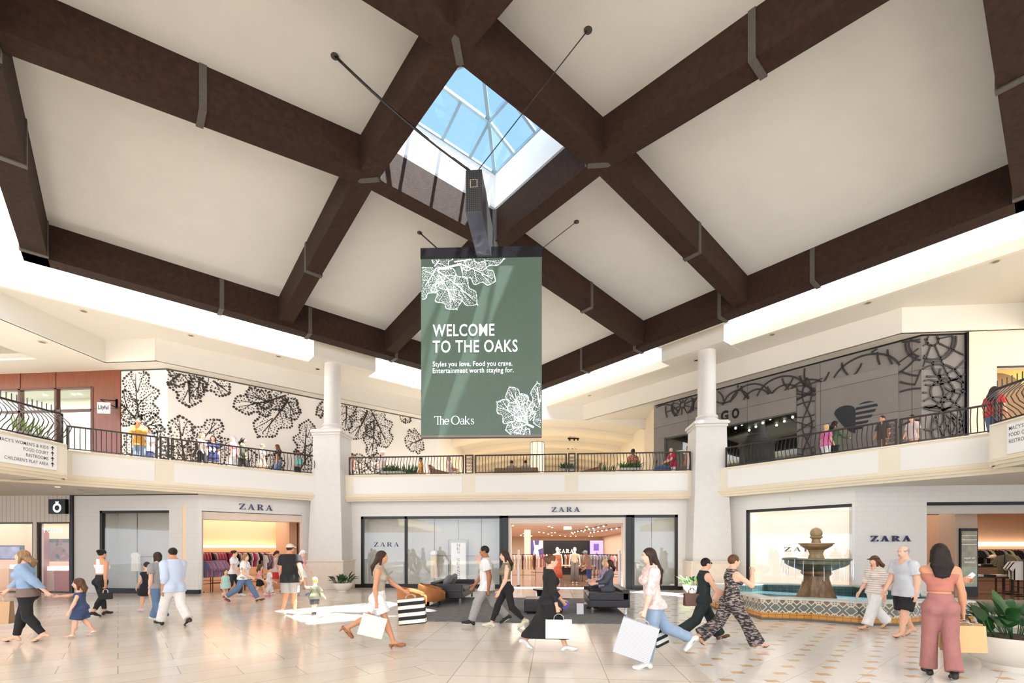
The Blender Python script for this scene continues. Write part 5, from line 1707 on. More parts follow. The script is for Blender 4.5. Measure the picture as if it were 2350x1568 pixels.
mb = MB(); mb.lathe([(fr(28), fz(1264)), (fr(48), fz(1258)), (fr(62), fz(1253)), (fr(64), fz(1250)), (fr(70), fz(1249)), (fr(70), fz(1247)), (fr(60), fz(1247)), (.02, fz(1251))], n=36, lobes=10, amp=.02); mb.build('upper_bowl', M_FST, fountain, smooth=True, auto=40)
mb = MB(); mb.lathe([(fr(20), fz(1250)), (fr(18), fz(1243)), (fr(16), fz(1238)), (fr(26), fz(1234)), (fr(26), fz(1232)), (fr(18), fz(1230))], n=24); mb.build('finial_neck', M_FST, fountain, smooth=True, auto=40)
mb = MB(); mb.ball((0, 0, fz(1224)), fr(25), 24); mb.build('finial_ball', M_FST, fountain, smooth=True)
mb = MB(); mb.tube([(0, 0, fz(1215)), (0.0, 0, fz(1205))], [.035, .012], 8)
mb.build('water_jet', glass('water_jet', (.97, .98, 1), .35), fountain)
R_ = random.Random(2)
for i in range(26):
    mb = MB(); a = 2 * math.pi * i / 26 + R_.uniform(-.1, .1); r0 = fr(136)
    mb.tube([(r0 * math.cos(a), r0 * math.sin(a), fz(1283)), (r0 * 1.02 * math.cos(a), r0 * 1.02 * math.sin(a), fz(1300)), (r0 * 1.03 * math.cos(a), r0 * 1.03 * math.sin(a), fz(1325 + R_.uniform(-8, 8)))], .005, 4)
    mb.build('water_jet', glass('water_jet', (.97, .98, 1), .35), fountain)
if 0: mb.build('falling_water', glass('water_jet', (.97, .98, 1), .35), fountain)

# ------------------------------------------------------------------ window displays
def pole(seg, px, py0, py1, back, label, grp='display poles in the shop windows', r=.012):
    a, z1 = seg.hit(px, py0, back); z0 = seg.hit(px, py1, back)[1]
    t = bpy.data.objects.new('display_pole', None)
    mb = MB(); mb.tube([(0, 0, 0), (0, 0, z1 - z0)], r, 6); o = mb.build('display_pole', M_BLACK)
    bpy.data.objects.remove(t)
    o.location = seg.pt(a, back, max(z0, .12)); return tag(o, label, 'display pole', grp)
pole(G_L1, 315, 1176, 1352, .45, 'thin black display pole in the left window beside the white dress')
pole(G_C, 997, 1189, 1345, .45, 'thin black display pole in the central window holding the beige outfit')
pole(G_C, 1105, 1189, 1345, .45, 'thin black display pole in the central window right of the banner')
pole(G_C, 1495, 1185, 1345, .45, 'thin black display pole in the narrow window right of the entrance')
a, z = G_L1.hit(318, 1278, .45); a2 = G_L1.sx(362, .45)
mb = MB(); mb.tube([(0, 0, 0), (a2 - a, 0, 0)], .01, 6); o = mb.build('display_bar', M_BLACK); o.location = G_L1.pt(a, .45, z); tag(o, 'thin black horizontal bar beside the white dress in the left window', 'display bar')
def garment_mesh(name, m, w=.42, h=.62, sleeve=.24, th=.05, flare=0.0, legs=False):
    mb = MB()
    if legs:
        prof = [(-w * .5, 0), (-w * .46, -h), (-w * .04, -h), (0, -h * .28), (w * .04, -h), (w * .46, -h), (w * .5, 0)]
    else:
        prof = [(-w * .12, 0), (-w * .5, -.05), (-w * .5 - sleeve * .55, -.05 - sleeve * .9), (-w * .5 - sleeve * .25, -.10 - sleeve), (-w * .46, -.20), (-w * (.46 + flare), -h), (w * (.46 + flare), -h), (w * .46, -.20), (w * .5 + sleeve * .25, -.10 - sleeve), (w * .5 + sleeve * .55, -.05 - sleeve * .9), (w * .5, -.05), (w * .12, 0), (0, -.04)]
    n = len(prof)
    vs = []
    for y, k in ((-th / 2, .94), (th / 2, .94)): vs += [(x * k, y, z) for x, z in prof]
    mid = [(x, 0, z) for x, z in prof]
    vs += mid
    fs = [tuple(range(n)), tuple(range(2 * n - 1, n - 1, -1))]
    for i in range(n):
        j = (i + 1) % n
        fs.append((i, 2 * n + i, 2 * n + j, j)); fs.append((2 * n + i, n + i, n + j, 2 * n + j))
    mb.add(vs, fs)
    return mb.mesh(name, m)
def garment(mesh, loc, rz, label, group, name='garment', cat='garment'):
    o = bpy.data.objects.new(name, mesh); COL.objects.link(o); o.location = loc; o.rotation_euler = (0, 0, rz)
    return tag(o, label, cat, group)
def cloth(name, rgb, **k): return mat(name, rgb, k.pop('rough', .85), **k)
a, z = G_L1.hit(312, 1268, .42)
garment(garment_mesh('white_dress', cloth('ivory_cloth', (244, 238, 220)), .30, .72, .08, .10, .14), G_L1.pt(a, .42, z), 0, 'ivory sleeveless dress hanging in the left shop window', None, 'dress', 'dress')
a, z = G_C.hit(996, 1264, .42); zz = G_C.hit(996, 1327, .42)[1]
garment(garment_mesh('white_blouse', cloth('white_cloth', (248, 244, 238)), .26, .22, .06, .10, .0), G_C.pt(a, .42, z), 0, 'white blouse of the outfit in the central window', None, 'blouse', 'blouse')
garment(garment_mesh('beige_trousers', cloth('sand_cloth', (222, 196, 156)), .30, z - zz - .2, 0, .10, 0, True), G_C.pt(a, .42, z - .2), 0, 'wide beige trousers of the outfit in the central window', None, 'trousers', 'trousers')
a, z = G_C.hit(1098, 1272, .42)
garment(garment_mesh('peach_top', cloth('peach_cloth', (214, 150, 104)), .22, .40, .06, .10), G_C.pt(a, .42, z), 0, 'peach top hanging in the central window behind the man in white', None, 'top', 'top')
a0, z1 = G_C.hit(1035, 1246, .5); a1, z0 = G_C.hit(1069, 1335, .5)
t = thing('banner', 'tall white window banner with vertical season lettering', 'banner', G_C.pt(a0, .5, .12), 0)
w_, h_ = a1 - a0, z1 - .12
mb = MB(); mb.b2((0, 0, 0), (w_, .03, h_)); bn = mb.build('panel', mat('banner_white', (244, 238, 226), .6), t)
mb = MB()
for i, ch in enumerate('NEW SEASON'):
    if ch != ' ':
        put_text(mb, ch, lambda u, v: (u, -.003, v), w_ * .40, h_ * (.91 - i * .088), w_ * .20, h_ * .066, .0)
mb.build('lettering', mat('banner_text', (92, 80, 70), .6), bn)
mb = MB(); x0, x1, y1 = G_C.sx(1029, .52) - a0, G_C.sx(1074, .52) - a0, G_C.hit(1050, 1239, .52)[1] - .12
mb.tube([(x0, .05, 0), (x0, .05, y1), (x1, .05, y1), (x1, .05, 0)], .012, 5); mb.tube([((x0 + x1) / 2, .05, y1), ((x0 + x1) / 2, .05, zC - .25)], .01, 5)
xa, xb, zb_ = G_C.sx(1000, .5) - a0, G_C.sx(1103, .5) - a0, G_C.hit(1050, 1276, .5)[1] - .12
mb.tube([(xa, .06, zb_), (xb, .06, zb_)], .010, 5)
mb.build('stand', M_BLACK, t)

# ------------------------------------------------------------------ inside the far shop
def far(px, py, y): return on_y(px, py, y)
p0, p1 = far(1247, 1241, 30), far(1355, 1241, 30)
t = thing('shop_partition', 'black back partition with lit white letters in the central shop', 'partition', (p0.x, 30, 0), 0, None, 'structure')
mb = MB(); mb.b2((0, 0, 0), (p1.x - p0.x, .3, p0.z)); pt_ = mb.build('panel', M_BLACK, t)
q0_, q1_ = far(1281, 1269, 30), far(1316, 1261, 30)
mb = MB(); put_zara(mb, lambda u, v: (u, -.012, v), q0_.x - p0.x, q0_.z, q1_.x - q0_.x, q1_.z - q0_.z); mb.build('lettering', mat('lit_letters', (255, 250, 236), .5, emit=2.0), pt_)
def screen_(px0, px1, py0, py1, y, rgb, label, art):
    a, b = far(px0, py0, y), far(px1, py1, y)
    t = thing('display_screen', label, 'screen', (a.x, y, b.z))
    w, h = b.x - a.x, a.z - b.z
    mb = MB(); mb.b2((0, 0, 0), (w, .08, h)); s = mb.build('panel', mat('screen_' + art, rgb, .4, emit=.9), t)
    mb = MB()
    mb2 = MB()
    if art == 'white':
        mb.add([(0, -.004, 0), (w * .12, -.004, 0), (w * .3, -.004, h * .55), (w * .2, -.004, h), (0, -.004, h)], [(0, 1, 2, 3, 4)]); mb.add([(w * .75, -.004, 0), (w, -.004, 0), (w, -.004, h * .6), (w * .6, -.004, h * .5)], [(0, 1, 2, 3)])
        mb.add([(w * .35, -.004, h * .75), (w * .65, -.004, h * .75), (w * .7, -.004, h), (w * .3, -.004, h)], [(0, 1, 2, 3)])
    else:
        mb.b2((w * .28, -.006, h * .62), (w * .68, -.003, h * .88)); mb.add([(w * .42, -.004, h * .28), (w * .62, -.004, h * .28), (w * .55, -.004, h * .55), (w * .48, -.004, h * .55)], [(0, 1, 2, 3)])
    mb.build('picture', mat('picture_' + art, (74, 66, 120) if art == 'white' else (96, 78, 160), .5, emit=.5), s)
screen_(1218, 1246, 1241, 1283, 29.4, (226, 222, 250), 'lit screen with a white dress picture left of the black partition', 'white')
screen_(1354, 1384, 1241, 1302, 29.4, (156, 138, 222), 'lit violet screen right of the black partition', 'violet')
a, b = far(1203, 1203, 24.6), far(1217, 1331, 24.6)
mb = MB(); mb.b2((a.x, 24.6, 0), (b.x, 25.0, 2.74)); struct('wall_shop_pillar', mb, M_PEACH)
TOP = {}
def mannequin(label, px, y, rgb_top, rgb_low, skirt):
    p = far(px, 1340, y)
    t = thing('mannequin', label, 'mannequin', (p.x, y, .006))
    W = mat('mannequin_white', (236, 226, 212), .5)
    mb = MB(); mb.ball((0, 0, 1.62), (.085, .10, .12), 14); mb.tube([(0, 0, 1.40), (0, 0, 1.55)], .05, 10)
    mb.lathe([(.10, .95), (.155, 1.05), (.12, 1.18), (.16, 1.34), (.17, 1.40), (.06, 1.45)], n=16, sx=1.0, sy=.62)
    for s in (-1, 1):
        mb.tube([(s * .17, 0, 1.40), (s * .23, .0, 1.15), (s * .25, -.03, .90), (s * .25, -.06, .78)], [.045, .036, .028, .02], 8)
        mb.tube([(s * .085, 0, 1.0), (s * .09, 0, .5), (s * .09, 0, .08)], [.085, .055, .035], 8); mb.ball((s * .09, -.05, .04), (.04, .11, .04), 8)
    mb.build('body', W, t, smooth=True)
    mb = MB(); mb.lathe([(.18, .96), (.165, 1.05), (.13, 1.18), (.172, 1.34), (.17, 1.41)] if not skirt else [(.15, 1.10), (.135, 1.18), (.172, 1.32), (.16, 1.36)], n=18, sx=1.05, sy=.70); mb.build('top', cloth('mq_top%d' % px, rgb_top), t, smooth=True)
    mb = MB()
    if skirt: mb.lathe([(.27, .22), (.24, .5), (.20, .8), (.17, 1.0), (.13, 1.17)], n=20, sx=1, sy=.72)
    else:
        for s in (-1, 1): mb.tube([(s * .075, 0, 1.05), (s * .09, 0, .6), (s * .10, 0, .1)], [.11, .10, .12], 12)
    mb.build('skirt' if skirt else 'trousers', cloth('mq_low%d' % px, rgb_low, noise=.3 if skirt else 0.05, nscale=14), t, smooth=True)
mannequin('mannequin in a white strapless top and rust skirt at the shop entrance', 1279, 23.0, (196, 110, 70), (186, 92, 62), True)
mannequin('mannequin in a beige top and grey trousers at the shop entrance', 1319, 22.6, (206, 186, 156), (122, 114, 108), False)
def rail(label, c, rz, L, h, n, cols, grp, gl, w=.42, gh=.62, sleeve=.2, name='clothes_rail'):
    t = thing(name, label, 'clothes rail', c, rz)
    mb = MB(); mb.tube([(-L / 2, 0, h), (L / 2, 0, h)], .014, 6); mb.build('bar', M_BLACK, t)
    for s in (-1, 1):
        mb = MB(); mb.tube([(s * L / 2, 0, 0), (s * L / 2, 0, h)], .014, 6); mb.tube([(s * L / 2, -.22, .012), (s * L / 2, .22, .012)], .014, 6); mb.build('leg', M_BLACK, t)
    mb = MB(); mb.tube([(-L / 2, 0, .3), (L / 2, 0, .3)], .012, 6); mb.build('lower_bar', M_BLACK, t)
    R = random.Random(len(label) + n)
    ca, sa = math.cos(rz), math.sin(rz)
    for i in range(n):
        nm, rgb = cols[i % len(cols)] if isinstance(cols, list) else cols
        m = cloth('cloth_' + nm.replace(' ', '_'), rgb)
        key = (nm, round(gh, 2), round(w, 2))
        if key not in TOP: TOP[key] = garment_mesh('garment', m, w, gh, sleeve, .028)
        x = -L / 2 + .08 + (L - .16) * i / max(1, n - 1)
        garment(TOP[key], (c[0] + x * ca, c[1] + x * sa, c[2] + h - .015), rz + math.pi / 2 + .22 + R.uniform(-.03, .03), nm + ' garment ' + gl, grp)
C_ = {'grey': (150, 148, 150), 'white': (240, 234, 226), 'black': (30, 28, 28), 'pink': (226, 120, 160), 'rose': (214, 140, 148), 'blue': (118, 130, 176), 'sand': (208, 186, 150), 'olive': (110, 104, 78), 'rust': (176, 96, 64), 'lilac': (180, 160, 190), 'magenta': (196, 60, 110)}
cl_ = lambda *k: [(x, C_[x]) for x in k]
for px, y, L, cols, n, lb in ((1196, 24.0, 1.5, cl_('sand', 'black', 'white', 'sand'), 10, 'at the left of the entrance'), (1232, 27.0, 1.6, cl_('rust', 'rose', 'white'), 10, 'under the white picture screen'), (1300, 26.5, 1.6, cl_('black', 'white', 'rust', 'sand'), 12, 'between the two mannequins'),
                              (1342, 25.2, 1.5, cl_('sand', 'white', 'olive'), 9, 'right of the grey-trousered mannequin'), (1368, 24.0, 1.4, cl_('grey', 'lilac', 'grey'), 9, 'below the violet screen'), (1404, 25.0, 1.5, cl_('black', 'olive', 'black'), 10, 'near the right jamb of the entrance'), (1424, 22.8, 1.0, cl_('rose', 'white', 'rust'), 7, 'beside the right jamb of the entrance')):
    p = far(px, 1300, y)
    rail('black clothes rail in the central shop ' + lb, (p.x, y, .006), 0, L, 1.35, n, cols, 'clothes in the central shop', 'on the rail ' + lb, .40, .75, .18)
for px, y, w in ((1297, 24.6, 1.0), (1345, 24.2, .9)):
    p = far(px, 1320, y)
    t = thing('display_table', 'low black display table in the central shop ' + ('between the mannequins' if px < 1320 else 'right of the mannequins'), 'table', (p.x, y, .006))
    mb = MB(); mb.box((0, 0, .78), (w, .6, .04)); mb.build('table_top', mat('table_top_white', (226, 214, 196), .5), t)
    for sx_ in (-1, 1):
        for sy_ in (-1, 1):
            mb = MB(); mb.box((sx_ * (w / 2 - .03), sy_ * .27, .38), (.03, .03, .76)); mb.build('leg', M_BLACK, t)
R_ = random.Random(11)
for tr in ((1188, 1214, 1232), (1214, 1242, 1238), (1412, 1380, 1240), (1432, 1398, 1242)):
    pass
for i in range(46):
    y = R_.uniform(21, 42); x = R_.uniform(-6.5, 3.6)
    mb = MB(); mb.lathe([(.045, -.02), (.05, 0)], (0, 0, 0), 8); o = mb.build('ceiling_spot', M_LAMP); o.location = (x, y, 2.738)
    tag(o, 'tiny lit spot in the peach ceiling of the central shop', 'ceiling light', 'spots in the central shop ceiling')
for xa, ya, xb, yb in ((-5.2, 21, -4.2, 30), (-3.6, 21.2, -3.0, 30), (2.4, 21, 1.2, 31), (3.6, 21.5, 2.4, 31)):
    l = math.hypot(xb - xa, yb - ya); rz = math.atan2(yb - ya, xb - xa)
    t = thing('light_track', 'black ceiling track with small spots in the central shop, ' + ('left' if xa < 0 else 'right') + (' outer' if abs(xa) > 3.6 or xa == 3.6 else ' inner') + ' one', 'track light', ((xa + xb) / 2, (ya + yb) / 2, 2.74), rz, 'ceiling tracks of the central shop')
    mb = MB(); mb.box((0, 0, -.015), (l, .07, .03)); mb.build('track', M_BLACK, t)
    for i in range(9):
        mb = MB(); mb.lathe([(.035, -.08), (.04, -.03)], (-l / 2 + l * (i + .5) / 9, 0, 0), 8); mb.build('spot', M_LAMP, t)
# exit sign box in the portal
p = far(1303, 1205, 21.0)
mb = MB(); mb.box((0, 0, 0), (.36, .05, .16)); o = mb.build('ceiling_box', mat('box_white', (236, 232, 224), .5)); o.location = (p.x, 21.2, 2.60); tag(o, 'small white box hanging from the ceiling inside the central entrance', 'sign box')
# security gates
for px, lb in ((1421, 'slim white security gate at the right of the central entrance'), (1190, 'slim white security gate at the left of the central entrance')):
    p = far(px, 1340, 20.9); t = thing('security_gate', lb, 'security gate', (p.x, 20.9, .006)); mb = MB(); mb.box((0, 0, .8), (.07, .45, 1.6)); mb.build('panel', mat('gate_grey', (206, 206, 206), .4), t, bevel=.02); mb = MB(); mb.box((0, 0, .02), (.12, .55, .04)); mb.build('foot', M_BLACK, t)

# ------------------------------------------------------------------ inside the left shop
def LWp(px, back, z=.006):
    return G_LW.pt(G_LW.sx(px, back), back, z)
LR = G_LW.rz
rail('black front rail of the left shop beside the opening', LWp(488, 1.0), LR + .5, 1.0, 1.22, 14, cl_('blue', 'rose', 'grey', 'pink', 'lilac'), 'clothes in the left shop', 'on the front rail of the left shop', .42, .66, .3)
rail('black rear rail of the left shop with pink clothes', LWp(510, 3.0), LR, 1.8, 1.5, 16, cl_('white', 'pink', 'rose', 'pink', 'black'), 'clothes in the left shop', 'on the rear rail of the left shop', .42, .62, .26)
rail('black rail of the left shop behind the family', LWp(572, 2.6), LR, 1.6, 1.5, 14, cl_('magenta', 'white', 'black', 'white'), 'clothes in the left shop', 'on the rail behind the family', .42, .62, .26)
rail('black rail at the right end of the left shop', LWp(640, 2.2), LR, 1.3, 1.4, 10, cl_('white', 'grey', 'rose'), 'clothes in the left shop', 'on the rail at the right end of the left shop', .42, .62, .26)
for px, bk, lb in ((520, 2.0, 'left'), (590, 1.8, 'right')):
    t = thing('display_table', 'low shelf table in the left shop, %s one' % lb, 'table', LWp(px, bk), LR)
    for z in (.25, .55):
        mb = MB(); mb.box((0, 0, z), (1.1, .6, .03)); mb.build('shelf', mat('shelf_wood', (206, 158, 112), .5), t)
    for sx_ in (-1, 1):
        for sy_ in (-1, 1):
            mb = MB(); mb.box((sx_ * .53, sy_ * .28, .28), (.03, .03, .56)); mb.build('leg', M_BLACK, t)
mb = MB(); G_LW.box(mb, .3, G_LW.L - .2, 5.2, 5.45, 1.72, 1.84); struct('trim_shop_shelf', mb, mat('lit_shelf', (255, 222, 176), .6, emit=1.2))
mb = MB(); G_LW.box(mb, G_LW.sx(664, 2.6), G_LW.L - .3, 2.6, 5.0, 0, 3.3); struct('wall_shop_pier', mb, mat('rose_pier', (206, 168, 142), .7))
for i in range(16):
    a = .6 + (G_LW.L - 1.4) * ((i * 5) % 16) / 16; bk = .9 + 4.2 * (i % 4) / 4
    mb = MB(); mb.lathe([(.05, -.02), (.055, 0)], (0, 0, 0), 8); o = mb.build('ceiling_spot', M_LAMP); o.location = G_LW.pt(a, bk, 3.298)
    tag(o, 'small lit spot in the ceiling of the left shop', 'ceiling light', 'spots in the left shop ceiling')

# ------------------------------------------------------------------ inside the right shop
def R1p(px, back, z=.006): return G_R1.pt(G_R1.sx(px, back), back, z)
mb = MB(); G_R1.box(mb, G_R1.sx(2192, 1.6), G_R1.sx(2243, 1.6), 1.6, 2.3, 0, 3.3); struct('wall_shop_column', mb, mat('shop_column', (196, 176, 158), .6))
c0_, c1_ = G_R1.sx(2201, 1.58), G_R1.sx(2241, 1.58); zt_ = G_R1.hit(2220, 1213, 1.58)[1]
t = thing('advert_screen', 'tall black advert screen on the pillar of the right shop', 'screen', G_R1.pt(c0_, 1.6, 0)); w_ = c1_ - c0_
mb = MB(); mb.b2((0, -.08, 0.0), (w_, 0, zt_)); mb.build('housing', M_BLACK, t)
n = NB('advert_picture', rough=.2); uvx = n.xyz(n.coord()); k = n.noise(n.coord(), 6.0, 3)
c = n.mix(n.m_('LESS_THAN', uvx[2], 1.05), lin((52, 48, 48)), lin((70, 110, 108))); c = n.mix(n.m_('MULTIPLY', k, .5), c, lin((214, 196, 130)))
n.put(n.b.inputs['Emission Color'], c); n.b.inputs['Emission Strength'].default_value = .25; n.done(c)
mb = MB(); mb.b2((w_ * .06, -.085, .35), (w_ * .94, -.08, zt_ - .1)); sc_ = mb.build('picture', n.m, t)
mb = MB()
for i, w2_ in enumerate((.62, .66)):
    put_text(mb, ('After Shampoo', 'Conditioner')[i], lambda u, v: (u, -.088, v), w_ * .2, 1.30 - i * .13, w_ * w2_, .09, .01, 0, True)
for i in range(3): mb.b2((w_ * .08, -.087, zt_ - .25 - i * .16), (w_ * .92, -.086, zt_ - .235 - i * .16))
mb.build('lettering', mat('advert_text', (226, 224, 222), .5, emit=.3), sc_)
t = thing('tall_mirror', 'tall framed mirror left of the pillar in the right shop', 'mirror', R1p(2167, 2.2))
mb = MB(); x_ = G_R1.sx(2193, 2.2) - G_R1.sx(2167, 2.2); mb.b2((0, 0, .1), (x_, .05, 2.35)); mb.build('frame', mat('dark_frame', (60, 44, 34), .5), t)
mb = MB(); mb.b2((.04, -.01, .14), (x_ - .06, .0, 2.30)); mb.build('mirror_glass', mat('mirror_face', (226, 190, 156), .08, 1.0), t)
mb = MB(); G_R1.box(mb, G_R1.sx(2243, 5.8), r1 + 6, 5.7, 5.95, 1.78, 1.95); struct('trim_shop_light', mb, mat('lit_strip', (255, 236, 206), .6, emit=2.5))
rail('long dark rail along the back wall of the right shop', R1p(2300, 5.3), 0, 4.2, 1.62, 34, cl_('sand', 'black', 'black', 'black', 'grey', 'black'), 'clothes in the right shop', 'on the back rail of the right shop', .42, .7, .26)
rail('rail with olive clothes in the right shop', R1p(2312, 3.2), .7, 1.0, 1.45, 9, cl_('olive', 'sand', 'olive'), 'clothes in the right shop', 'on the middle rail of the right shop', .46, .72, .3)
rail('front rail with white shirts in the right shop', R1p(2338, 2.0), 1.1, .9, 1.25, 8, cl_('white', 'black', 'white'), 'clothes in the right shop', 'on the front rail of the right shop', .46, .66, .26)
for px, bk, w, h, lb in ((2262, 2.6, 1.3, .62, 'lower'), (2268, 4.2, 1.7, .95, 'higher')):
    t = thing('display_table', '%s dark display table in the right shop beside the pillar' % lb, 'table', R1p(px, bk))
    mb = MB(); mb.box((0, 0, h), (w, .7, .04)); mb.build('table_top', mat('dark_table', (58, 44, 36), .4), t)
    for sx_ in (-1, 1):
        for sy_ in (-1, 1):
            mb = MB(); mb.box((sx_ * (w / 2 - .03), sy_ * .31, h / 2), (.04, .04, h)); mb.build('leg', mat('dark_table', (58, 44, 36)), t)
    for k in range(3):
        mb = MB(); mb.box((0, 0, .04), (.34, .42, .08)); o = mb.build('folded_clothes', cloth('fold%d' % k, ((236, 226, 212), (40, 38, 38), (214, 200, 180))[k]), None, bevel=.02); q = R1p(px, bk); o.location = (q.x - w / 2 + .25 + k * .42, q.y, .006 + h + .021)
        tag(o, ('white', 'black', 'beige')[k] + ' folded clothes on the %s table of the right shop' % lb, 'folded clothes', 'folded clothes in the right shop')
p = R1p(2279, 3.9); t = thing('cap', 'pale cap on a stand in the right shop', 'cap', (p.x, p.y, .99)); mb = MB(); mb.tube([(0, 0, 0), (0, 0, .3)], .015, 6); mb.build('stand', M_BLACK, t); mb = MB(); mb.ball((0, 0, .36), (.11, .13, .09), 14); mb.ball((-.13, 0, .33), (.09, .09, .015), 10); mb.build('crown', cloth('cap_sand', (224, 204, 178)), t, smooth=True)
for i in range(14):
    mb = MB(); mb.lathe([(.055, -.02), (.06, 0)], (0, 0, 0), 8); o = mb.build('ceiling_spot', M_LAMP); o.location = R1p(2130 + 230 * ((i * 5) % 14) / 14, 1.0 + 4 * (i % 4) / 4, 3.297)
    tag(o, 'small lit spot in the ceiling of the right shop', 'ceiling light', 'spots in the right shop ceiling')

# ------------------------------------------------------------------ inside the jewel shop at the left edge
def L1(px, py, back): a, z = G_L1.hit(px, py, back); return a, z
a0, z1 = L1(-30, 1252, 1.2); a1, z0 = L1(53, 1285, 1.2)
t = thing('wall_screen', 'wide dark wall screen in the jewel shop at the left edge', 'screen', G_L1.pt(a0, 1.2, z0))
mb = MB(); mb.b2((0, 0, 0), (a1 - a0, .06, z1 - z0)); sc_ = mb.build('housing', M_BLACK, t)
n = NB('screen_image', rough=.3); k = n.noise(n.rot(n.coord(), .4), 5.0, 5); c = n.mix(k, lin((40, 36, 60)), lin((170, 164, 200))); n.put(n.b.inputs['Emission Color'], c); n.b.inputs['Emission Strength'].default_value = .5; n.done(c)
mb = MB(); mb.b2((.05, -.006, .05), (a1 - a0 - .16, 0, z1 - z0 - .05)); mb.build('picture', n.m, sc_)
a0, z1 = L1(110, 1237, .9); a1, z0 = L1(161, 1289, .9)
t = thing('poster', 'shop poster with a seated figure beside the black post', 'poster', G_L1.pt(a0, .9, z0)); w_, h_ = a1 - a0, z1 - z0
mb = MB(); mb.b2((0, 0, 0), (w_, .03, h_)); ps = mb.build('sheet', mat('poster_ground', (186, 150, 112), .7), t)
mb = MB(); mb.b2((0, -.003, h_ * .84), (w_, 0, h_)); mb.build('poster_band', mat('poster_band', (96, 88, 74), .7), ps)
mb = MB(); f2 = lambda pts: mb.add([(x * w_, -.005, z * h_) for x, z in pts], [tuple(range(len(pts)))])
f2([(.42, .98), (.62, .98), (.66, .84), (.60, .70), (.48, .70), (.42, .82)]); f2([(.10, 0), (.16, .35), (.35, .62), (.60, .66), (.75, .52), (.70, .30), (.45, .10), (.30, 0)]); f2([(.62, .52), (.78, .56), (.98, .22), (.85, .05), (.55, .06), (.60, .18), (.78, .22)]); f2([(.30, .30), (.52, .04), (.62, .04), (.45, .36)])
mb.build('poster_figure', mat('poster_skin', (176, 106, 70), .7), ps)
mb = MB(); f2([(.36, .66), (.40, .96), (.50, 1.0), (.47, .84), (.44, .68)]); mb.build('poster_hair', mat('poster_hair', (74, 44, 32), .7), ps)
t = thing('window_lettering', 'mirrored white lettering on the glass beside the black post', 'lettering', G_L1.pt(L1(97, 1211, .06)[0], .062, L1(97, 1223.5, .06)[1]))
mb = MB(); put_text(mb, 'BODY', lambda u, v: (u, 0, v), 0, 0, L1(143, 1211, .06)[0] - L1(97, 1211, .06)[0], .2, .0, 0, True); mb.build('letters', M_SIGNW, t)
for px0, px1, py0, py1, rgb, lb in ((124, 162, 1310, 1356, (196, 92, 66), 'red display counter in the jewel shop window'), (100, 124, 1310, 1356, (226, 186, 148), 'peach display counter left of the red counter'), (20, 76, 1306, 1356, (232, 196, 156), 'pale wood counter under the wall screen')):
    a0, z1 = L1(px0, py0, .8); a1, _ = L1(px1, py1, .8)
    t = thing('display_counter', lb, 'counter', G_L1.pt(a0, .8, .006)); w_ = a1 - a0
    mb = MB(); mb.b2((0, 0, 0), (w_, .6, z1)); mb.build('base', mat('counter' + str(px0), rgb, .5), t, bevel=.01)
    mb = MB(); mb.b2((0.02, .02, z1 + .0), (w_ - .02, .58, z1 + .16)); mb.build('glass_case', mat('lit_case', (255, 246, 236), .4, emit=.6), t)
mb = MB(); G_L1.box(mb, L1(82, 1200, .5)[0], L1(88, 1200, .5)[0], .5, .9, 0, 2.4); struct('wall_jewel_pier', mb, mat('terracotta_pier', (196, 108, 76), .6))

# ------------------------------------------------------------------ seats and lamp of the upper lounge
def upper_chair(label, px, y, rz):
    p = on_y(px, 1070, y)
    t = thing('lounge_chair', label, 'chair', (p.x, y, ZF), rz)
    M_ = mat('brown_leather', (120, 74, 44), .5)
    mb = MB(); mb.b2((-.35, -.35, .18), (.40, .35, .42)); mb.build('seat', M_, t, bevel=.05)
    mb = MB(); mb.hexa([(-.42, -.38, .2), (-.28, -.38, .2), (-.28, .38, .2), (-.42, .38, .2)], [(-.56, -.38, .92), (-.44, -.38, .92), (-.44, .38, .92), (-.56, .38, .92)]); mb.build('backrest', M_, t, bevel=.03)
    for s in (-1, 1):
        mb = MB(); mb.hexa([(-.4, s * .40 - .05, .2), (.38, s * .40 - .05, .2), (.38, s * .40 + .05, .2), (-.4, s * .40 + .05, .2)], [(-.5, s * .40 - .05, .78), (.36, s * .40 - .05, .56), (.36, s * .40 + .05, .56), (-.5, s * .40 + .05, .78)]); mb.build('armrest', M_, t, bevel=.02)
    for x in (-.3, .3):
        for yy in (-.3, .3):
            mb = MB(); mb.tube([(x, yy, 0), (x, yy, .2)], .02, 6); mb.build('leg', M_BLACK, t)
upper_chair('brown leather chair behind the central railing left of the sign, with a seated person', 1016, 20.4, 0)
upper_chair('brown leather chair behind the central railing, right of the round floor lamp', 1350, 20.6, math.pi)
p = on_y(1185, 1080, 21.2)
t = thing('upper_sofa', 'long brown sofa seen from behind through the central railing', 'sofa', (p.x, 21.2, ZF))
M_ = mat('brown_fabric', (124, 96, 72), .8)
mb = MB(); mb.b2((-1.0, 0, .15), (1.0, .9, .45)); mb.build('seat', M_, t, bevel=.04); mb = MB(); mb.b2((-1.0, -.1, .15), (1.0, .12, .92)); mb.build('backrest', M_, t, bevel=.05)
for s in (-1, 1): mb = MB(); mb.b2((s * 1.0 - .1, -.1, .15), (s * 1.0 + .1, .9, .7)); mb.build('armrest', M_, t, bevel=.04)
for s in (-1, 1): mb = MB(); mb.b2((s * .9 - .03, .3, 0), (s * .9 + .03, .36, .16)); mb.build('leg', M_BLACK, t)
p = on_y(1233, 1080, 22.6)
t = thing('floor_lamp', 'tall round lit floor lamp behind the central railing', 'lamp', (p.x, 22.6, ZF))
zt_ = on_y(1233, 1017, 22.6).z - ZF
mb = MB(); mb.lathe([(.32, .25), (.32, zt_)], n=20); mb.build('lamp_shade', mat('lamp_shade_glow', (250, 236, 210), .7, emit=.35), t, smooth=True, auto=40)
mb = MB()
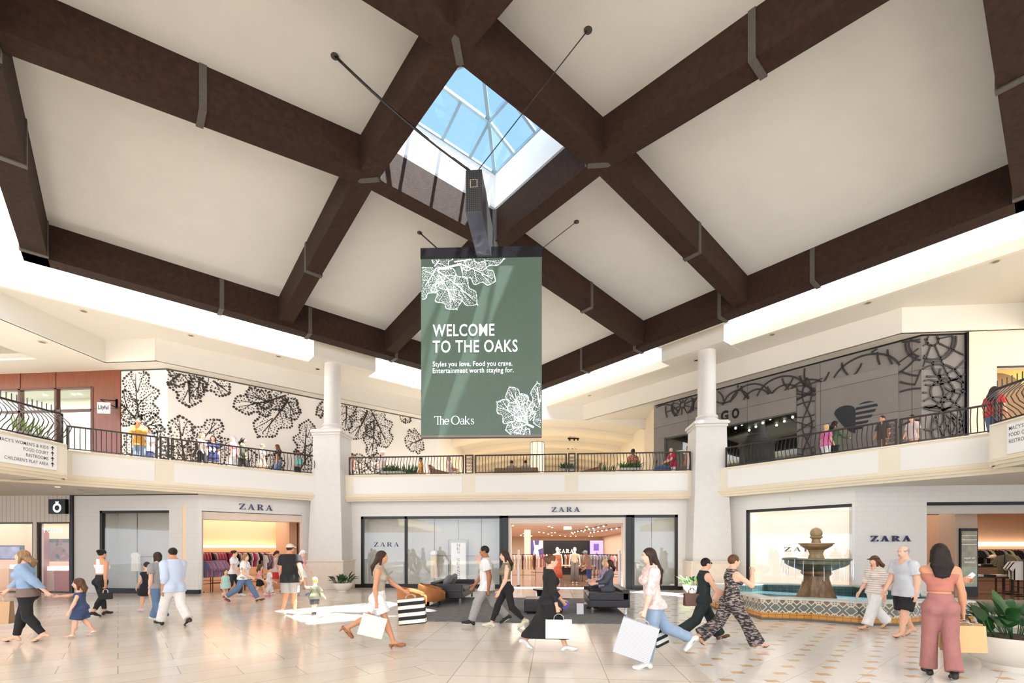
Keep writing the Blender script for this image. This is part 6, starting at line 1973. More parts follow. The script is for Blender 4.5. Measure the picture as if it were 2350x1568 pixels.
for i in range(8): a = i * math.pi / 4; mb.tube([(.335 * math.cos(a), .335 * math.sin(a), 0), (.335 * math.cos(a), .335 * math.sin(a), zt_ + .02)], .012, 4)
for z in (.24, zt_): mb.tube([(.335 * math.cos(k * math.pi / 10), .335 * math.sin(k * math.pi / 10), z) for k in range(20)], .012, 4, closed=True)
mb.build('cage', M_BRONZE, t)
# ------------------------------------------------------------------ people
def V3(*a): return np.array(a, dtype=np.float64)
class Prim:
    """soft building block of a figure: a tapering capsule or an ellipsoid, optionally in a moved frame, optionally cut by planes"""
    def __init__(s, a, b=None, r1=.05, r2=None, sq=(1, 1, 1), M=None, cuts=(), k=0.02, rad=None):
        s.a = np.array(a, float); s.b = s.a if b is None else np.array(b, float)
        s.r1 = r1; s.r2 = r1 if r2 is None else r2
        s.sq = np.array(sq, float); s.M = M; s.cuts = list(cuts); s.k = k
        s.rad = None if rad is None else np.array(rad, float)
    def grow(s, g, cuts=(), k=None):
        p = Prim(s.a, s.b, s.r1 + g, s.r2 + g, s.sq, s.M, list(s.cuts) + list(cuts), s.k if k is None else k, None if s.rad is None else s.rad + g)
        return p
    def bbox(s):
        if s.rad is not None: lo, hi = s.a - s.rad, s.a + s.rad
        else:
            r = max(s.r1, s.r2) * np.maximum(s.sq, 1e-3)
            lo, hi = np.minimum(s.a, s.b) - r, np.maximum(s.a, s.b) + r
        if s.M is not None:
            cs = np.array([[x, y, z] for x in (lo[0], hi[0]) for y in (lo[1], hi[1]) for z in (lo[2], hi[2])])
            R, t = s.M
            cs = cs @ R.T + t
            lo, hi = cs.min(0), cs.max(0)
        return lo, hi
    def dist(s, X, Y, Z):
        P = np.stack([X, Y, Z], -1)
        Q = P
        if s.M is not None:
            R, t = s.M
            Q = (P - t) @ R
        if s.rad is not None:
            q = (Q - s.a) / s.rad
            l = np.sqrt((q * q).sum(-1)) + 1e-9
            d = (l - 1) * s.rad.min()
        else:
            ba = s.b - s.a
            q = (Q - s.a) / s.sq; bb = ba / s.sq
            den = (bb * bb).sum()
            t_ = np.clip((q @ bb) / den, 0, 1) if den > 1e-12 else np.zeros(q.shape[:-1])
            e = q - t_[..., None] * bb
            d = np.sqrt((e * e).sum(-1)) - (s.r1 + (s.r2 - s.r1) * t_)
        for p0, n in s.cuts:
            d = np.maximum(d, (P - np.array(p0)) @ np.array(n))
        return d
def surface(prims, h, cuts=(), subtract=()):
    lo = np.min([p.bbox()[0] for p in prims], 0) - 3 * h
    hi = np.max([p.bbox()[1] for p in prims], 0) + 3 * h
    n = np.ceil((hi - lo) / h).astype(int) + 1
    F = np.full(n, 0.5, np.float32)
    ax = [lo[i] + h * np.arange(n[i]) for i in range(3)]
    def region(p, m):
        a, b = p.bbox()
        i0 = np.maximum(((a - m - lo) / h).astype(int), 0); i1 = np.minimum(((b + m - lo) / h).astype(int) + 2, n)
        return tuple(slice(i0[i], i1[i]) for i in range(3))
    for p in prims:
        sl = region(p, max(p.k * 1.5, 2 * h))
        G = np.meshgrid(*[ax[i][sl[i]] for i in range(3)], indexing='ij')
        d = p.dist(*G)
        f = F[sl]
        hh = np.clip(0.5 + 0.5 * (f - d) / p.k, 0, 1)
        F[sl] = f * (1 - hh) + d * hh - p.k * hh * (1 - hh)
    for p in subtract:
        sl = region(p, 2 * h)
        G = np.meshgrid(*[ax[i][sl[i]] for i in range(3)], indexing='ij')
        F[sl] = np.maximum(F[sl], -p.dist(*G))
    if cuts:
        G = np.meshgrid(*ax, indexing='ij')
        for p0, nn in cuts:
            d = sum((G[i] - p0[i]) * nn[i] for i in range(3))
            F = np.maximum(F, d)
    ins = F < 0
    # dual mesh of the zero level
    c = np.zeros(np.array(F.shape) - 1, np.int8)
    for dx in (0, 1):
        for dy in (0, 1):
            for dz in (0, 1):
                c += ins[dx:F.shape[0] - 1 + dx, dy:F.shape[1] - 1 + dy, dz:F.shape[2] - 1 + dz]
    act = (c > 0) & (c < 8)
    idx = np.full(c.shape, -1, np.int64)
    I = np.argwhere(act)
    idx[act] = np.arange(len(I))
    acc = np.zeros((len(I), 3)); cnt = np.zeros(len(I))
    C8 = [(x, y, z) for x in (0, 1) for y in (0, 1) for z in (0, 1)]
    val = {q: F[I[:, 0] + q[0], I[:, 1] + q[1], I[:, 2] + q[2]] for q in C8}
    for q in C8:
        for d in range(3):
            if q[d] == 0:
                r = list(q); r[d] = 1; r = tuple(r)
                f0, f1 = val[q], val[r]
                m = (f0 < 0) != (f1 < 0)
                t = np.where(m, f0 / np.where(m, f0 - f1, 1), 0)
                pt = np.array(q, float)[None, :] + np.zeros((len(I), 3)); pt[:, d] += t
                acc[m] += pt[m]; cnt[m] += 1
    vs = (I + acc / np.maximum(cnt, 1)[:, None]) * h + lo
    quads = []
    for d in range(3):
        sl0 = [slice(None)] * 3; sl1 = [slice(None)] * 3
        sl0[d] = slice(0, -1); sl1[d] = slice(1, None)
        a, b = ins[tuple(sl0)], ins[tuple(sl1)]
        ch = np.argwhere(a != b)
        o1, o2 = (d + 1) % 3, (d + 2) % 3
        ok = (ch[:, o1] > 0) & (ch[:, o2] > 0) & (ch[:, o1] < idx.shape[o1]) & (ch[:, o2] < idx.shape[o2])
        ch = ch[ok]
        def cell(e1, e2):
            q = ch.copy(); q[:, o1] += e1; q[:, o2] += e2
            return idx[q[:, 0], q[:, 1], q[:, 2]]
        Q = np.stack([cell(-1, -1), cell(0, -1), cell(0, 0), cell(-1, 0)], 1)
        flip = ~a[ch[:, 0], ch[:, 1], ch[:, 2]]
        Q[flip] = Q[flip][:, ::-1]
        quads.append(Q)
    Q = np.concatenate(quads)
    Q = Q[(Q >= 0).all(1)]
    return vs, Q
def soft_mesh(name, parts, mats):
    """parts: list of (verts, quads, material index)"""
    V = np.concatenate([p[0] for p in parts]); off = 0; Qs = []; mi = []
    for v, q, m in parts:
        Qs.append(q + off); off += len(v); mi += [m] * len(q)
    Q = np.concatenate(Qs)
    me = bpy.data.meshes.new(name)
    me.vertices.add(len(V)); me.vertices.foreach_set('co', V.astype(np.float32).ravel())
    me.loops.add(len(Q) * 4); me.loops.foreach_set('vertex_index', Q.astype(np.int32).ravel())
    me.polygons.add(len(Q)); me.polygons.foreach_set('loop_start', np.arange(len(Q), dtype=np.int32) * 4)
    me.polygons.foreach_set('use_smooth', np.ones(len(Q), bool))
    for m in mats: me.materials.append(m)
    me.polygons.foreach_set('material_index', np.array(mi, np.int32))
    me.update(calc_edges=True); me.validate()
    return me
def rotx(a): c, s = math.cos(a), math.sin(a); return np.array([[1, 0, 0], [0, c, -s], [0, s, c]])
def rotz(a): c, s = math.cos(a), math.sin(a); return np.array([[c, -s, 0], [s, c, 0], [0, 0, 1]])
def unit(v): v = np.array(v, float); return v / (np.linalg.norm(v) + 1e-12)
def smooth_ball(c, r, n=10):
    m = n // 2 + 1
    vs, q = [], []
    for i in range(m + 1):
        ph = math.pi * i / m
        for j in range(n):
            th = 2 * math.pi * j / n
            vs.append((c[0] + r[0] * math.sin(ph) * math.cos(th), c[1] + r[1] * math.sin(ph) * math.sin(th), c[2] - r[2] * math.cos(ph)))
    for i in range(m):
        for j in range(n): q.append((i * n + j, i * n + (j + 1) % n, (i + 1) * n + (j + 1) % n, (i + 1) * n + j))
    return np.array(vs), np.array(q)

SKIN = {'fair': (228, 178, 150), 'tan': (198, 142, 108), 'brown': (160, 106, 78), 'light': (236, 194, 168)}
HAIR = {'black': (28, 22, 20), 'dark': (52, 36, 28), 'brown': (92, 62, 42), 'blond': (196, 160, 108), 'dirty': (140, 110, 78), 'grey': (150, 146, 142), 'white': (226, 220, 212)}
NPC = [0]
def person(label, px, py, H, heading, sex='f', skin='tan', hair=('long', 'dark'), legs=((24, 8, 8), (-22, 22, -30)), arms=((-18, 6, 18), (22, 6, 22)), lean=3, head=(0, 0),
           outfit=(), w=1.0, h=.0125, seat=None, loc=None, face=True, hands=True, targets=(None, None), group=None, fist=(0, 0)):
    NPC[0] += 1
    k1 = max(0.0, 1.5 - H)
    hl = H * (0.132 + k1 * 0.13)
    hipz = H * (0.515 - k1 * 0.07)
    ank = .043 * H
    thl, shl = (hipz - ank) * .51, (hipz - ank) * .49
    shz = H - hl * 1.30
    shw = H * (.101 if sex == 'm' else .090) * (1 - k1 * .1)
    hw_ = H * .048
    ua, fa = .172 * H, .146 * H
    T = lambda q: q * H * w
    up = rotx(math.radians(-lean))
    piv = V3(0, 0, hipz)
    UM = (up, piv - up @ piv)
    U = lambda p: up @ np.array(p, float) + UM[1]
    B = []                                # the body
    fem = sex == 'f'
    hips = Prim((-hw_ * .9, 0, hipz + .008 * H), (hw_ * .9, 0, hipz + .008 * H), T(.056 if fem else .056), sq=(1, .88, .9))
    wz = hipz + .125 * H
    waist = Prim((0, 0, hipz + .02 * H), (0, .004 * H, wz), T(.078 if fem else .078), T(.062 if fem else .073), sq=(1, .74, 1), M=UM)
    rib = Prim((0, .002 * H, wz), (0, .0, shz - .075 * H), T(.063 if fem else .074), T(.076 if fem else .088), sq=(1, .72, 1), M=UM)
    chest = Prim((-.042 * H, .004 * H, shz - .072 * H), (.042 * H, .004 * H, shz - .072 * H), T(.060 if fem else .070), sq=(1, .80, 1), M=UM)
    shd = [Prim((0, -.006 * H, shz - .012 * H), (s * shw * .92, -.004 * H, shz - .034 * H), T(.036 if fem else .040), T(.032 if fem else .036), sq=(1, .9, 1), M=UM, k=.035) for s in (-1, 1)]
    trap = Prim((0, -.012 * H, shz + .010 * H), (0, -.012 * H, shz - .05 * H), T(.045), T(.065), sq=(1.3, .8, 1), M=UM, k=.05)
    torso = [hips, waist, rib, chest] + shd + [trap]
    if fem and H > 1.3:
        for s in (-1, 1): torso.append(Prim((s * .040 * H, .046 * H, shz - .095 * H), r1=T(.038), M=UM, k=.03))
    for s in (-1, 1): torso.append(Prim((s * .040 * H, -.030 * H, hipz - .004 * H), r1=T(.047), k=.03))
    B += torso
    # head
    hy, hp = head
    nk = U((0, -.008 * H, shz + .02 * H))
    HR = up @ rotz(math.radians(hy)) @ rotx(math.radians(-hp)) @ rotx(math.radians(lean * .8))
    hc0 = V3(0, .012 * H, H - .5 * hl)
    hc = U((0, .010 * H, H - .5 * hl))
    HM = (HR, hc)
    neck = Prim(nk + (nk - hc) * .15, hc + HR @ V3(0, -.10 * hl, -.28 * hl), hl * (.205 if fem else .25), hl * (.20 if fem else .24), k=.03)
    skull = Prim((0, -.05 * hl, .10 * hl), rad=(.335 * hl, .41 * hl, .40 * hl), M=HM, k=.02)
    jaw = Prim((0, .10 * hl, -.20 * hl), rad=((.245 if fem else .27) * hl, .27 * hl, .29 * hl), M=HM, k=.035)
    B += [neck, skull, jaw]
    B += [Prim((0, .355 * hl, .02 * hl), (0, .425 * hl, -.13 * hl), .035 * hl, .055 * hl, M=HM, k=.012)]
    for s in (-1, 1): B.append(Prim((s * .325 * hl, -.03 * hl, -.05 * hl), rad=(.045 * hl, .085 * hl, .14 * hl), M=HM, k=.008))
    # arms
    armP, hand_pts = [[], []], []
    for i, s in enumerate((-1, 1)):
        S = U((s * shw, 0, shz - .030 * H))
        if targets[i] is not None:
            tg = np.array(targets[i], float)
            v = tg - S; L = min(np.linalg.norm(v), (ua + fa) * .995); v = unit(v)
            ca = (ua * ua + L * L - fa * fa) / (2 * ua * L); ca = max(-1, min(1, ca))
            pole_ = V3(s * .5, -.6, -.6); pole_ = unit(pole_ - v * (pole_ @ v))
            E = S + v * ua * ca + pole_ * ua * math.sqrt(1 - ca * ca)
            Wr = S + v * L
        else:
            f, o, e_ = [math.radians(q) for q in arms[i][:3]]
            d1 = V3(s * math.sin(o), math.sin(f) * math.cos(o), -math.cos(f) * math.cos(o))
            E = S + d1 * ua
            inn = math.radians(arms[i][3]) if len(arms[i]) > 3 else 0
            d2 = V3(s * math.sin(o) * .4 - s * math.sin(inn), math.sin(f + e_), -math.cos(f + e_)); d2 = unit(d2)
            Wr = E + d2 * fa
        d1, d2 = unit(E - S), unit(Wr - E)
        q1 = Prim(S, E, T(.030 if fem else .036), T(.023 if fem else .028), k=.022)
        q2 = Prim(E, Wr, T(.0235 if fem else .028), T(.0145 if fem else .018), k=.012)
        q2b = Prim(E + d2 * .02 * H, E + d2 * .07 * H, T(.024 if fem else .029), T(.020), k=.02)
        armP[i] = [q1, q2, q2b]
        B += armP[i]
        # hand
        nrm = V3(-s, 0, 0); nrm = unit(nrm - d2 * (nrm @ d2))
        th_ = np.cross(d2, nrm) * (1 if s > 0 else -1)
        if th_ @ V3(0, 1, -.3) < 0 and abs(d2[2]) > .4: th_ = -th_
        hand_pts.append(dict(w=Wr, d=d2, n=nrm, t=th_, s=s))
    # legs: find the stance, then drop the figure on the ground
    legP = [[], []]; feet = []
    legs = [list(l) for l in legs]
    def lowest(l):
        a, kn, pt = [math.radians(q) for q in l[:3]]
        A = V3(0, math.sin(a) * thl + math.sin(a - kn) * shl, hipz - math.cos(a) * thl - math.cos(a - kn) * shl)
        R = rotx(pt)
        return min((A + R @ V3(0, -.030 * H, -.026 * H))[2] - .018 * H, (A + R @ V3(0, .103 * H, -.036 * H))[2] - .0125 * H)
    if seat is None and max(l[1] for l in legs) < 29:
        for _ in range(40):
            z0_, z1_ = lowest(legs[0]), lowest(legs[1])
            if abs(z0_ - z1_) < .004: break
            lo_ = legs[0] if z0_ < z1_ else legs[1]
            lo_[1] += 1.5; lo_[0] += .75
    for i, s in enumerate((-1, 1)):
        a, kn, pt = legs[i][:3]; ou = legs[i][3] if len(legs[i]) > 3 else 2
        a, kn, pt, ou = [math.radians(q) for q in (a, kn, pt, ou)]
        Hp = V3(s * hw_, 0, hipz)
        d1 = V3(s * math.sin(ou), math.sin(a), -math.cos(a)); d1 = unit(d1)
        K = Hp + d1 * thl
        d2 = unit(V3(s * math.sin(ou) * .3, math.sin(a - kn), -math.cos(a - kn)))
        A = K + d2 * shl
        R = rotx(pt) @ rotz(math.radians(-s * 7))
        feet.append((A, R))
        thigh = Prim(Hp + V3(0, 0, -.01 * H), K, T(.049 if fem else .051), T(.034), k=.03)
        shin = Prim(K, A, T(.033), T(.021 if fem else .024), k=.02)
        bd = unit(np.cross(V3(1, 0, 0), d2)); bd = bd if bd[1] < 0 else -bd
        calf = Prim(K + d2 * shl * .15 + bd * .010 * H, K + d2 * shl * .42 + bd * .010 * H, T(.030), T(.030), k=.03)
        heel = A + R @ V3(0, -.030 * H, -.026 * H); ball_ = A + R @ V3(0, .070 * H, -.034 * H); toe = A + R @ V3(0, .103 * H, -.036 * H)
        fp = [Prim(A, heel, .020 * H, .018 * H, k=.012), Prim(A + R @ V3(0, .01 * H, -.006 * H), ball_, .021 * H, .0155 * H, sq=(1, 1, 1), k=.015), Prim(ball_, toe, .017 * H, .0125 * H, k=.012),
              Prim(ball_ + R @ V3(-s * .010 * H, 0, 0), toe + R @ V3(-s * .012 * H, 0, 0), .014 * H, .0115 * H, k=.012)]
        legP[i] = dict(thigh=thigh, shin=shin, calf=calf, foot=fp, K=K, A=A, R=R, heel=heel, toe=toe, ball=ball_, d1=d1, d2=d2, Hp=Hp)
        B += [thigh, shin, calf] + fp
    shoe_h = {'heel': .06}.get(next((o[1] for o in outfit if o[0] == 'shoes'), ''), .012)
    low = min(min(l['heel'][2] - .018 * H, l['toe'][2] - .0125 * H) for l in legP) - .010
    if any(o[0] == 'shoes' and o[1] == 'heel' for o in outfit): low -= .03
    dz = -low if seat is None else seat - (hipz - .060 * H)
    if loc is None: loc = on_floor(px, py)
    yaw = math.radians(heading) + YAW - math.pi / 2
    root = thing('person', label, 'person', (loc[0], loc[1], loc[2] if len(loc) > 2 else 0), yaw, group)
    up_z = V3(0, 0, dz)
    def fin(parts): return [(v + up_z, q, m) for v, q, m in parts]
    def make(name, parts, mats, parent=None):
        me = soft_mesh(name, fin(parts), mats)
        o = bpy.data.objects.new(name, me); COL.objects.link(o); o.parent = parent or root
        return o
    skm = mat('skin_' + skin, SKIN[skin], .55, spec=.35)
    lip = mat('lips', (176, 92, 84), .5); eyw = mat('eye_white', (240, 236, 230), .3); eyd = mat('eye_dark', (40, 28, 22), .2)
    hcol = HAIR[hair[1]]
    hm = mat('hair_' + hair[1], hcol, .55, spec=.25, noise=.35, nscale=40, stretch=(1, 1, .15))
    cov = {}
    v, q = surface(B, h)
    parts = [(v, q, 0)]
    if hands:
        hh = .0055 if h < .014 else h * .45
        for hp_ in hand_pts:
            W_, d, nn, t, s = hp_['w'], hp_['d'], hp_['n'], hp_['t'], hp_['s']
            L = .104 * H
            curl = fist[0 if s < 0 else 1]
            P_ = [Prim(W_ - d * .03 * H, W_ + d * .012 * H, T(.0150), T(.0135), k=.008)]
            for u_ in (-.010, -.003, .004, .011): P_.append(Prim(W_ + d * .012 * H + t * u_ * .6 * H, W_ + d * .052 * H + t * u_ * 1.15 * H, .0095 * H, .0078 * H, k=.010))
            kn_ = []
            for u_, ln in ((-.0145, .034), (-.005, .041), (.0045, .044), (.0135, .039)):
                b = W_ + d * .054 * H + t * u_ * H
                a1 = math.radians(18 + 62 * curl); a2 = math.radians(38 + 110 * curl)
                f1 = unit(d * math.cos(a1) + nn * math.sin(a1)); f2 = unit(d * math.cos(a2) + nn * math.sin(a2))
                m_ = b + f1 * ln * .55 * H; e2 = m_ + f2 * ln * .5 * H
                P_ += [Prim(b, m_, .0058 * H, .0050 * H, k=.004), Prim(m_, e2, .0050 * H, .0040 * H, k=.003)]
            b = W_ + d * .014 * H + t * .012 * H
            m_ = b + unit(d * .7 + t * .65 + nn * .35) * .030 * H; e2 = m_ + unit(d * .85 + t * .15 + nn * .5 * (1 + curl)) * .024 * H
            P_ += [Prim(b, m_, .0085 * H, .0062 * H, k=.008), Prim(m_, e2, .0060 * H, .0046 * H, k=.004)]
            v2, q2 = surface(P_, hh); parts.append((v2, q2, 0))
    else:
        pass
    mats_b = [skm]
    if face:
        mats_b += [lip, eyw, eyd, mat('brow_' + hair[1], tuple(int(c * .8) for c in hcol), .8)]
        def HP(x, y, z): return HR @ V3(x * hl, y * hl, z * hl) + hc
        def put(c, r, m):
            vv, qq = smooth_ball((0, 0, 0), tuple(k * hl for k in r)); parts.append((vv @ HR.T + HP(*c), qq, m))
        for s in (-1, 1):
            put((s * .135, .345, .02), (.055, .03, .026), 2); put((s * .135, .365, .02), (.026, .02, .026), 3); put((s * .14, .365, .095), (.075, .022, .013), 4)
        put((0, .352, -.250), (.078, .026, .022), 1); put((0, .350, -.283), (.062, .026, .020), 1)
    body = make('body', parts, mats_b)
    # ---- hair
    st = hair[0]
    if st != 'bald':
        g = .030 * hl + .006
        hs = [Prim((0, -.06 * hl, .12 * hl), rad=(.36 * hl, .43 * hl, .415 * hl), M=HM, k=.02)]
        cut = []
        def HC(p, n_): return (HR @ (np.array(p) * hl) + hc, HR @ unit(n_))
        subs = [Prim((0, .42 * hl, -.16 * hl), rad=(.285 * hl, .36 * hl, .42 * hl), M=HM)]
        if st in ('short', 'cap', 'balding'):
            cut.append(HC((0, -.05, -.17), (0, .35, -1)))
            if st == 'balding': cut.append(HC((0, 0, .22), (0, .3, 1)))
        elif st == 'bob': hs += [Prim((s * .24 * hl, -.12 * hl, .0), (s * .27 * hl, -.10 * hl, -.48 * hl), .16 * hl, .12 * hl, M=HM, k=.03) for s in (-1, 1)] + [Prim((0, -.25 * hl, 0), (0, -.28 * hl, -.5 * hl), .26 * hl, .2 * hl, M=HM, k=.03)]
        elif st in ('bun', 'ponytail'):
            cut.append(HC((0, -.05, -.22), (0, .45, -1)))
            if st == 'bun': hs.append(Prim((0, -.44 * hl, .28 * hl), r1=.19 * hl, M=HM, k=.02))
            else: hs += [Prim((0, -.44 * hl, .15 * hl), (0, -.56 * hl, -.2 * hl), .13 * hl, .15 * hl, M=HM, k=.02), Prim((0, -.56 * hl, -.2 * hl), (.05 * hl, -.50 * hl, -.85 * hl), .15 * hl, .05 * hl, M=HM, k=.02)]
        else:
            Ln = {'long': 1.55, 'mid': .95, 'vlong': 2.0}[st]
            for s in (-1, -.5, 0, .5, 1):
                a = HR @ V3(s * .22 * hl, -.22 * hl, .0) + hc
                zb = H - .5 * hl - (Ln * .5) * hl; zc_ = zb - (Ln * .45) * hl * (1 - .12 * abs(s))
                bk = -.062 * H * w - .006 * H
                b_ = U((s * .046 * H, bk, zb)); c_ = U((s * .036 * H, bk - .002 * H, zc_))
                hs += [Prim(a, b_, .19 * hl, .14 * hl, k=.035), Prim(b_, c_, .14 * hl, .05 * hl, k=.03)]
            for s in (-1, 1): hs.append(Prim((s * .30 * hl, -.02 * hl, .05 * hl), (s * .33 * hl, -.06 * hl, -.55 * hl), .11 * hl, .09 * hl, M=HM, k=.02))
        v, q = surface(hs, h * .9, cut, subs)
        make('hair', [(v, q, 0)], [hm])
        if st == 'cap':
            pass
    # ---- clothes
    for o in outfit:
        kind = o[0]
        if kind == 'top':
            _, m, sl, hem, loose = o[:5]
            low_neck = o[5] if len(o) > 5 else 0.0
            hz = {'crop': hipz + .125 * H, 'waist': hipz + .07 * H, 'hip': hipz - .02 * H, 'low': hipz - .065 * H}[hem]
            pr = [p.grow(.011 + loose * (1 if jj in (0, 1) else .8 if jj == 2 else .35), k=.03) for jj, p in enumerate(torso)]
            pl_ = max([oo[3] for oo in outfit if oo[0] == 'pants'] + [0.0])
            if hem in ('hip', 'low'):
                pr += [p.grow(.020 + max(loose, pl_ * .7), k=.03) for p in torso[:2] + torso[-2:]]
                pr += [Prim(l['Hp'], l['Hp'] + l['d1'] * .10 * H, l['thigh'].r1 + .020 + max(loose * .6, pl_), l['thigh'].r1 + .018 + max(loose * .6, pl_), k=.03) for l in legP]
                pr += [Prim((-hw_ * .8, 0, hz - .02 * H), (hw_ * .8, 0, hz - .02 * H), T(.074) + loose + .012, sq=(1, .90, .9), k=.04)]
            n_up = up @ V3(0, 0, 1)
            cuts = [(U((0, 0, shz + (.028 - low_neck) * H)), n_up), (V3(0, 0, hz), V3(0, 0, -1))]
            subs = [Prim((0, .062 * H, shz + .03 * H), rad=(.05 * H, .07 * H, .055 * H), M=UM)] if low_neck == 0 else []
            if sl > 0:
                for i in (0, 1):
                    q1, q2, q2b = armP[i]
                    if sl <= .5:
                        f = sl * 2; e_ = q1.a + (q1.b - q1.a) * f; dd = unit(q1.b - q1.a)
                        pr.append(Prim(q1.a, e_ + dd * .03, q1.r1 + .014 + loose * .6, q1.r1 + .016 + loose * .9, cuts=[(e_, dd)], k=.025))
                    else:
                        f = (sl - .5) * 2; e_ = q2.a + (q2.b - q2.a) * f; dd = unit(q2.b - q2.a)
                        pr.append(Prim(q1.a, q1.b, q1.r1 + .014 + loose * .6, q1.r2 + .014 + loose * .6, k=.025))
                        pr.append(Prim(q2.a, e_ + dd * .02, q2.r1 + .014 + loose * .5, q2.r2 + .012 + loose * .3, cuts=[(e_, dd)], k=.02))
            elif low_neck == 0:
                for i, s in enumerate((-1, 1)): subs.append(Prim(U((s * (shw + .035 * H), 0, shz - .035 * H)), rad=(.050 * H, .09 * H, .075 * H)))
            v, q = surface(pr, h, cuts, subs)
            make('top', [(v, q, 0)], [m])
        elif kind == 'pants':
            _, m, ln, loose, flare = o[:5]
            pr = [p.grow(.013 + loose * .25, k=.03) for p in torso[:2]] + [torso[-1].grow(.013 + loose * .3), torso[-2].grow(.013 + loose * .3)]
            cuts = [(V3(0, 0, hipz + (.065 if len(o) < 6 else o[5]) * H), V3(0, 0, 1))]
            for l in legP:
                if ln <= .5:
                    f = ln * 2; e_ = l['Hp'] + (l['K'] - l['Hp']) * f; dd = l['d1']
                    rr_ = l['thigh'].r1 + (l['thigh'].r2 - l['thigh'].r1) * f
                    pr.append(Prim(l['Hp'], e_ + dd * .03, l['thigh'].r1 + .010 + loose, rr_ + .012 + loose + flare, cuts=[(e_, dd)], k=.03))
                else:
                    f = (ln - .5) * 2; e_ = l['K'] + (l['A'] - l['K']) * f; dd = l['d2']
                    pr.append(Prim(l['Hp'], l['K'], l['thigh'].r1 + .009 + loose, l['thigh'].r2 + .009 + loose, k=.03))
                    pr.append(Prim(l['K'], e_ + dd * .02, l['shin'].r1 + .009 + loose, l['shin'].r2 + .009 + loose + flare, cuts=[(e_, dd)], k=.025))
                    pr.append(l['calf'].grow(.008 + loose * .7, cuts=[(e_, dd)]))
            v, q = surface(pr, h, cuts)
            make('trousers' if ln > .5 else 'shorts', [(v, q, 0)], [m])
        elif kind == 'skirt':
            _, m, ztop, zhem, wid = o[:5]
            ztop, zhem = ztop * H, zhem * H
            pr = [p.grow(.014, k=.04) for p in torso[:2]]
            nseg = 4
            for l in legP:
                for j in range(2): pass
                tgt = l['Hp'] + l['d1'] * (hipz - zhem) * 1.0
                if zhem < l['K'][2]:
                    f = (l['K'][2] - zhem) / max(.05, l['K'][2] - l['A'][2]); kk = l['K'] + (l['A'] - l['K']) * min(1.0, f)
                    pr += [Prim(l['Hp'], l['K'], T(.066), T(.062) + wid * .5, k=.09), Prim(l['K'], kk, T(.062) + wid * .5, T(.05) + wid, k=.09)]
                    cen = kk
                else:
                    pr += [Prim(l['Hp'], tgt, T(.066), T(.062) + wid, k=.08)]
                    cen = tgt
            mid = V3(0, 0, 0)
            e0 = (legP[0]['K'] + legP[1]['K']) / 2; e0 = V3(0, e0[1], max(zhem, .2 * H))
            pr.append(Prim((0, 0, hipz), (0, e0[1], zhem), T(.078), T(.07) + wid * 1.2, sq=(1, 1, 1), k=.10))
            if zhem < .35 * H:
                for t_ in (.35, .7): 
                    ya, yb = legP[0]['A'][1], legP[1]['A'][1]
                    pr.append(Prim((0, min(ya, yb) * t_, zhem + .02), (0, max(ya, yb) * t_, zhem + .02), T(.05) + wid * .6, k=.10))
            cuts = [(V3(0, 0, ztop), V3(0, 0, 1)), (V3(0, 0, zhem), V3(0, 0, -1))]
            v, q = surface(pr, h, cuts)
            make('skirt', [(v, q, 0)], [m])
        elif kind == 'shoes':
            _, stl, m, m2 = o[:4]
            for i, l in enumerate(legP):
                R, A = l['R'], l['A']; upv = R @ V3(0, 0, 1)
                if stl in ('sneaker', 'flat', 'heel'):
                    top_ = A + R @ V3(0, 0, (.008 if stl == 'sneaker' else -.012) * H)
                    pr = [p.grow(.008, k=.012) for p in l['foot']]
                    subs = [Prim(A + R @ V3(0, .05 * H, .012 * H), rad=(.018 * H, .045 * H, .03 * H))] if stl != 'sneaker' else []
                    v, q = surface(pr, h * .7, [(top_, upv)] , subs)
                    sh = make('shoe', [(v, q, 0)], [m])
                    fl = l['ball'] - upv * (.0155 * H)
                    pr = [Prim(l['heel'], l['ball'], .021 * H, .022 * H), Prim(l['ball'], l['toe'], .022 * H, .017 * H)]
                    v, q = surface(pr, h * .7, [(fl + upv * .008 * H - upv * .004, upv), (fl - upv * .012, -upv)])
                    if stl == 'heel':
                        v2, q2 = surface([Prim(l['heel'] - upv * .01 * H, l['heel'] - upv * .055 * H, .011 * H, .006 * H, k=.005)], .004)
                        make('sole', [(v, q, 0), (v2, q2, 0)], [m2], sh)
                    else: make('sole', [(v, q, 0)], [m2], sh)
                else:
                    fl = l['ball'] - upv * (.0150 * H)
                    pr = [Prim(l['heel'], l['ball'], .021 * H, .022 * H), Prim(l['ball'], l['toe'], .022 * H, .017 * H)]
                    v, q = surface(pr, h * .7, [(fl, upv), (fl - upv * .014, -upv)])
                    prt = [(v, q, 0)]
                    c1 = l['ball'] + upv * .006 * H
                    side = R @ V3(1, 0, 0)
                    st_ = [Prim(l['ball'] + R @ V3(0, .02 * H, .010 * H), l['ball'] - side * .022 * H - R @ V3(0, .02 * H, .006 * H), .005, k=.003), Prim(l['ball'] + R @ V3(0, .02 * H, .010 * H), l['ball'] + side * .022 * H - R @ V3(0, .02 * H, .006 * H), .005, k=.003)]
                    if stl == 'sandal': st_ += [Prim(A + R @ V3(-.022 * H, .01 * H, -.01 * H), A + R @ V3(.022 * H, .01 * H, -.01 * H), .012, k=.003, sq=(1, 2.2, 1))]
                    v2, q2 = surface(st_, .0045); prt.append((v2, q2, 0))
                    make('sandal', prt, [m])
        elif kind == 'cap':
            m = o[1]
            pr = [Prim((0, -.05 * hl, .16 * hl), rad=(.385 * hl, .46 * hl, .40 * hl), M=HM)]
            cut = [(HR @ V3(0, 0, .14 * hl) + hc, HR @ V3(0, .05, -1))]
            if len(o) > 2 and o[2] == 'visor': cut.append((HR @ V3(0, 0, .28 * hl) + hc, HR @ V3(0, .1, 1)))
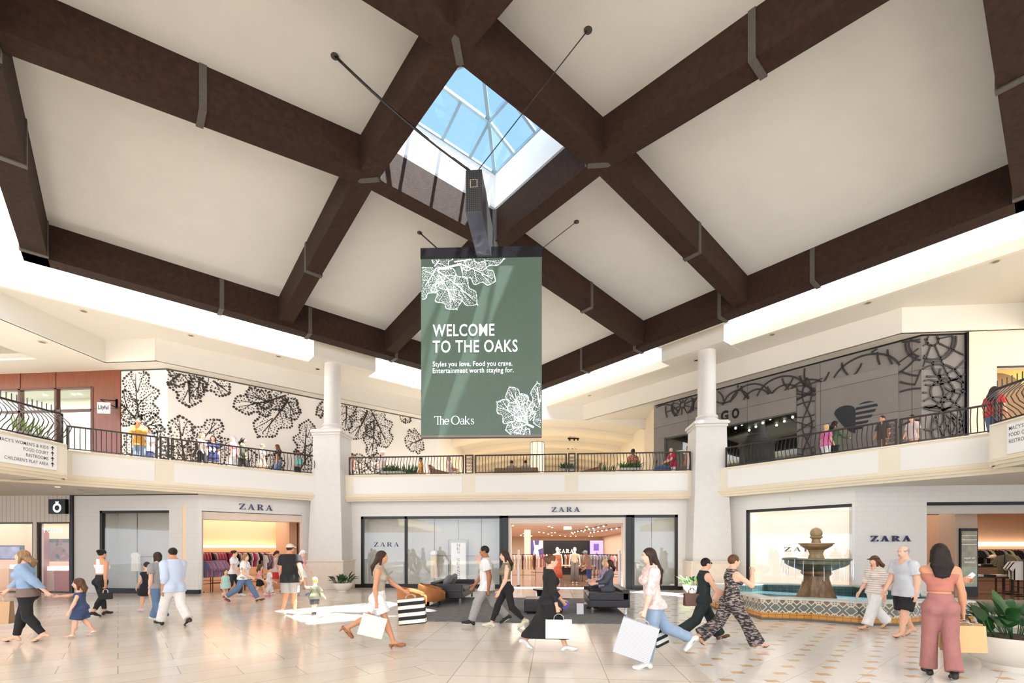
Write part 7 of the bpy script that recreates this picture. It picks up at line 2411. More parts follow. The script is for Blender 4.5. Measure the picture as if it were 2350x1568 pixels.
            v, q = surface(pr, h * .8, cut)
            v2, q2 = surface([Prim((0, .40 * hl, .15 * hl), rad=(.30 * hl, .32 * hl, .035 * hl + .006), M=HM)], h * .6)
            make('cap', [(v, q, 0), (v2, q2, 0)], [m])
        elif kind == 'glasses':
            pr = []
            for s in (-1, 1): pr += [Prim((s * .15 * hl, .40 * hl, .02 * hl), rad=(.12 * hl, .035 * hl, .085 * hl), M=HM, k=.003), Prim((s * .26 * hl, .36 * hl, .05 * hl), (s * .34 * hl, -.05 * hl, .03 * hl), .012 * hl + .002, M=HM, k=.003)]
            v, q = surface(pr, .006); make('glasses', [(v, q, 0)], [o[1]])
        elif kind == 'strap':
            pr = [p.grow(.014, k=.02) for p in torso]
            v, q = surface(pr, h, [(U((0, 0, shz + .03 * H)), V3(0, 0, 1)), (U((.03 * H, 0, shz)), unit(V3(1, 0, .35))), (U((-.03 * H, 0, shz)), unit(V3(-1, 0, -.35))), (U((0, 0, shz - .11 * H)), V3(0, 0, -1))])
            make('strap', [(v, q, 0)], [o[1]])
    Mw = Matrix.Translation(root.location) @ Matrix.Rotation(yaw, 4, 'Z')
    hw = [Mw @ Vector(tuple(hp_['w'] + hp_['d'] * .075 * H + up_z)) for hp_ in hand_pts]
    return dict(root=root, hands=hw, M=Mw, dz=dz, H=H, yaw=yaw)

def local_target(loc, heading, wp, dz):
    """world point to a person's own frame"""
    yaw = math.radians(heading) + YAW - math.pi / 2
    q = Matrix.Rotation(-yaw, 4, 'Z') @ (Vector(wp) - Vector(loc))
    return (q.x, q.y, q.z - dz)

# --- cloths
def stripes(name, a, b, per, duty=.5, axis=2, rough=.8, wob=0.0):
    if name in _mats: return _mats[name]
    n = NB(name, rough)
    p = n.coord(); o = n.xyz(p)
    u = o[axis]
    if wob: u = n.m_('ADD', u, n.m_('MULTIPLY', n.noise(p, 6.0, 3), wob))
    f = n.m_('LESS_THAN', n.m_('FRACT', n.m_('DIVIDE', u, per)), duty)
    return n.done(n.mix(f, lin(a), lin(b)))
def zebra():
    n = NB('zebra_print', .8)
    p = n.coord()
    mp = n.nt.nodes.new('ShaderNodeMapping'); mp.inputs['Scale'].default_value = (14, 14, 60); n.put(mp.inputs[0], p)
    k = n.noise(mp.outputs[0], 1.0, 3); k2 = n.noise(p, 9.0, 2)
    c = n.mix(n.m_('GREATER_THAN', k, .52), lin((34, 32, 34)), n.mix(k2, lin((170, 158, 150)), lin((128, 110, 112))))
    return n.done(c)
def blotch(name, a, b, sc=9.0, th=.55):
    n = NB(name, .85); k = n.noise(n.coord(), sc, 3)
    return n.done(n.mix(n.m_('GREATER_THAN', k, th), lin(a), lin(b)))
def cl(name, rgb, rough=.85): return mat('wear_' + name, rgb, rough, noise=.06, nscale=12, bump=.25, bscale=14)
BLACKC = cl('black', (24, 23, 26)); WHITEC = cl('white', (240, 238, 236)); DENIM = cl('denim', (92, 118, 152)); DENIMD = cl('dark_denim', (56, 72, 106)); LDENIM = cl('pale_denim', (140, 162, 186))
GREY = cl('grey', (146, 144, 144)); LGREY = cl('pale_grey', (196, 198, 202)); OLIVE = cl('olive', (104, 104, 86)); PALEBLUE = cl('pale_blue', (196, 208, 228)); OFFW = cl('off_white', (232, 226, 220))
PINKC = cl('pink', (224, 150, 160)); MINT = cl('mint', (176, 220, 210)); MAUVE = cl('mauve', (156, 104, 100)); ROSE = cl('rose_brown', (176, 112, 96)); STONE = cl('stone', (164, 154, 138)); RED = cl('red', (196, 44, 44))
CRIM = cl('crimson', (190, 38, 70)); MUST = cl('mustard', (206, 152, 66)); PURP = cl('lilac', (158, 138, 172)); DGREEN = cl('dark_green', (26, 38, 38)); BLUSH = cl('blush', (226, 206, 200)); NAVY = cl('navy', (36, 44, 84)); ARMY = cl('army', (88, 92, 74)); TEAL = cl('teal', (96, 168, 156))
SH_W = mat('shoe_white', (238, 236, 230), .5); SH_B = mat('shoe_black', (30, 28, 28), .5); SH_P = mat('shoe_pink', (220, 96, 160), .5); SH_BR = mat('shoe_brown', (96, 62, 42), .5); SH_T = mat('shoe_tan', (150, 98, 60), .5); SH_BL = mat('shoe_blue', (120, 160, 206), .5)
snk = lambda a, b=SH_W: ('shoes', 'sneaker', a, b)

def bag(label, hand, w, d, hgt, m, rz, handle=.16, name='shopping_bag', tilt=0.0, cat='bag', hm=None, hang=None, swing=(0, 0)):
    """paper bag hanging from a hand"""
    hx, hy_, hz = hand
    t = thing(name, label, cat, (hx, hy_, hz), rz)
    t.rotation_euler = (swing[0], swing[1], rz)
    z1 = -handle; z0 = z1 - hgt
    mb = MB()
    def ring(w_, d_, z): return [(-w_ / 2, -d_ / 2, z), (w_ / 2, -d_ / 2, z), (w_ / 2 * .97, 0, z), (w_ / 2, d_ / 2, z), (-w_ / 2, d_ / 2, z), (-w_ / 2 * .97, 0, z)]
    vs = ring(w, d, z0) + ring(w * 1.0, d * .55, z1) + ring(w * .985, d * .5, z1) + ring(w * .98, d * .92, z0 + .01)
    fs = [tuple(range(5, -1, -1))]
    for L_ in range(3):
        for j in range(6): fs.append((L_ * 6 + j, L_ * 6 + (j + 1) % 6, (L_ + 1) * 6 + (j + 1) % 6, (L_ + 1) * 6 + j))
    mb.add(vs, fs); mb.build('bag_body', m, t)
    for s in (-1, 1):
        mb = MB(); mb.tube([(-w * .2, s * d * .25, z1 - .03), (-w * .17, s * d * .2, z1 + handle * .55), (-w * .06, s * .008, -.004), (w * .06, s * .008, -.004), (w * .17, s * d * .2, z1 + handle * .55), (w * .2, s * d * .25, z1 - .03)], .006, 5); mb.build('handle', hm or mat('cord', (206, 196, 182), .7), t, smooth=True)
    return t

exec_people = True
# ------------------------------------------------------------------ the people on the lower floor
STRIDE = ((26, 6, 10), (-20, 18, -24)); STRIDE2 = ((-20, 18, -24), (26, 6, 10))
SHORT = ((16, 5, 6), (-13, 14, -16)); SHORT2 = ((-13, 14, -16), (16, 5, 6))
STAND = ((2, 2, 0), (-2, 2, 0)); BIG = ((32, 4, 14), (-26, 30, -38)); BIG2 = ((-26, 30, -38), (32, 4, 14))
HV = ('light', 'fair', 'tan', 'brown')
# mother and girl, hand in hand
w1 = on_floor(62, 1474); g1 = on_floor(184, 1463)
mid = at_depth(121, 1372, 8.55)
P1 = person('woman in a denim jacket and black leggings leading a small girl by the hand', 62, 1474, 1.67, 205, 'f', 'fair', ('mid', 'dirty'), SHORT2, ((4, 10, 30), (0, 0, 0)), 4, (0, -14),
            [('top', cl('tee_brown', (120, 100, 92)), 0, 'hip', .006), ('pants', BLACKC, .96, .006, .0), ('top', blotch('denim_jacket', (138, 162, 189), (131, 156, 184), 7), .97, 'waist', .026), ('shoes', 'flip', SH_B, SH_B)], 1.08,
            targets=(local_target(w1, 205, mid, .0), local_target(w1, 205, at_depth(12, 1360, 8.5), 0)), fist=(.5, .8))
P2 = person('little girl in a denim top and shorts holding the hand of the woman in denim', 184, 1463, 1.12, 212, 'f', 'fair', ('mid', 'brown'), ((14, 6, 6), (-14, 16, -18)), ((12, 34, 10), (10, 14, 20)), 2, (0, 0),
            [('pants', DENIMD, .42, .022, .02), ('top', DENIMD, 0, 'hip', .022, .03), ('shoes', 'sandal', SH_W, SH_W)], 1.05, h=.0105, targets=(None, local_target(g1, 212, mid, .0)))
bag('brown paper shopping bag carried by the woman in the denim jacket', tuple(P1['hands'][1]), .34, .15, .40, mat('kraft_paper', (186, 152, 116), .8), YAW + .2, .10)
P3 = person('woman seen from behind in a white strappy top and black leggings at the left window', 231, 1415, 1.67, 80, 'f', 'tan', ('bun', 'black'), SHORT, ((10, 8, 16), (-14, 12, 10)), 2, (0, 0),
            [('top', WHITEC, 0, 'crop', .004, .085), ('strap', WHITEC), ('pants', BLACKC, .90, .003, 0, .11), snk(SH_B)], 1.0, fist=(0, .8))
bag('small black bag held by the woman in the white strappy top', tuple(P3['hands'][1]), .26, .10, .16, cl('bag_black', (30, 28, 30)), YAW + .4, .09)
person('girl with a ponytail in a black sleeveless playsuit beside the left shop window', 338, 1405, 1.33, 150, 'f', 'fair', ('ponytail', 'dark'), SHORT, ((10, 8, 30), (-10, 8, 20)), 2, (0, 0),
       [('top', BLACKC, 0, 'waist', .006, .02), ('pants', BLACKC, .36, .03, .03, .09), snk(cl('shoe_lilac', (214, 196, 206)))], .98)
person('woman in a grey tee and flared jeans beside the man in pale blue', 364, 1428, 1.65, 158, 'f', 'fair', ('bob', 'dark'), STRIDE2, ((-10, 6, 16), (18, 6, 22)), 3, (0, 0),
       [('pants', DENIM, .99, .014, .05), ('top', GREY, .3, 'hip', .010), snk(SH_W)], 1.0)
person('man in a pale blue shirt and white trousers walking away on the left', 399, 1437, 1.75, 152, 'm', 'tan', ('short', 'black'), STRIDE, ((-16, 6, 30), (18, 6, 26)), 3, (0, 0),
       [('pants', OFFW, .98, .022, .02), ('top', stripes('pale_blue_stripe', (206, 216, 232), (190, 203, 226), .02, .5, 0), .75, 'low', .022), snk(SH_B)], 1.02)
# the family before the left shop
person('woman in a white tee partly hidden behind the woman in the patterned tee', 536, 1370, 1.62, 5, 'f', 'fair', ('bun', 'dark'), SHORT, ((-10, 6, 20), (12, 6, 20)), 2, (0, 0), [('pants', cl('jean_black', (44, 46, 56)), .97, .01, .01), ('top', WHITEC, .28, 'hip', .012), snk(SH_W)], h=.016)
person('woman in a white patterned tee and blue jeans striding right before the left shop', 560, 1382, 1.60, 8, 'f', 'fair', ('bob', 'dirty'), BIG, ((-8, 6, 26), (8, 8, 50)), 3, (0, 0), [('pants', DENIM, .96, .014, .01), ('top', blotch('patterned_tee', (238, 234, 230), (150, 146, 142), 11, .6), .30, 'hip', .028), ('shoes', 'flat', SH_BR, SH_BR)], 1.1, h=.015)
person('tiny girl in a mint dress with pink clogs before the left shop', 517, 1377, 1.02, 330, 'f', 'fair', ('bob', 'brown'), SHORT2, ((6, 10, 14), (0, 10, 14)), 2, (0, 0), [('top', MINT, 0, 'hip', .014, .02), ('skirt', MINT, .60, .36, .03), ('shoes', 'flat', SH_P, SH_P)], 1.05, h=.014)
person('small girl in a pink top and black shorts with pink clogs', 596, 1371, 1.16, 20, 'f', 'fair', ('mid', 'brown'), STRIDE, ((-8, 6, 20), (16, 6, 40)), 2, (0, 0), [('pants', BLACKC, .32, .014, .01), ('top', PINKC, .2, 'waist', .010), ('shoes', 'flat', SH_P, SH_P)], h=.014)
person('small child in a white shirt and white trousers among the family', 618, 1367, 1.05, 40, 'f', 'fair', ('short', 'dark'), SHORT, ((0, 8, 20), (10, 8, 40)), 2, (0, 0), [('pants', blotch('white_blue_print', (240, 240, 240), (176, 190, 214), 14, .58), .9, .02, .02), ('top', WHITEC, .3, 'hip', .02), snk(SH_W)], h=.014)
person('woman in a grey vest and red shorts beside the man in the cap', 634, 1361, 1.60, 20, 'f', 'tan', ('ponytail', 'dark'), SHORT, ((-6, 6, 20), (10, 6, 30)), 2, (0, 0), [('pants', RED, .38, .014, .01), ('top', cl('vest_grey', (190, 176, 170)), 0, 'hip', .008, .02), snk(SH_B)], h=.016)
person('woman in a white cap, pink top and white skirt near the left column', 693, 1367, 1.62, 25, 'f', 'fair', ('ponytail', 'white'), SHORT2, ((-8, 6, 20), (12, 6, 30)), 2, (0, 0), [('top', PINKC, .25, 'waist', .010), ('skirt', WHITEC, .60, .40, .045), ('cap', WHITEC), snk(SH_BL)], h=.016)
tod = at_depth(699, 1347, 11.6)
mn = on_floor(665, 1411); td = on_floor(722, 1411)
person('man from behind in a beige cap, black tee and grey shorts, leading a toddler', 665, 1411, 1.78, 92, 'm', 'tan', ('short', 'dark'), ((-6, 14, -16), (5, 4, 0)), ((0, 10, 10), (2, 10, 8)), 2, (-18, 0),
       [('pants', cl('shorts_grey', (158, 152, 148)), .44, .03, .015), ('top', BLACKC, .30, 'low', .028), ('cap', cl('cap_beige', (214, 202, 182))), snk(SH_W)], 1.08, targets=(None, local_target(mn, 92, tod, 0)), fist=(0, .7))
person('blond toddler in an olive tee led by the man in the beige cap', 722, 1411, .95, 80, 'm', 'fair', ('short', 'blond'), ((10, 8, 4), (-12, 18, -14)), ((0, 8, 10), (14, 26, 30)), 2, (0, 0),
       [('pants', cl('shorts_dark', (52, 56, 60)), .46, .024, .012), ('top', OLIVE, .4, 'low', .022), snk(SH_B)], 1.05, h=.011, targets=(local_target(td, 80, tod, 0), None))
# middle of the court
P8 = person('woman in a stone sleeveless top, white shorts and brown heels striding right', 868, 1488, 1.66, 2, 'f', 'tan', ('long', 'dark'), ((-30, 34, -46), (22, 2, 6)), ((34, 10, 24), (-8, 6, 14)), 4, (4, 0),
            [('pants', WHITEC, .34, .020, .03, .10), ('top', STONE, 0, 'waist', .008, .0), ('shoes', 'heel', SH_T, SH_T)], .98, fist=(.9, .9))
P9 = None
h_ = P8['hands']
bag('white paper bag hanging beside the bare leg of the woman in the stone top', tuple(h_[1]), .40, .14, .34, mat('white_paper', (240, 238, 218), .7), YAW + .25, .10, swing=(0, .28))
bag('striped shopping bag before the tan chairs, swung by the woman in the stone top', tuple(h_[0]), .46, .16, .44, stripes('bold_stripes', (28, 26, 26), (238, 232, 222), .125, .5), YAW, .08, swing=(0, -.10))
person('dark-haired man in a white shirt and grey trousers walking left over the rug', 1117, 1434, 1.80, 183, 'm', 'brown', ('short', 'black'), ((27, 8, 12), (-22, 22, -26)), ((-16, 6, 20), (14, 6, 24)), 3, (0, 0),
       [('pants', cl('trousers_grey', (160, 156, 156)), .98, .020, .012), ('top', stripes('white_rib', (240, 236, 234), (222, 216, 214), .05, .5, 0), .30, 'low', .022), snk(SH_B)], 1.06)
P10 = person('long-haired woman in an olive top and black leggings behind the man in white', 1163, 1441, 1.69, 195, 'f', 'fair', ('long', 'dark'), STRIDE2, ((10, 6, 20), (-14, 8, 14)), 3, (0, 0),
             [('pants', BLACKC, .93, .002, 0, .10), ('top', cl('top_olive', (120, 112, 90)), 0, 'crop', .004, .01), snk(cl('shoe_cream', (224, 220, 196)))], 1.0)
P11 = person('woman in a long black dress striding right before the ottoman', 1258, 1494, 1.62, 2, 'f', 'fair', ('bun', 'brown'), ((-20, 22, -28), (23, 4, 8)), ((12, 6, 30), (6, 8, 8)), 4, (0, -8),
             [('top', BLACKC, .85, 'hip', .018), ('skirt', BLACKC, .62, .155, .035), snk(SH_W)], 1.05, fist=(.9, .8))
bag('white paper shopping bag carried by the woman in the long black dress', tuple(P11['hands'][1]), .42, .14, .30, mat('white_card', (238, 234, 226), .7), YAW - .1, .09)
p = P11['hands'][0]
ph = MB(); ph.box((0, 0, 0), (.075, .010, .15)); o = ph.build('phone', mat('purple_phone', (110, 84, 176), .25), None, bevel=.004); o.location = p; o.rotation_euler = (.3, .5, .4); tag(o, 'purple phone in the hand of the woman in the long black dress', 'phone')
bag('black handbag at the hip of the woman in the long black dress', tuple(P11['M'] @ Vector((-.30, .06, .78))), .30, .12, .20, cl('bag_black', (30, 28, 30)), YAW, .10)
# seated on the right sofa (they face left)
def seated(label, X, Y, heading, H, sex, skin, hair, outfit, lean=-6, arms=((30, 8, 50), (30, 8, 50)), hd=(0, 0)):
    return person(label, 0, 0, H, heading, sex, skin, hair, ((86, 92, 0, 3), (84, 84, 0, 3)), arms, lean, hd, outfit, seat=.47, loc=(X, Y, .018), h=.014)
sx0, sy0 = sr.x - .46, sr.y
seated('dark-haired person in black seated at the near end of the right sofa', sx0, sy0 + .55, 178, 1.66, 'f', 'fair', ('mid', 'dark'), [('pants', BLACKC, .97, .01, .01), ('top', cl('slate', (70, 74, 84)), .9, 'hip', .016), snk(SH_B)], -2, hd=(0, -16))
seated('blonde woman in a lilac top seated at the far end of the right sofa', sx0 + .02, sy0 + 1.55, 182, 1.66, 'f', 'fair', ('mid', 'blond'), [('pants', cl('jean_black', (44, 46, 56)), .97, .01, .01), ('top', PURP, .6, 'hip', .016), snk(SH_W)], 0, hd=(0, -8))
ap_ = on_floor(1362, 1352)
person('person in a grey hat walking left beyond the right sofa', 1352, 1350, 1.60, 190, 'f', 'brown', ('short', 'grey'), STAND, ((10, 8, 30), (16, 8, 40)), 14, (0, 0), [('pants', NAVY, .97, .012, .01), ('top', cl('rust_top', (150, 104, 84)), .6, 'hip', .016), ('cap', cl('hat_grey', (176, 178, 182))), snk(SH_W)], h=.016)
bp = on_floor(1331, 1411)
bag('small white gift bag standing on the rug by the right sofa', (bp.x, bp.y, .018 + .36), .17, .10, .27, mat('gift_white', (226, 224, 226), .5), YAW, .09, hm=mat('red_cord', (190, 50, 50)))
# right half
P13 = person('woman with very long dark hair in a blush top and jeans walking left', 1499, 1532, 1.70, 182, 'f', 'light', ('vlong', 'dark'), ((10, 2, 2), (-34, 34, -44)), ((14, 8, 4), (-16, 6, 6)), 4, (0, 0),
             [('pants', LDENIM, .96, .016, .015), ('top', blotch('blush_shine', (232, 212, 206), (214, 184, 180), 16), .55, 'hip', .022), snk(SH_W)], 1.0, fist=(.9, .9))
bag('large pale ribbed shopping bag in front of the woman in the blush top', tuple(P13['hands'][0]), .50, .18, .50, stripes('fine_ribs', (222, 220, 220), (190, 190, 194), .022, .5), YAW - .25, .05, swing=(0, .30))
bag('black and white striped bag behind the legs of the woman in the blush top', tuple(P13['hands'][1]), .30, .16, .36, stripes('bold_stripes2', (30, 30, 34), (236, 234, 232), .10, .5), YAW + .7, .08, swing=(0, -.15))
P14 = person('woman with glasses in a dark sleeveless jumpsuit striding right with a clutch', 1612, 1472, 1.60, 5, 'f', 'fair', ('short', 'black'), BIG, ((-6, 4, 14), (24, 6, 30)), 5, (0, -6),
             [('pants', DGREEN, .98, .020, .045), ('top', DGREEN, 0, 'hip', .008, .0), ('glasses', BLACKC), ('shoes', 'flat', SH_BR, SH_BR)], 1.05, fist=(0, .6))
p = at_depth(1660, 1372, 8.1)
mb = MB(); mb.b2((-.17, -.02, -.11), (.17, .02, .11)); o = mb.build('clutch_bag', cl('clutch_tan', (202, 156, 128)), None, bevel=.015); o.location = p; o.rotation_euler = (0, .42, YAW); tag(o, 'tan clutch bag carried by the woman with glasses', 'bag')
bag('brown leather handbag behind the back of the woman with glasses', tuple(at_depth(1588, 1350, 8.5)), .28, .14, .22, mat('brown_bag', (92, 54, 36), .45), YAW, .10, hm=mat('brown_strap', (70, 42, 30)))
hl_ = on_floor(1678, 1490)
person('woman in a dark zebra-print jumpsuit with a hand at her mouth, striding right', 1678, 1488, 1.67, 2, 'f', 'fair', ('short', 'brown'), BIG2, ((-4, 6, 20), (52, 8, 112, 28)), 3, (0, -4),
       [('pants', zebra(), .99, .026, .06), ('top', zebra(), 0, 'hip', .008, .0), ('shoes', 'sandal', SH_BR, SH_BR)], 1.06, fist=(.4, .7))
person('woman in a visor, striped top and white wide trousers walking left past the fountain', 2010, 1445, 1.58, 185, 'f', 'fair', ('mid', 'brown'), STRIDE, ((-12, 8, 16), (12, 8, 20)), 2, (0, 0),
       [('pants', WHITEC, .97, .028, .03), ('top', stripes('cream_stripe', (238, 230, 222), (204, 184, 168), .045, .4), .5, 'hip', .02), ('cap', cl('visor_dark', (58, 46, 40)), 'visor'), ('shoes', 'sandal', SH_BR, SH_BR)], 1.04)
person('grey-haired man in a pale grey shirt, black shorts and flip-flops by the fountain', 2077, 1462, 1.74, 188, 'm', 'fair', ('balding', 'grey'), SHORT, ((-8, 8, 18), (10, 8, 20)), 2, (0, 0),
       [('pants', BLACKC, .46, .034, .012), ('top', LGREY, .32, 'low', .018), ('shoes', 'flip', SH_BR, SH_BR)], 1.05)
P18 = person('woman in a mauve two-piece seen from behind, holding up a phone', 2158, 1556, 1.75, 58, 'f', 'tan', ('long', 'black'), ((8, 3, 4), (-8, 8, -8)), ((34, 10, 82), (6, 12, 6)), 3, (0, -14),
             [('pants', MAUVE, .99, .014, .035, .11), ('top', ROSE, 0, 'crop', .006, .085), ('strap', ROSE), snk(SH_B)], 1.0, fist=(.6, .9), targets=(local_target(on_floor(2158, 1556), 58, at_depth(2204, 1336, 6.25), 0), None))
p = P18['hands'][0]
mb = MB(); mb.box((0, 0, 0), (.08, .012, .16)); o = mb.build('phone', mat('white_phone', (236, 234, 232), .3), None, bevel=.004); o.location = (p.x, p.y, p.z + .03); o.rotation_euler = (.5, .5, YAW + .3); tag(o, 'white phone held up by the woman in mauve', 'phone')
P18h = P18['hands'][1]
bag('front kraft paper bag in the hand of the woman in mauve', tuple(P18h), .46, .15, .34, mat('kraft_tan', (206, 170, 122), .75), YAW - .12, .05)
bag('second kraft paper bag behind the front one, in the hand of the woman in mauve', (P18h.x + .10, P18h.y + .17, P18h.z + .01), .42, .15, .36, mat('kraft_tan2', (188, 150, 104), .75), YAW - .5, .05)

# ------------------------------------------------------------------ people on the upper level
def upper(label, px, pyh, where, heading, sex, skin, hair, outfit, Href=None, legs=SHORT, arms=((-8, 6, 16), (10, 6, 22)), lean=2, w=1.0, group=None):
    kind, val = where
    if kind == 'L': q = on_S(px, pyh, val, -1)
    elif kind == 'R': q = on_S(px, pyh, val, 1)
    else: q = on_y(px, pyh, val)
    H = q.z - ZF if Href is None else Href
    outfit = [tuple([o[0], o[1], o[2], o[3] if o[0] == 'pants' else o[3], (o[4] * .45 if o[0] == 'top' else o[4])] + list(o[5:])) if o[0] in ('top', 'pants') else o for o in outfit]
    return person(label, 0, 0, H, heading, sex, skin, hair, legs, arms, lean, (0, 0), outfit, w, h=.022, loc=(q.x, q.y, ZF), face=False, hands=False, group=group)
upper('person in a mustard cardigan leaning on the left wing railing', 320, 968, ('L', 15.0), 300, 'm', 'tan', ('short', 'dark'), [('pants', LDENIM, .97, .012, .01), ('top', MUST, .95, 'low', .03), snk(SH_W)], 1.72, STAND, ((34, 2, 70, 20), (34, 2, 70, 20)), 14, .92)
upper('person in a pale blue shirt and navy shorts behind the one in mustard', 341, 985, ('L', 16.3), 250, 'm', 'fair', ('short', 'brown'), [('pants', NAVY, .45, .02, .01), ('top', PALEBLUE, .4, 'low', .03), snk(SH_W)], 1.66, STAND)
upper('girl in a white top and dark trousers beside the one in the numbered jersey', 463, 995, ('L', 15.4), 0, 'f', 'fair', ('ponytail', 'dirty'), [('pants', BLACKC, .97, .006, 0), ('top', BLUSH, .2, 'waist', .008), snk(SH_W)])
pj = upper('girl in a navy numbered jersey behind the left wing railing', 489, 1001, ('L', 16.1), 300, 'f', 'fair', ('long', 'brown'), [('pants', NAVY, .3, .02, .02), ('top', NAVY, .3, 'low', .03), snk(SH_W)], None, STAND)
mb = MB(); put_text(mb, '44', lambda u, v: (u, .148, v), -.13, pj['H'] * .60, .26, .22, .02)
o = mb.build('jersey_number', WHITEC, pj['root'])
upper('white-haired woman in pink and white behind the left wing railing', 537, 1001, ('L', 16.0), 190, 'f', 'light', ('bob', 'white'), [('pants', WHITEC, .45, .02, .01), ('top', PINKC, .3, 'hip', .02), snk(SH_W)])
upper('woman with dark hair in an army green jacket and black flares, left wing', 556, 1002, ('L', 15.6), 20, 'f', 'fair', ('mid', 'black'), [('pants', BLACKC, .98, .012, .04), ('top', ARMY, .9, 'hip', .02), snk(SH_B)], None, STRIDE)
upper('person in a white top and peach skirt before the leaf mural', 601, 1019, ('L', 15.7), 10, 'f', 'fair', ('short', 'dirty'), [('top', WHITEC, .2, 'hip', .012), ('skirt', cl('peach', (226, 180, 150)), .6, .4, .04), snk(SH_W)])
upper('woman in a black top and jeans before the leaf mural', 638, 1020, ('L', 16.2), 190, 'f', 'tan', ('long', 'brown'), [('pants', DENIM, .97, .012, .01), ('top', BLACKC, .2, 'waist', .01), snk(SH_W)])
upper('person in grey with a teal bag beside the left column, upper level', 682, 1033, ('L', 15.6), 20, 'f', 'brown', ('short', 'black'), [('pants', BLACKC, .97, .01, 0), ('top', GREY, .4, 'hip', .015), snk(SH_B)])
bq = on_S(687, 1065, 15.3, -1)
bag('teal bag of the person in grey beside the left column', (bq.x, bq.y, bq.z + .30), .26, .12, .24, TEAL, YAW, .08)
upper('girl in a salmon shirt right of the left column, upper level', 806, 1040, ('y', 20.3), 20, 'f', 'tan', ('ponytail', 'black'), [('pants', BLACKC, .97, .01, 0), ('top', cl('salmon', (214, 130, 122)), .25, 'hip', .015), snk(SH_B)])
upper('man in a white tee and pale jeans beside the bushy trough, upper level', 880, 1034, ('y', 20.9), 190, 'm', 'fair', ('balding', 'white'), [('pants', LDENIM, .97, .015, .01), ('top', WHITEC, .3, 'hip', .025), snk(SH_W)], None, SHORT, ((-8, 6, 16), (50, 8, 30)))
upper('person in a yellow top with a black bag left of the sign, upper level', 967, 1050, ('y', 22.0), 200, 'm', 'brown', ('short', 'black'), [('pants', BLACKC, .97, .012, 0), ('top', MUST, .3, 'hip', .02), snk(SH_B)])
upper('bald man in a crimson shirt and white trousers pushing a pram', 1545, 1028, ('y', 20.2), 190, 'm', 'fair', ('bald', 'grey'), [('pants', WHITEC, .97, .02, .02), ('top', CRIM, .32, 'low', .03), snk(SH_W)], None, SHORT, ((30, 6, 30), (30, 6, 30)), 8, 1.08)
upper('dark-haired person in a flowered top behind the bushy trough on the right', 1453, 1030, ('y', 23.4), 90, 'f', 'brown', ('bun', 'black'), [('pants', BLACKC, .97, .01, 0), ('top', blotch('flower_top', (196, 120, 96), (120, 80, 80), 14), .3, 'hip', .02), snk(SH_B)])
upper('person half hidden by the right column, upper level', 1581, 1024, ('y', 20.6), 180, 'm', 'tan', ('short', 'brown'), [('pants', cl('dim_grey', (96, 92, 92)), .97, .02, .01), ('top', cl('clay', (190, 132, 112)), .3, 'hip', .02), snk(SH_B)])
upper('child in a pink shirt and white shorts before the grey shopfront', 1895, 974, ('R', 15.4), 10, 'f', 'fair', ('bob', 'blond'), [('pants', WHITEC, .4, .02, .01), ('top', cl('candy', (214, 110, 160)), .3, 'hip', .02), snk(SH_W)])
upper('woman with dark red hair in a green top before the heart emblem', 1914, 963, ('R', 16.2), 10, 'f', 'fair', ('mid', 'dark'), [('pants', BLACKC, .97, .01, .02), ('top', cl('green_top', (86, 106, 76)), .9, 'hip', .02), snk(SH_B)], None, STRIDE, ((0, 6, 20), (40, 6, 40)))
upper('person in a dark top and tan trousers at the right scroll panel', 2027, 954, ('R', 15.6), 185, 'm', 'tan', ('short', 'dark'), [('pants', cl('khaki', (170, 132, 84)), .97, .015, .01), ('top', cl('charcoal', (74, 72, 74)), .3, 'hip', .02), snk(SH_B)])
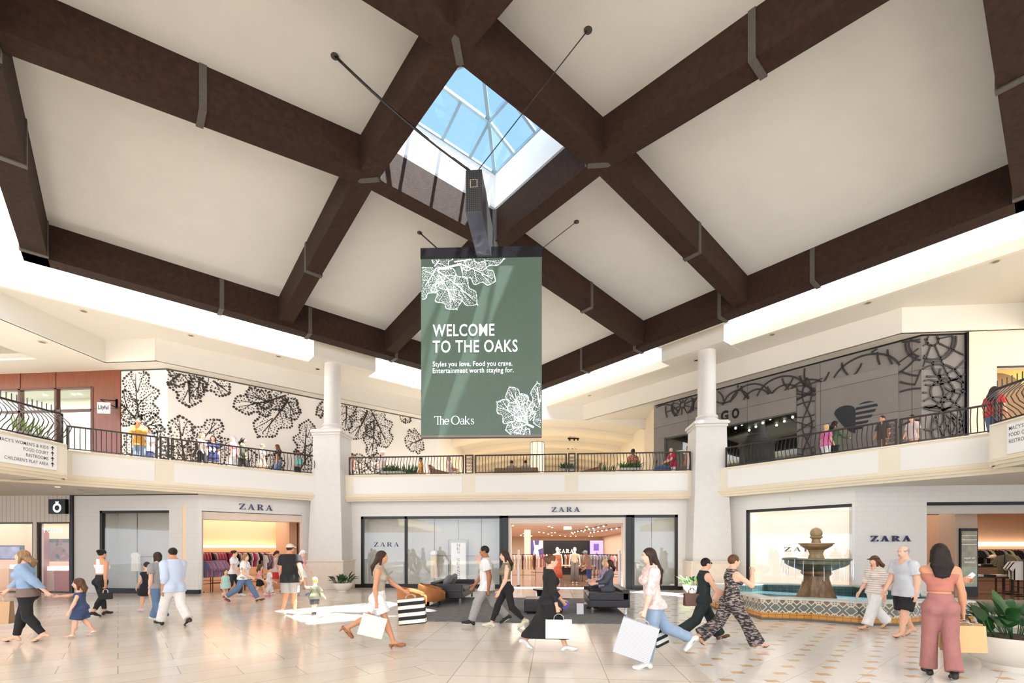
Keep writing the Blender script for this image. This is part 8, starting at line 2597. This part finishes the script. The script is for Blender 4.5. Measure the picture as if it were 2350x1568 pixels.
upper('person in a pale pink shirt right of the scroll panel, upper level', 2095, 952, ('R', 15.4), 185, 'm', 'fair', ('short', 'dark'), [('pants', cl('rosy', (206, 160, 140)), .45, .02, .01), ('top', BLUSH, .35, 'low', .03), snk(SH_W)])
upper('long-haired woman in a red tee and jeans at the right end, upper level', 2280, 917, ('R', 14.9), 20, 'f', 'fair', ('long', 'dark'), [('pants', DENIM, .97, .012, .01), ('top', RED, .3, 'hip', .02), snk(SH_W)], 1.66)
for px, y, hair_, lb, rgb in ((1035, 20.45, ('short', 'grey'), 'grey-haired person seated in the brown chair left of the sign', 'pinkish'), (1174, 21.75, ('short', 'black'), 'dark-haired person seated on the long brown sofa, left one', 'x'), (1206, 21.75, ('short', 'dark'), 'person seated on the long brown sofa, right one', 'y')):
    q = on_y(px, 1070, y)
    person(lb, 0, 0, 1.68, 5 if px < 1100 else 90, 'm', 'tan', hair_, ((84, 86, 0, 4), (84, 86, 0, 4)), ((30, 8, 50), (30, 8, 50)), -8, (0, 0), [('pants', BLACKC, .97, .01, 0), ('top', BLUSH if px < 1100 else GREY, .4, 'hip', .02), snk(SH_B)], seat=.44, loc=(q.x + (.0 if px < 1100 else 0), q.y, ZF), h=.022, face=False, hands=False)
# pram
pq = on_y(1520, 1070, 20.1)
t = thing('pram', 'dark blue pram pushed by the man in the crimson shirt', 'pram', (pq.x, pq.y, ZF))
mb = MB(); mb.ball((0, 0, .55), (.38, .22, .20), 16); mb.build('seat_shell', cl('pram_blue', (58, 84, 120)), t, smooth=True)
mb = MB(); mb.tube([(.2, .2, .5), (.5, .2, 1.0), (.5, -.2, 1.0), (.2, -.2, .5)], .014, 6); mb.tube([(-.35, -.2, .12), (.3, -.2, .6)], .014, 6); mb.tube([(.3, -.2, .12), (-.2, -.2, .55)], .014, 6); mb.tube([(-.35, .2, .12), (.3, .2, .6)], .014, 6); mb.tube([(.3, .2, .12), (-.2, .2, .55)], .014, 6); mb.build('frame', M_BLACK, t)
for x in (-.35, .3):
    for y in (-.22, .22):
        mb = MB(); mb.tube([(x + .11 * math.cos(a * math.pi / 8), y, .12 + .11 * math.sin(a * math.pi / 8)) for a in range(16)], .018, 6, closed=True); mb.build('wheel', M_BLACK, t)
